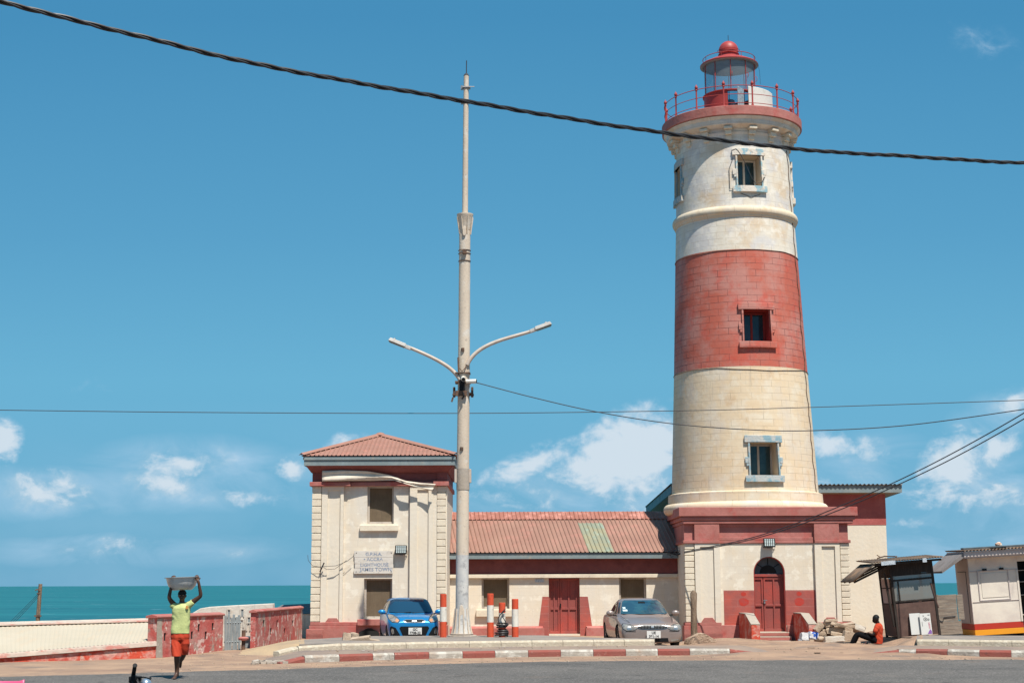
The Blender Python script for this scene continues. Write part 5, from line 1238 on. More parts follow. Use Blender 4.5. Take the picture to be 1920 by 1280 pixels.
# dark slate roof of the low shed beyond
t=thing('shed','low shed with dark grey boarded roof beyond the red wall','shed',(P(540,1140,56)[0],56,-2))
a,b=P(498,1145,56)[0],P(590,1145,56)[0]; z0,z1=P(540,1150,56)[1],P(540,1130.5,58)[1]
mb=MB(); mb.hexa([(a,56,z0),(b,56,z0),(b,59,z0),(a+.4,59,z0),(a+.3,58,z1-.05),(b,58,z1),(b,58.3,z1),(a+.3,58.3,z1-.05)]); 
M['slate']=mat('slate_boards',(.15,.15,.155),.85,[((.17,.165,.17),3,.45,.62,.8,(1,1,3)),((.06,.07,.085),1.5,.5,.66,.7)],(12,.01))
mb.build('roof',M['slate'],t)
mb=MB(); mb.box(a+.1,b,56.05,59,-2,z0-.01); mb.build('wall',M['fort'],t)
mb=MB(); mb.add([(P(507+8*math.cos(R(u)),1146,56)[0],55.96,z0+.02+.2*math.sin(R(u))) for u in range(0,181,15)],[tuple(range(13))]); mb.build('dark_vent',M['void'],t)

# long low building with cream sheet roof at the left
mkY=lambda px:(gA[1]+(px-293)/293*(gA[1]-G(0,1244)[1]))
A0=G(-420,1253.5); A1=(gA[0]-.02,gA[1]+.02)
lb_=thing('low_building','long low building with cream ribbed metal roof and stained red wall','building',((A0[0]+A1[0])/2,(A0[1]+A1[1])/2,0))
zl=P(290,1211,A1[1])[1]; zll=P(0,1237,G(0,1244)[1])[1]
A_=Vector((A0[0],A0[1],0)); B_=Vector((A1[0],A1[1],0)); d=(B_-A_).normalized(); n_=Vector((-d.y,d.x,0)); Ln=(B_-A_).length
def q(u,v,z): p=A_+d*u+n_*v; return Vector((p.x,p.y,z))
def zz_(u): # wall top height along the run
    u0=(Vector((G(0,1244)[0],G(0,1244)[1],0))-A_).length; return zll+(zl-zll)*(u-u0)/(Ln-u0)
mb=MB(); mb.hexa([q(0,0,-.5),q(Ln,0,-.5),q(Ln,.25,-.5),q(0,.25,-.5),q(0,0,zz_(0)),q(Ln,0,zz_(Ln)),q(Ln,.25,zz_(Ln)),q(0,.25,zz_(0))]); mb.build('wall',M['wornred2'],lb_)
M['pinkledge']=mat('pink_stained_ledge',(.50,.40,.33),.85,[((.50,.14,.11),2.0,.50,.60,.75,(1,1,3)),((.62,.5,.4),4,.5,.65,.6)],(10,.01))
mb=MB(); mb.hexa([q(0,-.06,zz_(0)+.01),q(Ln-.0,-.06,zz_(Ln)+.01),q(Ln,.2,zz_(Ln)+.01),q(0,.2,zz_(0)+.01),q(0,-.04,zz_(0)+.10),q(Ln,-.04,zz_(Ln)+.13),q(Ln,.22,zz_(Ln)+.13),q(0,.22,zz_(0)+.10)]); mb.build('eave_ledge',M['pinkledge'],lb_,bevel=.01)
dep=4.2; zr0=P(0,1173,q(0,dep,0).y if False else (G(0,1244)[1]+dep))[1]; zr1=P(290,1164,A1[1]+dep)[1]
u0=(Vector((G(0,1244)[0],G(0,1244)[1],0))-A_).length
zrs=zr0-(zr1-zr0)*u0/(Ln-u0)
wd=Vector((gB[0]-gA[0],gB[1]-gA[1],0)).normalized(); ex=min(dep/wd.dot(n_)*wd.dot(d)-.02,1.75)
mb=MB(); corrugated(mb,q(0,.10,zz_(0)+.105),q(Ln+.04,.10,zz_(Ln)+.135),q(Ln+ex,dep,zr1),q(0,dep,zrs),int(Ln/.10),.006,per=6); mb.build('roof_sheet',M['creamroof'],lb_,smooth=True)
mb=MB(); mb.hexa([q(0,dep-.25,zrs-.0),q(Ln+ex,dep-.25,zr1-.0),q(Ln+ex,dep+.1,zr1+.0),q(0,dep+.1,zrs+.0),q(0,dep-.25,zrs+.03),q(Ln+ex,dep-.25,zr1+.03),q(Ln+ex,dep+.1,zr1+.05),q(0,dep+.1,zrs+.05)]); mb.build('ridge_flashing',M['pinkledge'],lb_)
mb=MB(); mb.hexa([q(0,dep+.12,zrs-.02),q(Ln+ex,dep+.12,zr1-.02),q(Ln+ex,dep+.2,zr1-.02),q(0,dep+.2,zrs-.02),q(0,dep+.12,zrs+.09),q(Ln+ex,dep+.12,zr1+.09),q(Ln+ex,dep+.2,zr1+.09),q(0,dep+.2,zrs+.09)]); mb.build('parapet',M['boldclean'],lb_)
mb=MB(); mb.hexa([q(0,dep+.21,-3),q(Ln+ex,dep+.21,-3),q(Ln+ex,dep+.3,-3),q(0,dep+.3,-3),q(0,dep+.21,zrs),q(Ln+ex,dep+.21,zr1),q(Ln+ex,dep+.3,zr1),q(0,dep+.3,zrs)]); mb.build('rear_wall',M['fort'],lb_)
# utility pole beyond the roof
Yu=52.
t=thing('utility_pole','short leaning brown timber pole with slack wires beyond the cream roof','utility pole',at(68,1210,Yu))
mb=MB(); mb.tube([at(67,1215,Yu),at(76,1094,Yu)],[.075,.06],10); mb.build('post',M['postwood'],t,smooth=True)
mb=MB(); mb.cbox(at(71,1154,Yu-.05),(.22,.06,.05)); mb.tube([at(75,1108,Yu-.05),at(70,1104,Yu-.1),at(66,1106,Yu-.1)],.02,5); mb.tube([at(75,1112,Yu-.05),at(69,1112,Yu-.1)],.02,5); mb.build('iron_bracket',M['rust'],t)
mb=MB()
for k in range(3): mb.tube(bez([at(72,1112+k*3,Yu),at(50,1135+k*4,Yu),at(12,1172+k*5,Yu)],8),.006,4)
mb.build('guy_wires',M['wire'],t)
# timber stump by the lighthouse corner
Yp=52.6
t=thing('timber_post','old weathered timber stub standing at the lighthouse corner','post',at(1301,1200,Yp))
mb=MB(); rnd=random.Random(2); pts_=[at(1302,1205,Yp),at(1301.5,1180,Yp),at(1301,1140,Yp),at(1300.5,1112,Yp),at(1300.3,1106,Yp)]
mb.tube(pts_,[.115,.11,.105,.115,.05],12)
mb.v=[v+Vector((noise.noise(v*6),noise.noise(v*6+Vector((5,5,5))),noise.noise(v*9)))*.025 for v in mb.v]; mb.build('trunk',M['postwood'],t,smooth=True)

# ------------------------------------------------------------------ cars
def bake(o):
    dg=bpy.context.evaluated_depsgraph_get(); dg.update(); me=bpy.data.meshes.new_from_object(o.evaluated_get(dg)); return me
def sup(t,hw,hl,e):
    c,s=math.cos(t),math.sin(t); return hw*math.copysign(abs(c)**(2/e),c), hl*math.copysign(abs(s)**(2/e),s)
def make_car(spec,label,loc,yaw,name='parked_car'):
    t=thing(name,label,'car',loc,(0,0,yaw),group='cars parked in front of the buildings'); t.rotation_euler=(0,0,yaw)
    S=spec; paint,trim=S['paint'],M['black']
    # lower body: sections along the length, mirrored
    secs=S['secs']; prof=[]
    vs=[]; np_=None
    for (y,hw,zb,zs,zt) in secs:
        pts_=[(0,zb),(hw*.80,zb),(hw*.95,zb+.07),(hw*.995,zb+(zs-zb)*.42),(hw,zb+(zs-zb)*.68),(hw*.975,zs),(hw*.90,zs+(zt-zs)*.55),(hw*.70,zt-.012),(hw*.35,zt),(0,zt+.006)]
        full=pts_+[(-x,z) for x,z in pts_[-2:0:-1]]; np_=len(full)
        vs+=[(x,y,z) for x,z in full]
    fs=[tuple(range(np_)),tuple(range(len(vs)-1,len(vs)-np_-1,-1))]
    for i in range(len(secs)-1):
        for k in range(np_): k2=(k+1)%np_; fs.append((i*np_+k,i*np_+k2,(i+1)*np_+k2,(i+1)*np_+k))
    me=bpy.data.meshes.new('b'); me.from_pydata(vs,[],fs); bm=bmesh.new(); bm.from_mesh(me); bmesh.ops.recalc_face_normals(bm,faces=bm.faces); bm.to_mesh(me); bm.free()
    ob=bpy.data.objects.new('b',me); C.objects.link(ob); sb=ob.modifiers.new('s','SUBSURF'); sb.levels=2; sb.render_levels=2
    cuts=[]
    for (wy,wr) in S['wheels']:
        for s_ in (-1,1):
            m2=MB(); hwid=S['hw']; m2.tube([(s_*(hwid-.26),wy,wr),(s_*(hwid+.3),wy,wr)],wr+.055,28); mm=bpy.data.meshes.new('c'); mm.from_pydata([tuple(v) for v in m2.v],[],m2.f)
            b2=bmesh.new(); b2.from_mesh(mm); bmesh.ops.recalc_face_normals(b2,faces=b2.faces); b2.to_mesh(mm); b2.free(); mm.materials.append(M['black'])
            oc=bpy.data.objects.new('c',mm); C.objects.link(oc); cuts.append(oc); bo=ob.modifiers.new('d','BOOLEAN'); bo.operation='DIFFERENCE'; bo.object=oc; bo.solver='EXACT'; bo.material_mode='TRANSFER'
    me.materials.append(paint)
    low=bake(ob)
    for o in cuts+[ob]: bpy.data.objects.remove(o)
    # cabin
    cv=[]; cf=[]; nr=64; lev=S['cabin']   # (z, yfront, yrear, hw, exponent)
    for (z,yf_,yr_,hw,e) in lev:
        for k in range(nr):
            x,y=sup(2*math.pi*k/nr,hw,(yr_-yf_)/2,e); cv.append((x,(yf_+yr_)/2+y,z))
    for i in range(len(lev)-1):
        for k in range(nr): k2=(k+1)%nr; cf.append((i*nr+k,i*nr+k2,(i+1)*nr+k2,(i+1)*nr+k))
    cf.append(tuple(range(len(cv)-nr,len(cv))))
    bm=bmesh.new(); bm.from_mesh(low)
    b0=len(bm.verts); 
    nv=[bm.verts.new(v) for v in cv]
    for f in cf:
        ff=bm.faces.new([nv[i] for i in f]); ff.material_index=0
    bmesh.ops.recalc_face_normals(bm,faces=bm.faces)
    for f in bm.faces: f.smooth=True
    for e in bm.edges:
        if len(e.link_faces)==2 and e.calc_face_angle(0)>R(35): e.smooth=False
    bm.to_mesh(low); body=bpy.data.objects.new('body',low); C.objects.link(body); body.parent=t
    bvh=BVHTree.FromBMesh(bm); bm.free()
    def project(poly,name,m,axis='front',off=.009,rings=6,parent=t,side=1,smooth=True,thick=.006,sub=3):
        # poly given in (x,z) seen from the front, or (y,z) seen from the side
        P2=[]
        n=len(poly)
        for i in range(n):
            a,b=poly[i],poly[(i+1)%n]
            for q in range(sub): P2.append((a[0]+(b[0]-a[0])*q/sub,a[1]+(b[1]-a[1])*q/sub))
        cx=sum(p[0] for p in P2)/len(P2); cz=sum(p[1] for p in P2)/len(P2); m_=len(P2); mb=lmb(); 
        def hit(u,v):
            if axis=='front': r=bvh.ray_cast(Vector((u,-3,v)),Vector((0,1,0)))
            elif axis=='rear': r=bvh.ray_cast(Vector((u,9,v)),Vector((0,-1,0)))
            elif axis=='top': r=bvh.ray_cast(Vector((u,v,4)),Vector((0,0,-1)))
            else: r=bvh.ray_cast(Vector((side*3,u,v)),Vector((-side,0,0)))
            if r[0] is None: return None
            nn=r[1] if r[1].dot(Vector((0,-1,0)) if axis=='front' else Vector((0,1,0)) if axis=='rear' else Vector((0,0,1)) if axis=='top' else Vector((side,0,0)))>0 else -r[1]
            return r[0]+nn*off
        h0=hit(cx,cz)
        if h0 is None: return None
        vs=[h0]; last=[h0]*m_
        for k in range(1,rings+1):
            for i,(u,v) in enumerate(P2):
                h=hit(cx+(u-cx)*k/rings,cz+(v-cz)*k/rings) or last[i]; last[i]=h; vs.append(h)
        fs=[(0,1+i,1+(i+1)%m_) for i in range(m_)]
        for k in range(rings-1):
            for i in range(m_): i2=(i+1)%m_; fs.append((1+k*m_+i,1+(k+1)*m_+i,1+(k+1)*m_+i2,1+k*m_+i2))
        mb.add(vs,fs); return mb.build(name,m,parent,smooth=smooth)
    S['fn'](t,project,body)
    # wheels
    for (wy,wr) in S['wheels']:
        for s_ in (-1,1):
            x=s_*(S['hw']-.12); wh=bpy.data.objects.new('wheel',None)
            mb=lmb(); rp=[(wr*.62,-.1),(wr*.95,-.1),(wr,-.07),(wr,.07),(wr*.95,.1),(wr*.62,.1),(wr*.62,-.1)]
            mb.lathe([(r,z) for r,z in rp],0,0,28); Mx=Matrix.Translation((x,wy,wr))@Matrix.Rotation(R(90),4,'Y'); mb.xf(Mx); bpy.data.objects.remove(wh)
            wh=mb.build('wheel',M['tyre'],t,smooth=True)
            mb=lmb(); mb.lathe([(.0,.075),(wr*.2,.08),(wr*.5,.06),(wr*.62,.085),(wr*.66,.09),(wr*.66,.02),(0,.0)],0,0,24)
            mb.xf(Matrix.Translation((x,wy,wr))@Matrix.Rotation(R(90*s_),4,'Y')); mb.build('rim',M['rim'],wh,smooth=True)
            mb=lmb()
            for k in range(5):
                a=2*math.pi*k/5; mb.cbox((math.cos(a)*wr*.38,math.sin(a)*wr*.38,.088),(wr*.3,wr*.14,.01),Matrix.Rotation(a,3,'Z'))
            mb.xf(Matrix.Translation((x,wy,wr))@Matrix.Rotation(R(90*s_),4,'Y')); mb.build('rim_slot',M['black'],wh)
    return t
M['tyre']=mat('tyre_rubber',(.025,.024,.023),.8,[((.08,.065,.05),6,.5,.7,.5)])
M['rim']=mat('alloy_rim',(.30,.30,.30),.4,metal=.8)
M['bluepaint']=mat('blue_car_paint',(.012,.20,.46),.32,metal=.25,coat=.6,spec=.5)
M['taupepaint']=mat('taupe_car_paint',(.29,.225,.195),.33,[((.34,.27,.235),2,.45,.65,.4)],metal=.35,coat=.5,spec=.5)
M['screenglass']=mat('windscreen_glass',(.018,.055,.085),.05,[((.03,.09,.11),3,.45,.6,.7)],spec=.7,coat=.3)
M['blueglass']=mat('deep_blue_windscreen',(.012,.045,.085),.06,spec=.6)
M['lampglass']=mat('headlamp_glass',(.27,.25,.22),.15,[((.12,.115,.11),14,.45,.6,.8)],spec=.7,coat=.6)
M['amber']=mat('amber_lens',(.62,.24,.12),.25)
M['chrome']=mat('chrome',(.50,.49,.47),.32,metal=.85)
M['platewhite']=mat('plate_white',(.66,.64,.60),.6); M['platetext']=mat('plate_text',(.03,.03,.03),.6)
M['sticker']=mat('windscreen_sticker',(.55,.68,.68),.5)
def plate(t,y,x,z,wd,ht,l1,l2,tilt=0):
    mb=lmb(); mb.box(x-wd/2,x+wd/2,y-.012,y,z-ht/2,z+ht/2); p=mb.build('number_plate',M['platewhite'],t,bevel=.004)
    mb=lmb(); s=ht*.50
    put_text(mb,l1,s,Matrix.Translation((x,y-.014,z+ht*.08))@FRONT,bold=.003); put_text(mb,l2,s,Matrix.Translation((x,y-.014,z-ht*.42))@FRONT,bold=.003); mb.build('plate_text',M['platetext'],p)
def mirror(t,project,x,y,z,w_,h_,paint,s_):
    mb=lmb(); mb.sphere((x+s_*w_*.5,y,z),.5,8,sc=(w_,.14,h_)); o=mb.build('door_mirror',paint,t,smooth=True)
    mb=lmb(); mb.tube([(x-s_*.10,y+.03,z-h_*.4),(x+s_*w_*.3,y+.02,z-h_*.3)],.022,6); mb.build('mirror_foot',M['black'],o)
def hatch(t,project,body):
    pw=M['bluepaint']
    project([(-.50,.97),(.50,.97),(.66,.985),(.57,1.33),(.47,1.365),(-.47,1.365),(-.57,1.33),(-.66,.985)],'windscreen',M['blueglass'],rings=10,off=.022)
    for s_ in (-1,1):
        project([(1.22,.99),(1.95,.99),(1.95,1.33),(1.60,1.34)],'front_side_window',M['sideglass'],axis='side',side=s_)
        project([(2.02,.99),(2.62,1.0),(2.62,1.30),(2.02,1.33)],'rear_side_window',M['sideglass'],axis='side',side=s_)
        project([(s_*x,z) for x,z in ((.42,.755),(.49,.685),(.665,.705),(.75,.80),(.75,.91),(.705,.94),(.59,.925),(.485,.85))],'headlight_seal',M['black'],off=.004,rings=4)
        hl=project([(s_*x,z) for x,z in ((.44,.76),(.50,.70),(.66,.72),(.735,.80),(.735,.90),(.70,.925),(.60,.91),(.50,.84))],'headlight',M['lampglass'],rings=5)
        project([(s_*x,z) for x,z in ((.46,.765),(.50,.72),(.56,.735),(.555,.79),(.52,.80))],'indicator_lens',M['amber'],off=.011,rings=2,parent=hl)
        project([(s_*x,z) for x,z in ((.43,.34),(.46,.28),(.70,.31),(.72,.56),(.68,.60),(.56,.55))],'fog_light_recess',M['black'],rings=4)
        fo=project([(s_*x,z) for x,z in ((.60,.38),(.66,.36),(.685,.46),(.665,.53),(.62,.51))],'fog_light',M['lampglass'],off=.012,rings=3)
        mirror(t,project,s_*.76,1.22,1.0,.24,.15,pw,s_)
    project([(-.24,.715),(.24,.715),(.32,.745),(.24,.775),(-.24,.775),(-.32,.745)],'grille_slot',M['black'],rings=4,off=.010)
    mb=lmb()
    project([(-.25,.695),(.25,.695),(.35,.745),(.25,.795),(-.25,.795),(-.35,.745)],'grille_surround',M['chrome'],rings=4,off=.005)
    project([(-.07,.73),(.07,.73),(.07,.76),(-.07,.76)],'oval_badge',M['chrome'],rings=2,off=.018)
    project([(-.30,.22),(.30,.22),(.45,.54),(.41,.59),(-.41,.59),(-.45,.54)],'lower_grille',M['black'],rings=6)
    plate(t,-.035,.02,.45,.40,.20,'GC','7708-22')
    for x0,x1 in ((-.5,-.02),(.02,.48)):
        mb=lmb(); mb.tube([(x0,.80,.975),(x1,.835,1.0)],.010,5); mb.build('wiper',M['black'],t)
def sedan(t,project,body):
    pw=M['taupepaint']
    project([(-.60,.935),(.60,.935),(.68,.955),(.56,1.27),(.50,1.325),(-.50,1.325),(-.56,1.27),(-.68,.955)],'windscreen',M['screenglass'],rings=10,off=.022)
    for s_ in (-1,1):
        project([(1.62,.96),(2.50,.97),(2.50,1.27),(2.12,1.27)],'front_side_window',M['sideglass'],axis='side',side=s_)
        project([(2.58,.97),(3.35,.98),(3.15,1.22),(2.58,1.27)],'rear_side_window',M['sideglass'],axis='side',side=s_)
        project([(s_*x,z) for x,z in ((.425,.575),(.515,.505),(.725,.485),(.835,.54),(.857,.645),(.805,.705),(.615,.68))],'headlight_seal',M['black'],off=.004,rings=4)
        hd=project([(s_*x,z) for x,z in ((.60,.535),(.70,.52),(.74,.57),(.70,.63),(.62,.62))],'headlamp_reflector',M['chrome'],off=.016,rings=3)
        mb=lmb(); mb.tube([(s_*.56,.10,.66),(s_*.66,.5,.785),(s_*.72,1.0,.865),(s_*.74,1.22,.895)],.006,4); mb.build('bonnet_seam',M['black'],t)
        project([(s_*x,z) for x,z in ((.48,.478),(.88,.478),(.88,.488),(.48,.488))],'bumper_seam',M['black'],off=.006,rings=2)
        project([(s_*x,z) for x,z in ((.44,.575),(.52,.52),(.72,.50),(.82,.55),(.84,.64),(.80,.69),(.62,.665))],'headlight',M['lampglass'],rings=5)
        project([(s_*x,z) for x,z in ((.52,.20),(.78,.20),(.78,.26),(.52,.26))],'fog_light',M['lampglass'],rings=3)
        mirror(t,project,s_*.86,1.72,.97,.24,.17,pw,s_)
        for yy_ in (1.55,2.55,3.5): 
            pass
        project([(1.60,.74),(1.75,.74),(1.75,.77),(1.60,.77)],'handle',M['chrome'],axis='side',side=s_,rings=2,off=.02)
    project([(-.30,.535),(.30,.535),(.42,.56),(.44,.60),(.40,.645),(.25,.665),(-.25,.665),(-.40,.645),(-.44,.60),(-.42,.56)],'grille_surround',M['chrome'],rings=5,off=.004)
    gr=project([(-.30,.545),(.30,.545),(.41,.567),(.425,.60),(.385,.637),(.25,.653),(-.25,.653),(-.385,.637),(-.425,.60),(-.41,.567)],'grille',M['black'],rings=5,off=.010)
    project([(-.04,.58),(.04,.58),(.04,.63),(-.04,.63)],'grille_badge',M['chrome'],rings=2,off=.022,parent=gr)
    for k in range(-9,10):
        x=k*.042; project([(x-.005,.556),(x+.005,.556),(x+.005,.645),(x-.005,.645)],'grille_bar',M['steel'],rings=1,off=.015,parent=gr,sub=1)
    project([(-.46,.19),(.46,.19),(.44,.30),(-.44,.30)],'lower_grille',M['black'],rings=4)
    plate(t,-.06,.02,.40,.40,.20,'UE','391-14')
    for px_,pz_,a,b in ((-.56,1.10,.07,.05),(-.55,1.03,.12,.05)):
        project([(px_-a/2,pz_-b/2),(px_+a/2,pz_-b/2),(px_+a/2,pz_+b/2),(px_-a/2,pz_+b/2)],'windscreen_sticker',M['sticker'],rings=1,off=.03)
    for x0,x1 in ((-.5,0.0),(.04,.52)):
        mb=lmb(); mb.tube([(x0,1.26,.90),(x1,1.32,.93)],.010,5); mb.build('wiper',M['black'],t)
    # seats behind the glass are too dark to read; the mirror shows
    project([(-.12,1.235),(.10,1.235),(.08,1.285),(-.10,1.285)],'interior_mirror',M['black'],rings=2,off=.028)
M['sideglass']=mat('side_glass',(.03,.035,.035),.05,spec=.8,coat=.4)
BLUE=dict(paint=M['bluepaint'],hw=.80,wheels=((.62,.29),(2.95,.29)),fn=hatch,
 secs=[(0.0,.50,.22,.62,.70),(.03,.66,.20,.66,.745),(.15,.76,.18,.74,.83),(.40,.795,.18,.82,.90),(.80,.80,.18,.89,.965),(1.3,.80,.18,.93,1.0),(2.2,.80,.18,.95,1.02),(3.0,.80,.18,.97,1.03),(3.35,.78,.2,.97,1.02),(3.50,.70,.25,.90,.98)],
 cabin=[(.90,.72,3.42,.765,4.5),(.99,.90,3.38,.745,4.5),(1.15,1.16,3.30,.69,4.6),(1.28,1.40,3.18,.635,4.8),(1.36,1.60,3.05,.585,4.6),(1.40,1.76,2.92,.52,4),(1.42,1.95,2.75,.42,3.5),(1.43,2.15,2.5,.25,3)])
TAUPE=dict(paint=M['taupepaint'],hw=.91,wheels=((.92,.315),(3.62,.315)),fn=sedan,
 secs=[(0.0,.70,.17,.50,.60),(.04,.83,.16,.56,.67),(.16,.885,.15,.63,.72),(.50,.895,.15,.69,.775),(1.1,.91,.15,.77,.87),(1.5,.91,.15,.82,.92),(2.5,.91,.15,.86,.95),(3.5,.91,.16,.87,.96),(4.2,.89,.18,.86,.97),(4.6,.82,.22,.82,.95),(4.72,.70,.3,.75,.90)],
 cabin=[(.84,1.02,4.05,.85,4.2),(.93,1.27,3.92,.80,4.2),(1.05,1.50,3.72,.745,4.3),(1.18,1.76,3.48,.69,4.3),(1.29,2.00,3.22,.635,4.2),(1.355,2.18,3.02,.58,3.8),(1.385,2.35,2.85,.48,3.4),(1.40,2.5,2.65,.28,3)])
g=P(1224,1200,44.9); make_car(TAUPE,'taupe brown saloon parked by the lighthouse corner, facing the road',(g[0],44.9,.0),R(4.2))
g=P(777,1160,47.3); make_car(BLUE,'bright blue small hatchback parked in front of the two storey house',(g[0],47.3,.0),R(9.5))

# ------------------------------------------------------------------ figures
def skin(nodes,edges,sub=2,root=0):
    me=bpy.data.meshes.new('s'); names=list(nodes); me.from_pydata([tuple(nodes[k][0]) for k in names],[(names.index(a),names.index(b)) for a,b in edges],[])
    o=bpy.data.objects.new('s',me); C.objects.link(o); sk=o.modifiers.new('k','SKIN'); sk.use_smooth_shade=True
    lay=me.skin_vertices[0].data
    for i,k in enumerate(names):
        r=nodes[k][1]; lay[i].radius=(r,r) if not isinstance(r,tuple) else r; lay[i].use_root=(i==root)
    s_=o.modifiers.new('u','SUBSURF'); s_.levels=sub; s_.render_levels=sub
    m=bake(o); vs=[v.co.copy() for v in m.vertices]; fs=[tuple(p.vertices) for p in m.polygons]; bpy.data.objects.remove(o); bpy.data.meshes.remove(m); return vs,fs
def fuse(mb,voxel,smooth=2,disp=None):
    me=bpy.data.meshes.new('f'); me.from_pydata([tuple(v) for v in mb.v],[],mb.f); bm=bmesh.new(); bm.from_mesh(me); bmesh.ops.recalc_face_normals(bm,faces=bm.faces); bm.to_mesh(me); bm.free()
    o=bpy.data.objects.new('f',me); C.objects.link(o); r=o.modifiers.new('r','REMESH'); r.mode='VOXEL'; r.voxel_size=voxel; r.use_smooth_shade=True
    if smooth: q=o.modifiers.new('q','SMOOTH'); q.iterations=smooth; q.factor=.5
    m=bake(o); out_=MB(); out_.v=[v.co.copy() for v in m.vertices]; out_.f=[tuple(p.vertices) for p in m.polygons]; out_.m=[0]*len(out_.f)
    if disp: 
        nr=[v.normal.copy() for v in m.vertices]; out_.v=[v+n*disp(v) for v,n in zip(out_.v,nr)]
    bpy.data.objects.remove(o); return out_
def head(mb,c,fwd,up,s=1.0):
    """skull with jaw, brow, nose, lips and ears; c is the head centre"""
    f=Vector(fwd).normalized(); u=Vector(up).normalized(); r=f.cross(u).normalized()
    def w_(x,y,z): return Vector(c)+(r*x+f*y+u*z)*s
    n=14; vs=[];fs=[]
    for i in range(n+1):
        t=math.pi*i/n
        for k in range(2*n):
            a=math.pi*k/n; x=.075*math.sin(t)*math.cos(a); y=.093*math.sin(t)*math.sin(a); z=.115*math.cos(t)
            if z<0: x*=1-.28*(-z/.115); y=y*(1-.12*(-z/.115))+(.012 if y>0 else -.0)*(-z/.115)
            if y>.05 and -.0<z<.035: y-=.006*(1 if .012<abs(x)<.05 else 0)
            vs.append(w_(x,y,z))
    for i in range(n):
        for k in range(2*n): k2=(k+1)%(2*n); fs.append((i*2*n+k,i*2*n+k2,(i+1)*2*n+k2,(i+1)*2*n+k))
    mb.add(vs,fs)
    mb.add([w_(-.018,.085,-.03),w_(.018,.085,-.03),w_(0,.118,-.028),w_(0,.088,.025),w_(0,.08,-.04)],[(0,2,3),(2,1,3),(0,4,2),(4,1,2),(0,3,1,4)])
    mb.sphere(w_(0,.088,-.060),.022,6,sc=(1.1,.5,.5))
    for s_ in (-1,1): mb.sphere(w_(s_*.078,-.005,-.005),.026,6,sc=(.4,.7,1.1))
    return w_
SKIN=mat('dark_skin',(.075,.036,.022),.5,[((.10,.05,.03),6,.45,.65,.5)],spec=.45)
SKIN2=mat('very_dark_skin',(.020,.012,.009),.6,spec=.2)
YW=30.95
def A(px,py,dy=0): return at(px,py,YW+dy)
pf=A(333,1266)
pw=thing('person','person in lime t-shirt and red shorts walking barefoot, holding a metal basin on the head','person',(pf.x,YW,.02))
gzr=.025
n={'hip':(A(338,1190),.13),'waist':(A(338.5,1172),(.125)),'chest':(A(340,1145),(.135)),'neckb':(A(341,1131),.075),'neck':(A(341.4,1125),.055),'headb':(A(341.5,1119),.05),
 'sL':(A(326,1133),.062),'eL':(A(316.5,1120,-.10),.043),'wL':(A(322.3,1094,-.12),.030),'hL':(A(323.5,1087,-.12),.034),
 'sR':(A(357,1131),.062),'eR':(A(377,1116.5,-.06),.043),'wR':(A(372.8,1093,-.12),.030),'hR':(A(370.5,1086,-.12),.034),
 'pL':(A(330,1196),.10),'kL':(A(331.5,1231,-.12),.060),'cL':(A(331.8,1242,-.06),.058),'aL':(A(332.2,1259,-.0),.036),'heL':(Vector((A(332.2,1259).x,YW+.045,gzr+.045)),.036),'bL':(Vector((A(331.5,1259).x-.01,YW-.12,gzr+.03)),.036),'tL':(Vector((A(331.5,1259).x-.02,YW-.20,gzr+.022)),.026),
 'pR':(A(346.5,1196),.10),'kR':(A(344,1227,.06),.060),'cR':(A(341,1233,.26),.056),'aR':(A(339,1238,.52),.036),'bR':(A(338,1247,.62),.032),'tR':(A(338,1252,.62),.024)}
e=[('hip','waist'),('waist','chest'),('chest','neckb'),('neckb','neck'),('neck','headb'),('chest','sL'),('sL','eL'),('eL','wL'),('wL','hL'),('chest','sR'),('sR','eR'),('eR','wR'),('wR','hR'),('hip','pL'),('pL','kL'),('kL','cL'),('cL','aL'),('aL','heL'),('aL','bL'),('bL','tL'),('hip','pR'),('pR','kR'),('kR','cR'),('cR','aR'),('aR','bR'),('bR','tR')]
n['waist']=(n['waist'][0],.105); n['chest']=(n['chest'][0],.105); n['hip']=(n['hip'][0],.11); n['pL']=(n['pL'][0],.085); n['pR']=(n['pR'][0],.085)
mb=MB(); vs,fs=skin(n,e); mb.add(vs,fs); hc=A(341.7,1116,-.02); hw_=head(mb,hc,(.05,-1,-.03),(0,-.05,1),.98)
def hand(mb,wr,out,curl,thumb,s=1.0):
    """five separate fingers from the wrist point: palm axis out, fingers bend towards curl"""
    o=Vector(out).normalized(); c=Vector(curl).normalized(); sd=o.cross(c).normalized()
    for k,(off,ln) in enumerate(((-.030,.85),(-.010,1.0),(.010,.95),(.030,.75))):
        b=Vector(wr)+o*.05*s+sd*off*s; mb.tube([b-o*.03*s,b+o*.035*s*ln,b+o*.055*s*ln+c*.025*s,b+o*.045*s*ln+c*.055*s*ln],[.0105*s,.0105*s,.0095*s,.008*s],6)
    b=Vector(wr)+o*.02*s+sd*thumb*.03*s; mb.tube([b,b+sd*thumb*.025*s+c*.03*s+o*.01*s,b+sd*thumb*.02*s+c*.055*s+o*.025*s],[.0125*s,.0115*s,.009*s],6)
wl=n['wL'][0]; hl_=n['hL'][0]; hand(mb,hl_-(hl_-wl)*.3,(hl_-wl),(.25,1,-.1),1,1.1)
wl=n['wR'][0]; hr_=n['hR'][0]; hand(mb,hr_-(hr_-wl)*.3,(hr_-wl),(-.25,1,-.1),-1,1.1)
for s_ in range(5):   # toes
    b=n['bL'][0]; mb.tube([b+Vector((-.035+s_*.017,-.05,-.005)),b+Vector((-.04+s_*.018,-.115+.008*s_,-.012))],[.012,.009],6)
body=fuse(mb,.0095,1).build('body',SKIN,pw,smooth=True,ang=180)
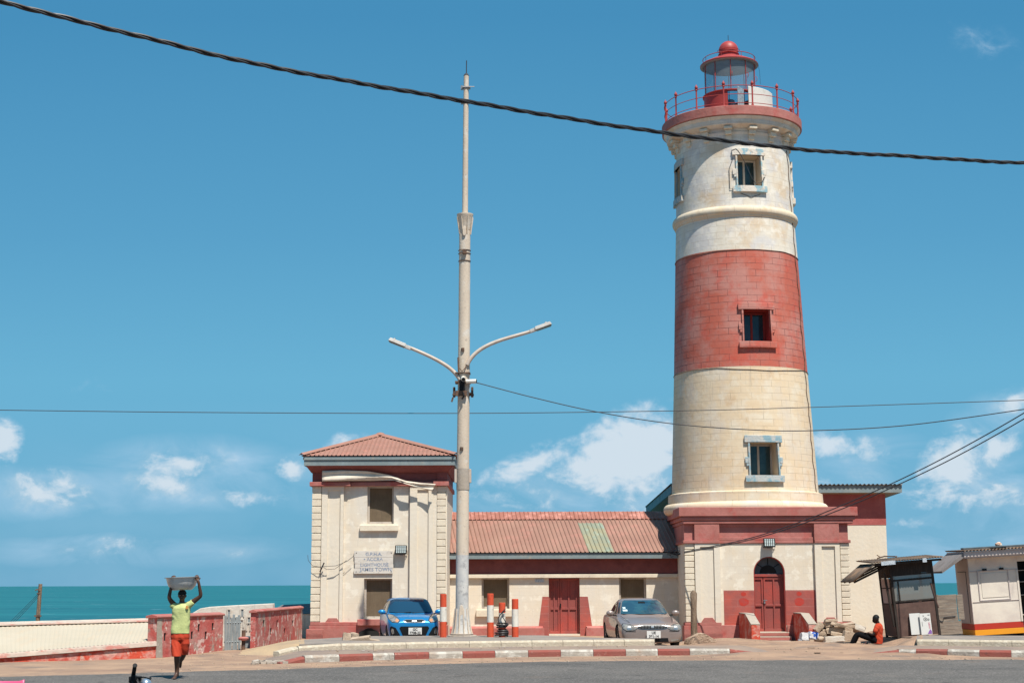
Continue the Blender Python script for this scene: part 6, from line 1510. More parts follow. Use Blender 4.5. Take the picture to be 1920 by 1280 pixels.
mb=MB(); mb.sphere(hw_(-.030,.083,.015),.011,5); mb.sphere(hw_(.030,.083,.015),.011,5); mb.build('eyes',mat('eye_white',(.5,.47,.42),.3),body)
# cap
mb=MB(); n_=10; vs=[];fs=[]
for i in range(6):
    t=R(90)*i/5
    for k in range(20): a=2*math.pi*k/20; vs.append(hw_(.083*math.sin(t+.0001)*math.cos(a),.101*math.sin(t+.0001)*math.sin(a),.035+.085*math.cos(t)))
for i in range(5):
    for k in range(20): fs.append((i*20+k,i*20+(k+1)%20,(i+1)*20+(k+1)%20,(i+1)*20+k))
mb.add(vs,fs); mb.add([hw_(x,y,z) for x,y,z in ((-.07,.06,.035),(0,.10,.04),(.07,.06,.035),(.075,.10,.02),(0,.155,.02),(-.075,.10,.02))],[(0,1,4,5),(1,2,3,4)])
mb.build('cap',mat('dark_cap',(.025,.024,.022),.8,[((.10,.09,.08),20,.6,.7,.7)]),pw,smooth=True,solid=.006)
# t-shirt
LIME=mat('lime_cotton',(.48,.51,.21),.9,[((.54,.56,.24),3,.45,.65,.5)],(30,.006))
def loft(mb,rings,n=28,e=2.4):
    vs=[]
    for c,rx,ry in rings:
        for k in range(n):
            x,y=sup(2*math.pi*k/n,rx,ry,e); vs.append(Vector(c)+Vector((x,y,0)))
    m_=len(rings); fs=[tuple(range(n-1,-1,-1)),tuple(range((m_-1)*n,m_*n))]
    for i in range(m_-1):
        for k in range(n): k2=(k+1)%n; fs.append((i*n+k,i*n+k2,(i+1)*n+k2,(i+1)*n+k))
    mb.add(vs,fs)
mb=MB(); loft(mb,[(A(338,1187),.182,.125),(A(338,1180),.184,.125),(A(338.8,1168),.176,.118),(A(339.5,1158),.172,.115),(A(340,1147),.176,.12),(A(340.5,1139),.172,.115),(A(341,1134),.140,.095),(A(341.3,1130.5),.085,.075),(A(341.4,1128.5),.066,.062)])
vs,fs=skin({'c':(A(341,1141),.08),'aL':(A(329,1136),.080),'bL':(A(323,1133.5,-.02),.072),'cL':(A(320.5,1131,-.03),.066),'aR':(A(354,1134.5),.080),'bR':(A(361,1128.5,-.02),.070),'cR':(A(363.5,1126,-.03),.066)},[('c','aL'),('aL','bL'),('bL','cL'),('c','aR'),('aR','bR'),('bR','cR')]); mb.add(vs,fs)
wc=A(339,1160)
def fold(v):
    q=v-wc; return .013*math.sin((q.z+q.x*.8)*36+6*noise.noise(v*4))*max(0,noise.noise(v*3+Vector((3,1,2)))+.30)+.014*noise.noise(v*6)
fuse(mb,.010,1,fold).build('t_shirt',LIME,pw,smooth=True,ang=180)
mb=MB(); c=A(350.5,1138,-.128)
ring_=[(c.x+.028*math.cos(R(a)),c.y,c.z+.034*math.sin(R(a))) for a in range(0,360,30)]; 
mb.add([(x,y+.03,z) for x,y,z in ring_]+[(x,y-.0,z) for x,y,z in ring_],[tuple(range(12,24))]+[(i,(i+1)%12,(i+1)%12+12,i+12) for i in range(12)]); mb.build('shirt_crest',mat('orange_crest',(.55,.20,.06),.8,[((.6,.5,.15),40,.5,.6,.8)]),pw)
# shorts
REDS=mat('red_orange_shorts',(.46,.048,.018),.8,[((.38,.035,.014),3,.45,.65,.6)],(24,.006))
def shorts(waist,hips,legs,m,parent,disp=.006,ry=.11):
    mb=MB(); loft(mb,[(waist,.172,.112),((waist+hips)/2,.180,.12),(hips,.182,.13),(hips+Vector((0,0,-.06)),.165,.12)])
    for l in legs:
        loft(mb,[(p,rr_*1.0,rr_*1.12) for p,rr_ in l],24,2.2)
    return fuse(mb,.010,1,lambda v:disp*math.sin(v.x*60+v.z*18+4*noise.noise(v*6))*.5+.008*noise.noise(v*6)).build('shorts',m,parent,smooth=True,ang=180)
so_=shorts(A(338,1184),A(338,1194),[[(A(331,1196,.0),.095),(A(330,1206,-.03),.100),(A(330,1218,-.07),.098),(A(331,1230,-.11),.090)],[(A(345,1196,.0),.095),(A(346.5,1206,.0),.095),(A(346,1216,.03),.090),(A(344,1227,.06),.080)]],REDS,pw)
mb=MB()
for i in range(7):
    pass
p0=[A(321.8,1188),A(320.6,1200,-.02),A(320.6,1212,-.05),A(322.6,1226,-.10)]
mb.tube([p+Vector((.012,-.03,0)) for p in p0],.010,5); mb.build('side_stripe',M['boldclean'],so_)
# basin carried on the head
bc=(A(310.8,1082)+A(373.5,1082))/2; br_=(A(373.5,1082)-A(311,1082)).length/2; zb=A(342,1105.5).z
bs=thing('basin','large dented aluminium basin held upside up on the head of the walking person','basin',(bc.x,YW-.0,zb))
ALU=mat('aluminium_basin',(.60,.60,.59),.38,[((.36,.35,.34),3,.45,.62,.7),((.62,.62,.6),8,.55,.68,.5)],(8,.01),metal=.45)
mb=MB(); zr=bc.z; hgt=zr-zb
pr=[(.001,zb),(br_*.54,zb),(br_*.63,zb+.02),(br_*.79,zb+hgt*.30),(br_*.87,zb+hgt*.55),(br_*.91,zb+hgt*.78),(br_*.93,zr-.02),(br_*.95,zr-.008),(br_*1.04,zr),(br_*1.04,zr+.008),(br_*.94,zr+.002),(br_*.91,zr-.02),(br_*.87,zb+hgt*.72),(br_*.76,zb+hgt*.33),(br_*.62,zb+.03),(.001,zb+.012)]
mb.lathe(pr,bc.x,YW,48); tilt=Matrix.Translation((bc.x,YW,zb))@Matrix.Rotation(R(-2.0),4,'Y')@Matrix.Translation((-bc.x,-YW,-zb)); mb.xf(tilt); mb.build('bowl',ALU,bs,smooth=True)

# seated person leaning on the shack
YS=46.1
def B(px,py,dy=0): return at(px,py,YS+dy)
gs_=B(1645,1206).z
ps=thing('person','person in orange shirt and black trousers sitting on the ground against the brown shack','person',(B(1643,1205).x,YS,gs_))
n={'hip':(B(1643,1197),.10),'waist':(B(1644.5,1187),.10),'chest':(B(1646.5,1178),.10),'nb':(B(1646.5,1169),.07),'nk':(B(1646,1166),.055),'hb':(B(1644,1162),.05),
 'sL':(B(1646,1173.5,-.14),.045),'eL':(B(1636.5,1190.5,-.22),.042),'wL':(B(1629,1186.5,-.16),.030),'hL':(B(1626,1185.5,-.15),.032),
 'sR':(B(1647,1173.5,.14),.045),'eR':(B(1638,1190,.24),.042),'wR':(B(1630,1187,.12),.030),'hR':(B(1627,1186,.08),.032),
 'pL':(B(1641,1199,-.10),.095),'kL':(B(1606,1188,-.12),.062),'cL':(B(1600.5,1199,-.11),.058),'aL':(B(1594.5,1211,-.10),.038),'tL':(B(1586,1214.5,-.10),.030),
 'pR':(B(1641,1199,.10),.095),'kR':(B(1609,1187,.10),.062),'cR':(B(1604,1198,.12),.058),'aR':(B(1599,1209,.12),.038),'tR':(B(1591,1212,.12),.030)}
e=[('hip','waist'),('waist','chest'),('chest','nb'),('nb','nk'),('nk','hb'),('chest','sL'),('sL','eL'),('eL','wL'),('wL','hL'),('chest','sR'),('sR','eR'),('eR','wR'),('wR','hR'),('hip','pL'),('pL','kL'),('kL','cL'),('cL','aL'),('aL','tL'),('hip','pR'),('pR','kR'),('kR','cR'),('cR','aR'),('aR','tR')]
mb=MB(); vs,fs=skin(n,e); mb.add(vs,fs); hw2=head(mb,B(1641.8,1160),(-1,-.15,-.18),(-.08,0,1),1.08)
hand(mb,n['hL'][0],(-1,0,.05),(0,0,-1),1,1.0); hand(mb,n['hR'][0],(-1,0,.05),(0,0,-1),-1,1.0)
body=fuse(mb,.011,1).build('body',SKIN2,ps,smooth=True,ang=180)
mb=MB()
for i in range(5):
    pass
vs=[];fs=[]
for i in range(7):
    t=R(95)*i/6
    for k in range(20): a=2*math.pi*k/20; vs.append(hw2(.082*math.sin(t+.0001)*math.cos(a),-.012+.095*math.sin(t+.0001)*math.sin(a),.025+.098*math.cos(t)))
for i in range(6):
    for k in range(20): fs.append((i*20+k,i*20+(k+1)%20,(i+1)*20+(k+1)%20,(i+1)*20+k))
mb.add(vs,fs); mb.build('hair',M['black'],ps,smooth=True)
ORNG=mat('orange_cotton',(.42,.048,.018),.9,[((.44,.045,.015),4,.45,.65,.6)],(24,.008))
ns={'c':(B(1647,1177),.11),'aL':(B(1645.5,1173,-.15),.095),'bL':(B(1639,1186,-.21),.075),'aR':(B(1647,1173,.15),.095),'bR':(B(1641,1185,.22),.075)}
mb=MB(); loft(mb,[(B(1645,1206),.155,.19),(B(1645,1198),.155,.19),(B(1645.5,1188),.145,.18),(B(1647,1177),.13,.19),(B(1647.5,1171.5),.10,.16),(B(1647,1167.5),.062,.07)]); vs,fs=skin(ns,[('c','aL'),('aL','bL'),('c','aR'),('aR','bR')]); mb.add(vs,fs); fuse(mb,.013,1,lambda v:.003*math.sin(v.z*50+v.x*35+5*noise.noise(v*5))+.010*noise.noise(v*7)).build('shirt',ORNG,ps,smooth=True,ang=180)
BLKT=mat('black_trousers',(.008,.008,.009),.95,spec=.05)
nt_={'h':(B(1643,1200),(.11,.13)),'pL':(B(1640,1198,-.09),.11),'kL':(B(1606,1187.5,-.12),.082),'cL':(B(1600.5,1199,-.11),.075),'aL':(B(1595.5,1209,-.10),.060),'pR':(B(1640,1198,.09),.11),'kR':(B(1609,1186.5,.10),.082),'cR':(B(1604,1198,.12),.075),'aR':(B(1600,1207,.12),.060)}
mb=MB(); vs,fs=skin(nt_,[('h','pL'),('pL','kL'),('kL','cL'),('cL','aL'),('h','pR'),('pR','kR'),('kR','cR'),('cR','aR')]); mb.add(vs,fs); fuse(mb,.013,1).build('trousers',BLKT,ps,smooth=True,ang=180)
for s_,k in ((0,'L'),(1,'R')):
    a=n['a'+k][0]; b=n['t'+k][0]; mb=MB(); mb.tube([a+Vector((.06,0,-.03)),a+Vector((0,0,-.03)),b+Vector((0,0,-.0)),b+Vector((-.05,0,-.005))],[.045,.052,.045,.025],8); mb.build('shoe',M['black'],ps,smooth=True)

# ------------------------------------------------------------------ kiosks on the right
def loc_thing(name,label,cat,loc,rot): return thing(name,label,cat,loc,rot)
M['brownboard']=mat('brown_board',(.105,.060,.048),.8,[((.15,.09,.07),2,.45,.65,.7),((.06,.04,.035),5,.5,.7,.6),((.3,.26,.22),14,.68,.73,.5)],(14,.004))
M['darkwood']=mat('dark_timber',(.030,.024,.020),.85,[((.07,.05,.04),6,.5,.65,.6,(3,3,.4))],(14,.006))
M['pinkpanel']=mat('pinkish_panel',(.40,.31,.29),.6,[((.30,.21,.19),3,.5,.65,.7),((.10,.08,.07),7,.62,.68,.8,(2,2,.5))])
pg=bpy.data.materials.new('perspex'); pg.use_nodes=True; t_=pg.node_tree; q_=t_.nodes
for x in list(q_): q_.remove(x)
o_=q_.new('ShaderNodeOutputMaterial'); a_=q_.new('ShaderNodeMixShader'); b_=q_.new('ShaderNodeBsdfTransparent'); c_=q_.new('ShaderNodeBsdfGlossy'); d_=q_.new('ShaderNodeBsdfDiffuse'); m2_=q_.new('ShaderNodeMixShader')
b_.inputs[0].default_value=(.6,.66,.66,1); c_.inputs['Roughness'].default_value=.12; d_.inputs[0].default_value=(.27,.26,.235,1); m2_.inputs[0].default_value=.93; a_.inputs[0].default_value=.62
t_.links.new(c_.outputs[0],m2_.inputs[1]); t_.links.new(d_.outputs[0],m2_.inputs[2]); t_.links.new(b_.outputs[0],a_.inputs[1]); t_.links.new(m2_.outputs[0],a_.inputs[2]); t_.links.new(a_.outputs[0],o_.inputs[0])
M['perspex']=pg
fx=at(1683,1194,46.6)
sk=thing('shack','leaning dark timber shack with clouded window, brown boards and rusted tin roof','kiosk',(fx.x,46.6,fx.z),(0,R(-4.6),0))
Wd,Dp,Ht=1.30,1.5,2.13
def LB(name,mname,boxes,bev=.006,parent=sk,**k):
    mb=lmb()
    for b in boxes: mb.box(*b)
    return mb.build(name,M[mname],parent,bevel=bev,**k)
for i,(x,y) in enumerate(((0,0),(Wd-.07,0),(0,Dp-.07),(Wd-.07,Dp-.07))): LB('post','darkwood',[(x,x+.07,y,y+.07,-.3,Ht)])
LB('front_board','brownboard',[(.072,Wd-.072,.02,.04,.0,.98)])
LB('window_rail','darkwood',[(.071,Wd-.071,.0,.05,1.0,1.05),(.071,Wd-.071,.0,.05,1.62,1.68),(.071,Wd-.071,.0,.05,1.78,1.82)])
LB('window_mullion','darkwood',[(.19,.23,.005,.045,1.051,1.619)])
LB('fascia_board','darkwood',[(.071,Wd-.071,.0,.05,1.822,Ht)])
LB('clouded_window','perspex',[(.071,Wd-.071,.022,.028,1.051,1.619),(.071,Wd-.071,.022,.028,1.681,1.779)],0)
LB('side_board','brownboard',[(.01,.03,.075,Dp-.075,.0,.95)]); 
LB('side_panel','pinkpanel',[(.012,.028,.25,Dp-.2,.98,1.72)])
LB('side_rail','darkwood',[(.0,.05,.072,Dp-.072,1.73,1.80),(.0,.05,.072,Dp-.072,.951,.978),(.005,.045,.072,.248,.98,1.72),(.003,.047,.25,Dp-.2,1.42,1.45)])
LB('side_top_board','darkwood',[(.01,.03,.072,Dp-.072,1.802,Ht)])
LB('right_board','brownboard',[(Wd-.03,Wd-.01,.075,Dp-.075,.0,1.05)]); LB('rear_board','brownboard',[(.071,Wd-.071,Dp-.05,Dp-.03,.0,1.2)]); LB('rear_post','darkwood',[(.42,.47,Dp-.06,Dp-.01,1.2,Ht),(.071,Wd-.071,Dp-.06,Dp-.02,1.75,Ht)])
LB('counter','brownboard',[(.071,Wd-.071,.05,.5,.9,.93)])
mb=lmb(); mb.sphere((.75,.35,1.03),.10,8); mb.build('white_bowl',M['whitemetal'],sk,smooth=True); 
mb=lmb(); mb.tube([(Wd-.12,.015,1.5),(Wd-.03,.015,.95),(Wd+.02,.015,.75)],.025,5); mb.build('loose_batten',M['brownboard'],sk)
def rag(x0,x1,y0,y1,z0,z1,waves,nm,mname,amp=.02,dz=None,parent=sk,n=1):
    mb=lmb(); corrugated(mb,(x0,y0,z0),(x1,y0,z0),(x1,y1,z1),(x0,y1,z1),waves,amp); return mb.build(nm,M[mname],parent,smooth=True,solid=.004)
rag(-.60,1.55,-.38,1.7,Ht+.10,Ht+.18,26,'roof_sheet','oldroof')
LB('roof_beam','darkwood',[(-.55,1.5,-.30,-.24,Ht-.0,Ht+.065)]); LB('roof_beam','darkwood',[(-.55,1.5,1.4,1.46,Ht-.0,Ht+.065)])
mb=lmb(); corrugated(mb,(-1.18,-.32,1.73),(-1.18,1.5,1.72),(-.5,1.5,2.19),(-.5,-.38,2.19),22,.02); mb.build('awning_sheet',M['oldroof'],sk,smooth=True,solid=.004)
LB('awning_beam','darkwood',[(-.62,-.56,-.3,1.5,2.02,2.08)]); mb=lmb(); 
for y in (0.0,.7,1.4): mb.tube([(-1.1,y,1.70),(0,y,2.12)],.03,4)
mb.build('awning_rafters',M['darkwood'],sk)
mb=lmb(); mb.cbox((-.1,-.37,Ht+.06),(.42,.02,.12)); mb.build('roof_patch',M['plaque'],sk); mb=lmb(); mb.cbox((.98,-.37,Ht+.05),(.12,.02,.12)); mb.build('roof_patch',M['plaque'],sk)
mb=lmb(); mb.tube([(-.30,.1,Ht+.22),(-.08,.1,Ht+.26),(.3,.1,Ht+.22)],.02,5); mb.tube([(-.3,.1,Ht+.32),(-.2,.1,Ht+.24)],.014,4); mb.build('roof_stick',M['rust'],sk)
LB('old_door','darkwood',[(-.10,-.04,.3,.9,.0,1.95)],rot=None) if False else None
mb=lmb(); mb.cbox((-.09,.10,1.1),(.05,.1,1.6),Matrix.Rotation(R(-4),3,'Y')); mb.build('loose_plank',M['darkwood'],sk)
# boards leaning on the shack
def poster(px0,px1,py0,py1,Y,label,mname,deco=None):
    a=at(px0,py1,Y); b=at(px1,py1,Y); c=at(px0,py0,Y); t=thing('poster_board',label,'board',((a.x+b.x)/2,Y,a.z)); t.rotation_euler=(R(-6),R(-3),0)
    w_=(b.x-a.x); h_=c.z-a.z; mb=lmb(); mb.box(-w_/2,w_/2,-.01,.01,0,h_); mb.build('board',M[mname],t,bevel=.004)
    if deco: deco(t,w_,h_)
    return t
def deco(t,w_,h_):
    mb=lmb()
    for x,z,r in ((-.0,.72,.055),(.09,.70,.035),(-.05,.88,.02)): 
        mb.add([(x+r*math.cos(R(a)),-.0125,h_*z+r*math.sin(R(a))) for a in range(0,360,24)]+[(x+.75*r*math.cos(R(a)),-.0125,h_*z+.75*r*math.sin(R(a))) for a in range(0,360,24)],[(i,(i+1)%15,(i+1)%15+15,i+15) for i in range(15)])
        mb.box(x-r*.25,x+r*.25,-.0128,-.0122,h_*z-r*.4,h_*z+r*.4)
    mb.box(.08,.14,-.0128,-.0122,h_*.9,h_*.93); mb.box(-.11,-.10,-.0128,-.0122,h_*.4,h_*.62); mb.build('printed_marks',M['platetext'],t)
    mb=lmb(); mb.add([(.02,-.0127,.02),(.15,-.0127,.02),(.15,-.0127,.1),(.11,-.0127,.16)],[(0,1,2,3)]); mb.build('purple_logo',mat('purple_print',(.22,.10,.32),.6),t)
    mb=lmb(); put_text(mb,'AXIM',.075,Matrix.Translation((.125,-.0127,h_*.42))@FRONT@Matrix.Rotation(R(90),4,'Z'),depth=.001); mb.build('red_lettering',mat('magenta_print',(.55,.04,.12),.6),t)
M['poster']=mat('faded_white_poster',(.60,.59,.55),.6,[((.5,.52,.40),2,.55,.7,.5),((.45,.42,.38),5,.58,.7,.5)])
poster(1709,1729,1149,1189,46.50,'blank white board leaning on the brown shack front','poster')
poster(1728,1748.5,1149,1189,46.42,'printed white board with black rings and purple corner leaning on the shack','poster',deco)
# plank panel between the two kiosks
pa=at(1764,1190,47.2); pl=thing('plank_panel','grey weathered plank panel standing between the two kiosks','fence',(pa.x,47.2,pa.z),(0,R(-3.2),0))
hz_=0
for i in range(9):
    h=.135; w0_=.0 if i<8 else .02; mb=lmb(); j=random.uniform(-.01,.01); x1=.66 if i<3 else .58; mb.box(w0_+j,x1+j,0,.025,.0+i*h*.97,i*h*.97+h*.955); mb.build('plank',M['wood'],pl,bevel=.005)
mb=lmb(); mb.box(-.03,.03,-.02,.0,.45,1.2); mb.build('batten',M['wood'],pl); 
mb=lmb(); mb.box(.60,.78,.03,.06,.42,1.16); mb.build('short_plank',M['wood'],pl,bevel=.006)
mb=lmb(); mb.tube([(.02,-.01,.42),(.10,-.02,.40),(.14,-.02,.52),(.5,-.02,.54)],.012,4); mb.build('wire_tie',M['wire'],pl)
# white kiosk
fx=at(1829,1190,48.0)
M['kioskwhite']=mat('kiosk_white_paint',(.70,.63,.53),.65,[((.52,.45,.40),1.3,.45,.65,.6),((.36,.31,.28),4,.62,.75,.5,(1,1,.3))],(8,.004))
M['eavegrey']=mat('shaded_eave_board',(.23,.205,.195),.8,[((.15,.13,.12),3,.45,.65,.7)],(10,.004))  # underside shade of the side eave is put into this darker board colour
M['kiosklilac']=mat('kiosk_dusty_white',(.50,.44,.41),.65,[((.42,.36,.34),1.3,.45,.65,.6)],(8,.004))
M['ksred']=mat('stripe_red',(.42,.035,.02),.6,[((.34,.03,.02),3,.5,.7,.5)]); M['ksyel']=mat('stripe_yellow',(.72,.30,.02),.6,[((.6,.24,.02),3,.5,.7,.5)])
kk=thing('kiosk','white painted kiosk with closed hatch and red and yellow stripes at its foot','kiosk',(fx.x,48.0,fx.z),(0,R(-3.2),0))
kw,kd,kh=1.50,1.45,2.32
LBk=lambda nm,m,bx,bev=.006:LB(nm,m,bx,bev,parent=kk)
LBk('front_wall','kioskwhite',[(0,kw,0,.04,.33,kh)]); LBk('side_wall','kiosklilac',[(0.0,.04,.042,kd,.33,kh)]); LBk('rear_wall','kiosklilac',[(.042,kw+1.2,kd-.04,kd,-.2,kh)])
LBk('red_stripe','ksred',[(0,kw,-.001,.04,.15,.328)]); LBk('yellow_stripe','ksyel',[(0,kw,-.001,.04,-.02,.148)])
LBk('side_red_stripe','ksred',[(.0,.04,.042,kd,.15,.328)]); LBk('side_yellow_stripe','ksyel',[(.0,.04,.042,kd,-.02,.148)])
hx0,hx1,hz0,hz1=.24,1.20,1.04,1.90
LBk('hatch','kioskwhite',[(hx0+.10,hx1-.06,-.012,-.002,hz0+.06,hz1-.06)])
LBk('hatch_frame','kiosklilac',[(hx0,hx1,-.03,-.001,hz0-.03,hz0),(hx0,hx1,-.03,-.001,hz1,hz1+.03),(hx0,hx0+.03,-.028,-.001,hz0,hz1),(hx1-.03,hx1,-.028,-.001,hz0,hz1)])
LBk('hinge','black',[(hx0+.16,hx0+.30,-.05,-.031,hz1+.02,hz1+.08)]); LBk('hinge','black',[(hx1-.28,hx1-.14,-.05,-.031,hz1+.02,hz1+.08)])
LBk('wall_batten','kiosklilac',[(.0,kw,-.02,-.0015,kh-.42,kh-.40),(.02,kw-.02,-.02,-.0015,.98,.995)]); 
LBk('corner_trim','kiosklilac',[(-.02,.0-.001,-.02,.06,.33,kh)]); LBk('corner_trim','kioskwhite',[(kw-.06,kw+.0,-.02,-.0016,.33,kh-.43)])
LBk('side_door','kiosklilac',[(-.012,-.001,.35,1.2,.35,1.9)]); LBk('door_edge','darkfascia',[(-.015,-.0012,.33,.347,.35,1.92),(-.015,-.0012,.33,1.2,1.902,1.92)])
LBk('upper_band','kioskwhite',[(kw+.001,kw+1.2,0,.04,kh-.18,kh)]); LBk('bay_back','void',[(kw+.02,kw+1.2,.9,.93,-.1,kh-.18)]); LBk('bay_post','kioskwhite',[(kw+1.12,kw+1.2,0,.06,-.1,kh-.181)])
for z in (.5,1.1,1.5,1.85): LBk('shelf','framegrey',[(kw+.02,kw+1.11,.3,.89,z,z+.02)],0)
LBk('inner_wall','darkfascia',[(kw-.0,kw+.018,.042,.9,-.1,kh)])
LBk('fascia','kiosklilac',[(-.22,kw+1.4,-.42,-.38,kh+.04,kh+.20)])
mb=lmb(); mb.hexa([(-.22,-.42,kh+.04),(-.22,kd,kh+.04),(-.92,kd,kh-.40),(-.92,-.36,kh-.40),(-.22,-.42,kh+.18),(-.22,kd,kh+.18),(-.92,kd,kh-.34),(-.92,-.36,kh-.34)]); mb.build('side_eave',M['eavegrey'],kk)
LBk('gable_board','kiosklilac',[(-.22,-.18,-.378,kd,kh+.051,kh+.215)]); LBk('ceiling','kiosklilac',[(-.219,kw+1.39,-.379,kd,kh+.002,kh+.05)],0)
rag(-.25,kw+1.45,-.50,kd+.1,kh+.225,kh+.26,30,'roof_sheet','oldroof',parent=kk,amp=.022)
mb=lmb(); mb.cbox((.9,-.2,kh+.30),(2.2,.3,.05)); b_=mb.build('roof_board',M['darkfascia'],kk,bevel=.01)
bw=at(1871,1031,48.1); tb=thing('tub','dark round tub lying on the white kiosk roof','tub',(bw.x,48.1,bw.z)); mb=MB(); mb.lathe([(.01,bw.z),(.22,bw.z),(.25,bw.z+.08),(.25,bw.z+.10),(.01,bw.z+.11)],bw.x,48.1,20); mb.build('bowl',M['darkfascia'],tb,smooth=True)
mb=MB(); bq=bw+Vector((.03,0,.17)); mb.sphere(bq,.10,10,sc=(1.0,1,.9)); mb.v=[v+(v-bq)*.25*noise.noise(v*14) for v in mb.v]; o=mb.build('ball',mat('faded_orange_ball',(.45,.25,.16),.8,[((.7,.6,.5),9,.48,.56,.9)]),None,smooth=True); tag(o,'small faded patchy ball on the tub on the kiosk roof','ball')

# ------------------------------------------------------------------ rubble, stones, bags
gp='broken blocks heaped right of the steps'
YR=50.6
def ZM(x,y): return Vector((1480+x/9.6,1140+y/9.6))
BK=[(530,335,165,75,-55,'block','tilted long block leaning on the left side of the heap'),(740,218,200,46,-3,'block','thin flat block, topmost of the heap'),(690,288,120,95,5,'block','squarish block under the topmost slab of the heap'),
 (865,285,240,58,9,'block','long block slanting down from the top of the heap'),(1060,305,190,70,-12,'block','pink tinged slab near the top right of the heap'),(805,388,290,88,1,'block','broad rectangular block in the middle of the heap'),
 (870,474,270,66,2,'block','block directly below the broad middle block of the heap'),(800,556,335,96,1,'whiteblock','longest pale block low in the heap'),(700,655,330,62,2,'block','flat block at the very bottom of the heap'),
 (1055,395,140,90,14,'block','rough chunk right of the middle block of the heap'),(1060,520,170,190,8,'block','large crumbling chunk at the right end of the heap'),(1250,352,200,88,16,'whiteblock','pale block tilted by itself right of the heap'),
 (380,612,80,100,4,'block','small brown block between the white bags'),(560,440,150,90,-6,'block','block under the tilted long block at the left of the heap'),(950,610,250,80,-3,'block','low block half buried at the front of the heap')]
for i,(x,y,w_,h_,a,mm,lab) in enumerate(BK):
    c=ZM(x,y); k=YR/F_PX; Yb=YR+(.3 if y<480 else -.1)+(i%3)*.06; p=at(c.x,c.y,Yb); mb=MB()
    rock(mb,(0,0,0),(w_/9.6*k*1.06,.34,h_/9.6*k*1.10),i+2,3,0); Rm=Matrix.Rotation(R(a),4,'Y'); mb.v=[Rm@v+p for v in mb.v]
    tag(mb.build('concrete_block',M[mm],smooth=True,ang=28),lab,'block',gp)
for i,(x,y,w_,h_) in enumerate(((640,400,170,110),(760,330,200,90),(940,360,180,110),(700,500,170,110),(900,540,260,120),(600,600,160,100),(1130,440,130,120))):
    c=ZM(x,y); k=YR/F_PX; p=at(c.x,c.y,YR+.75); mb=MB(); rock(mb,p,(w_/9.6*k*1.1,.4,h_/9.6*k*1.2),40+i,3,.3*i); tag(mb.build('concrete_block',M['block'],smooth=True,ang=28),'half hidden block wedged '+('behind the tilted long block at the left of the heap','under the thin topmost block of the heap','behind the slanting long block near the heap top','low behind the left middle of the heap','behind the block under the broad middle block','low behind the bags at the heap foot','between the crumbling chunk and the lone tilted pale block')[i],'block',gp)
c=ZM(545,552); p=at(c.x,c.y,50.0); mb=MB(); rock(mb,p,(.31,.28,.18),31,3,0,False); tag(mb.build('stone',M['block'],smooth=True,ang=60),'rounded brown stone at the foot of the block heap','stone')
BAG=mat('white_plastic_bag',(.62,.62,.62),.5,[((.5,.5,.52),5,.45,.65,.6)],(9,.03)); BAGB=mat('blue_white_bag',(.62,.62,.62),.5,[((.03,.10,.42),6,.50,.54,1)],(9,.03))
for (x,y,w_,h_,m_,lab,sd_) in ((265,500,120,115,BAG,'crumpled white bag standing on another beside the right cheek wall',3),(265,622,160,110,BAG,'white plastic bag lying lowest beside the right cheek wall',5),(425,490,150,110,BAGB,'blue and white plastic bag resting against the block heap',8)):
    c=ZM(x,y); p=at(c.x,c.y,50.0); mb=MB(); rock(mb,p,(w_/9.6*50/F_PX*1.1,.2,h_/9.6*49/F_PX*1.1),sd_,3,.3,True); mb.v=[v+Vector((noise.noise(v*9),0,noise.noise(v*9+Vector((4,4,4)))))*.03 for v in mb.v]; tag(mb.build('plastic_bag',m_,smooth=True,ang=40),lab,'bag','plastic bags by the block heap')
p=at(1310,1202,47.2); mb=MB(); rock(mb,p+Vector((0,0,.02)),(.80,.55,.46),12,3,.3); mb.v=[v+Vector((.05*noise.noise(v*3)+.25*(v.z-p.z),0,(.07*noise.noise(v*2.2+Vector((1,1,1)))-.42*abs(v.x-p.x))*(1 if v.z>p.z else 0))) for v in mb.v]; tag(mb.build('boulder',M['sand'],smooth=True,ang=30),'big sandy boulder beside the taupe car','stone')
for (px,py,Y,s,lab) in ((1604,1205,47,(.24,.2,.13),'brown stone under the sitting person knees'),):
    p=at(px,py,Y); mb=MB(); rock(mb,p,s,17,3,.4); tag(mb.build('stone',M['block'],smooth=True,ang=30),lab,'stone')
p=at(1622,1208,46.6); mb=MB(); rnd=random.Random(8)
for k in range(5): q_=p+Vector((rnd.uniform(-.25,.2),rnd.uniform(-.1,.1),rnd.uniform(-.05,.04))); mb.cbox(q_,(rnd.uniform(.1,.3),.12,.03),Matrix.Rotation(rnd.uniform(-.7,.5),3,'Y'))
CARD=mat('bits_of_cardboard',(.42,.25,.14),.85,[((.05,.32,.38),5,.52,.56,1),((.4,.06,.04),6,.6,.64,1)]); tag(mb.build('scraps',CARD),'scraps of card and bright wrappers under the sitting person legs','litter',kind='stuff')
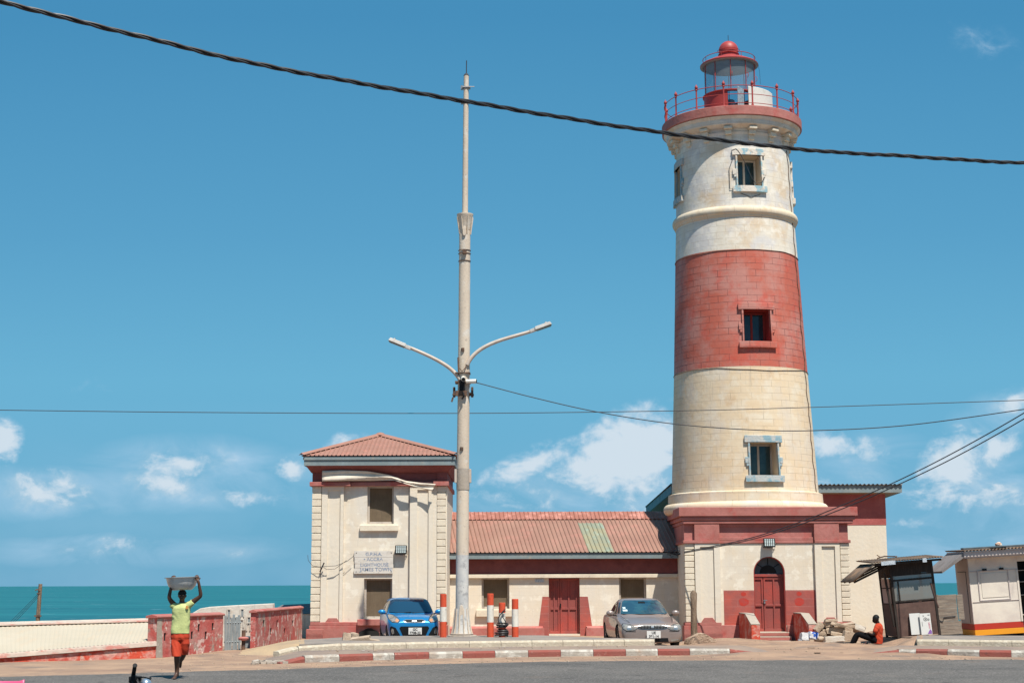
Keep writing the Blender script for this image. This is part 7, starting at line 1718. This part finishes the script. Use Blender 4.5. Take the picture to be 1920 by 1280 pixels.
# broken bricks at the left end of the island
for (px,py,Y,s,a,lab,sd_) in ((650,1196,43.4,(.22,.26,.28),.2,'upright broken brick at the left end of the traffic island',21),(676,1199,43.2,(.55,.3,.16),-.1,'crumbling sandy block lying near the blue car',22),(664,1191,43.8,(.2,.2,.16),.5,'small lump on top of the crumbling sandy block',23),(702,1201,43.0,(.28,.25,.09),.2,'dark flat stone at the right end of the broken bricks',24)):
    p=at(px,py,Y); mb=MB(); rock(mb,p,s,sd_,3,a); tag(mb.build('broken_brick',M['block'],smooth=True,ang=28),lab,'brick','broken bricks on the island')
mb=MB(); rnd=random.Random(11)
for k in range(46):
    px=rnd.triangular(462,535,515); py=1241.5-(px-462)*.03+rnd.uniform(-2.5,1.5); g=G(px,py,.03); s=rnd.uniform(.04,.13); rock(mb,(g[0],g[1],.02),(s*1.3,s,s*.7),k,1,rnd.random())
tag(mb.build('kerb_rubble',M['concrete'],smooth=False),'crumbled concrete rubble at the broken left end of the painted kerb','rubble',kind='stuff')
mb=MB()
for k in range(520):
    px=rnd.uniform(300,1920); w_=rnd.random()
    if px<515: py=rnd.uniform(1228,1262); zb_=0
    elif 1445<px<1610 and w_<.7: py=rnd.uniform(1207,1226); zb_=0
    elif 1290<px<1445 and w_<.4: py=rnd.uniform(1204,1208); zb_=0
    elif w_<.78: py=lerp_line(KL,px)+rnd.uniform(1.2,11); zb_=0
    elif 585<px<1200: py=lerp_line(IL,px)+rnd.uniform(.4,3.0); zb_=.166
    else: continue
    g=G(px,py,zb_); zb_=zb_ if zb_ else gz(g[0],g[1])
    s_=rnd.uniform(.010,.032)*(1.7 if rnd.random()<.05 else 1); rock(mb,(g[0],g[1],zb_+s_*.2),(s_*1.5,s_*1.2,s_*.7),k%17,1,rnd.random()*3)
tag(mb.build('gravel',M['block'],smooth=False),'small stones and gravel scattered on the roadside','gravel',kind='stuff')
LIT=mat('pale_litter',(.6,.58,.52),.7); LITD=mat('brown_litter',(.12,.07,.04),.8)
for px,py,Y,w_,m_,lab in ((1335,1215.5,None,.18,LIT,'pale crushed wrapper on the sand before the steps') ,(1533,1227,None,.16,LITD,'dark scrap on the buried kerb in front of the steps'),(1578,1226,None,.08,LITD,'small dark scrap right of the steps near the road'),(1521,1216,None,.2,LITD,'brown leaves on the sand below the white bags'),(681,1219.5,None,.07,LIT,'tiny white paper on the paving before the blue car'),(904,1234.5,None,.07,LITD,'dark leaf in the sand below the painted kerb')):
    g=G(px,py,.17 if px in(681,) else .02); mb=MB(); mb.grid(lambda u,v:(g[0]+(u-.5)*w_,g[1]+(v-.5)*w_,(.172 if px==681 else gz(*g)+.02)+.03*abs(noise.noise(Vector((u*5,v*5,px))))+.01),5,5); tag(mb.build('litter',m_,smooth=True,solid=.003),lab,'litter')

# ------------------------------------------------------------------ overhead lines
def polyat(pts_):   # (px,py,Y)
    return [at(*p) for p in pts_]
def catmull(p,n=10):
    o=[]; q=[p[0]+(p[0]-p[1])]+p+[p[-1]+(p[-1]-p[-2])]
    for i in range(1,len(q)-2):
        for k in range(n):
            t=k/n; o.append(.5*((2*q[i])+(-q[i-1]+q[i+1])*t+(2*q[i-1]-5*q[i]+4*q[i+1]-q[i+2])*t*t+(-q[i-1]+3*q[i]-3*q[i+1]+q[i+2])*t**3))
    o.append(q[-2]); return o
path=catmull(polyat([(-260,-78,7.6),(0,2,8),(250,65,8.4),(500,124,8.8),(872,190,9.4),(1200,243,10),(1500,280,10.5),(1700,293,10.9),(1920,306,11.3),(2250,318,12)]),40)
oc=thing('overhead_cable','thick black twisted bundle cable crossing the sky in front of the lighthouse','cable',path[0])
cum=[0]
for a,b in zip(path,path[1:]): cum.append(cum[-1]+(b-a).length)
for s_ in range(3):
    pts_=[]
    for i,p in enumerate(path):
        d=(path[min(i+1,len(path)-1)]-path[max(i-1,0)]).normalized(); a=Vector((0,1,0)); a=(a-d*a.dot(d)).normalized(); b=d.cross(a)
        th=cum[i]/.42*2*math.pi/1.0+s_*2*math.pi/3+.5*math.sin(cum[i]*2.1); r=.0085+.002*math.sin(cum[i]*3.3+s_*2); pts_.append(p+(a*math.cos(th)+b*math.sin(th))*r)
    mb=MB(); mb.tube(pts_,.0072,7); mb.build('strand',M['cable'],oc,smooth=True)
def wire(lab,pts_,r,n=12):
    p=catmull(polyat(pts_),n); mb=MB(); mb.tube(p,r,5); return tag(mb.build('overhead_wire',M['wire'],smooth=True),lab,'wire')
wire('thin level wire running across the whole view behind the lamp pole',[(-120,766,50),(0,768.5,50),(400,773,50),(870,774.5,50),(1260,770,50),(1500,764,50),(1920,750,50),(2100,743,50)],.013)
wire('thin wire sagging from the lamp pole camera across the tower to the right',[(893,717,45.9),(1000,745,45.5),(1120,772,45),(1260,794,44.5),(1400,805,44),(1520,807,43.5),(1700,797,43),(1920,767,42),(2050,745,41)],.014)
wire('upper of the two wires rising from the wing eave to the right',[(1283,1034,53.4),(1400,1010,51.6),(1500,978,50),(1600,938,48),(1700,893,46),(1800,842,44),(1920,774,42),(2050,692,40)],.017)
wire('lower of the two wires rising from the wing eave to the right',[(1283,1036,53.4),(1400,1013,51.6),(1500,983,50),(1600,945,48),(1700,901,46),(1800,852,44),(1920,785,42),(2050,705,40)],.017)

# ------------------------------------------------------------------ motorcycle and chair in the foreground (only their tops show)
YM=16.0; gx=at(253,1247,YM)
mc=thing('motorcycle','black parked motorcycle whose handlebar end and silver headlamp show at the lower edge','motorcycle',(gx.x-.35,YM+.3,.022))
x0=gx.x; yc=YM+.34; fwx=x0+.42
def W(cx,r): 
    mb=MB(); mb.lathe([(r-.09,-.045),(r-.01,-.05),(r,0),(r-.01,.05),(r-.09,.045),(r-.09,-.045)],0,0,32); mb.xf(Matrix.Translation((cx,yc,r+.022))@Matrix.Rotation(R(90),4,'X')); o=mb.build('wheel',M['tyre'],mc,smooth=True)
    mb=MB()
    for k in range(12): a=2*math.pi*k/12; mb.tube([(cx,yc,r+.022),(cx+math.cos(a)*(r-.08),yc,r+.022+math.sin(a)*(r-.08))],.006,4)
    mb.lathe([(0,r),(.05,r)],0,0,4) if False else None
    mb.build('spokes',M['chrome'],o)
W(fwx,.30); W(fwx-1.25,.30)
MBLK=mat('black_motor_paint',(.012,.012,.013),.3,coat=.5)
mb=MB(); mb.tube([(x0+.02,yc,.80),(fwx,yc,.32)],.035,8); mb.tube([(x0+.02,yc-.1,.78),(fwx,yc-.08,.32)],.022,8); mb.tube([(x0+.02,yc+.1,.78),(fwx,yc+.08,.32)],.022,8); mb.build('fork',M['chrome'],mc,smooth=True)
mb=MB(); mb.sphere((x0-.34,yc,.655),.5,10,sc=(.50,.28,.24)); mb.build('tank',MBLK,mc,smooth=True)
mb=MB(); mb.cbox((x0-.85,yc,.68),(.62,.24,.09)); mb.build('seat',M['black'],mc,bevel=.03)
mb=MB(); mb.cbox((x0-.42,yc,.42),(.36,.24,.32)); mb.tube([(x0-.1,yc,.65),(x0-.4,yc,.30),(x0-.85,yc,.42),(x0-1.1,yc,.62)],.03,8); mb.tube([(x0+.02,yc,.80),(x0-.55,yc,.60),(x0-1.15,yc,.66)],.025,8); mb.build('engine_frame',M['steel'],mc,bevel=.02)
hb=Vector((x0,YM,gx.z))
mb=MB(); mb.tube([(x0-.02,yc+.45,.86),(x0-.04,yc+.2,.84),(x0-.02,yc,.80),(x0-.05,yc-.14,.86),hb+Vector((-.045,.13,-.10))],.013,8); mb.build('handlebar',M['black'],mc,smooth=True)
mb=MB(); mb.tube([hb+Vector((-.05,.15,-.11)),hb],[.022,.020],12); gr=mb.build('grip',M['black'],mc,smooth=True)
mb=MB(); mb.tube([hb,hb+Vector((.002,-.006,.004)),hb+Vector((.002,-.007,.005))],[.024,.024,.012],12); mb.build('grip_end',M['black'],gr,smooth=True)
mb=MB(); mb.cbox((x0-.03,YM+.10,.90),(.06,.06,.06),Matrix.Rotation(.4,3,'Y')); mb.cbox((x0-.065,YM+.12,.885),(.035,.05,.06)); mb.cbox((x0+.015,YM+.12,.895),(.05,.05,.045)); mb.tube([(x0+.02,YM+.1,.905),(x0+.08,YM+.05,.912),(x0+.15,YM,.90),(x0+.165,YM,.893)],[.009,.008,.008,.011],6); mb.build('brake_lever',M['black'],mc,bevel=.006)
mb=MB(); mb.tube([(x0-.05,YM+.1,.88),(x0-.02,YM+.08,.83),(x0+.03,yc-.12,.76)],.010,6); mb.tube([(x0+.0,YM+.1,.89),(x0+.03,YM+.06,.85),(x0+.0,yc-.1,.74)],.010,6); mb.cbox((x0-.03,YM+.16,.83),(.10,.08,.11)); mb.build('cables',M['cable'],mc,bevel=.01)
mb=MB(); mb.sphere((x0+.085,YM+.14,.835),.058,12,sc=(1,1,1)); mb.build('headlamp',mat('silver_blue_shell',(.30,.38,.46),.3,metal=.6,coat=.3),mc,smooth=True)
mb=MB(); mb.tube([(fwx-.30,yc,.45),(fwx-.2,yc,.62),(fwx,yc,.68),(fwx+.22,yc,.58)],.05,8); mb.build('front_mudguard',MBLK,mc,smooth=True)
# pink chair
YC=15.2; PK=mat('pink_plastic',(.62,.09,.20),.4,[((.55,.07,.17),3,.45,.65,.5)],spec=.5)
ch=thing('chair','bright pink plastic chair, only the rim of its back showing at the lower left corner','chair',(P(8,1275,YC)[0],YC,.022))
cx=P(8,1275,YC)[0]; zt_=P(8,1276,YC)[1]
mb=MB(); mb.grid(lambda u,v:(cx+(u-.5)*.40,YC+.04*math.cos((u-.5)*3)-.03*v,.45+(zt_-.45)*v+(.016*(abs(u-.5)*2)**6 if v>.99 else 0)),16,8); mb.build('backrest',PK,ch,smooth=True,solid=.012)
mb=MB(); mb.grid(lambda u,v:(cx+(u-.5)*.42,YC+.03-.40*v,.44-.015*math.sin(math.pi*u)),10,8); mb.build('seat',PK,ch,smooth=True,solid=.015)
for sx_ in (-1,1):
    for sy_ in (0,1): mb=MB(); mb.tube([(cx+sx_*.17,YC-.36*sy_,.44),(cx+sx_*.21,YC+.05-.44*sy_,.022)],[.022,.016],6); mb.build('leg',PK,ch)
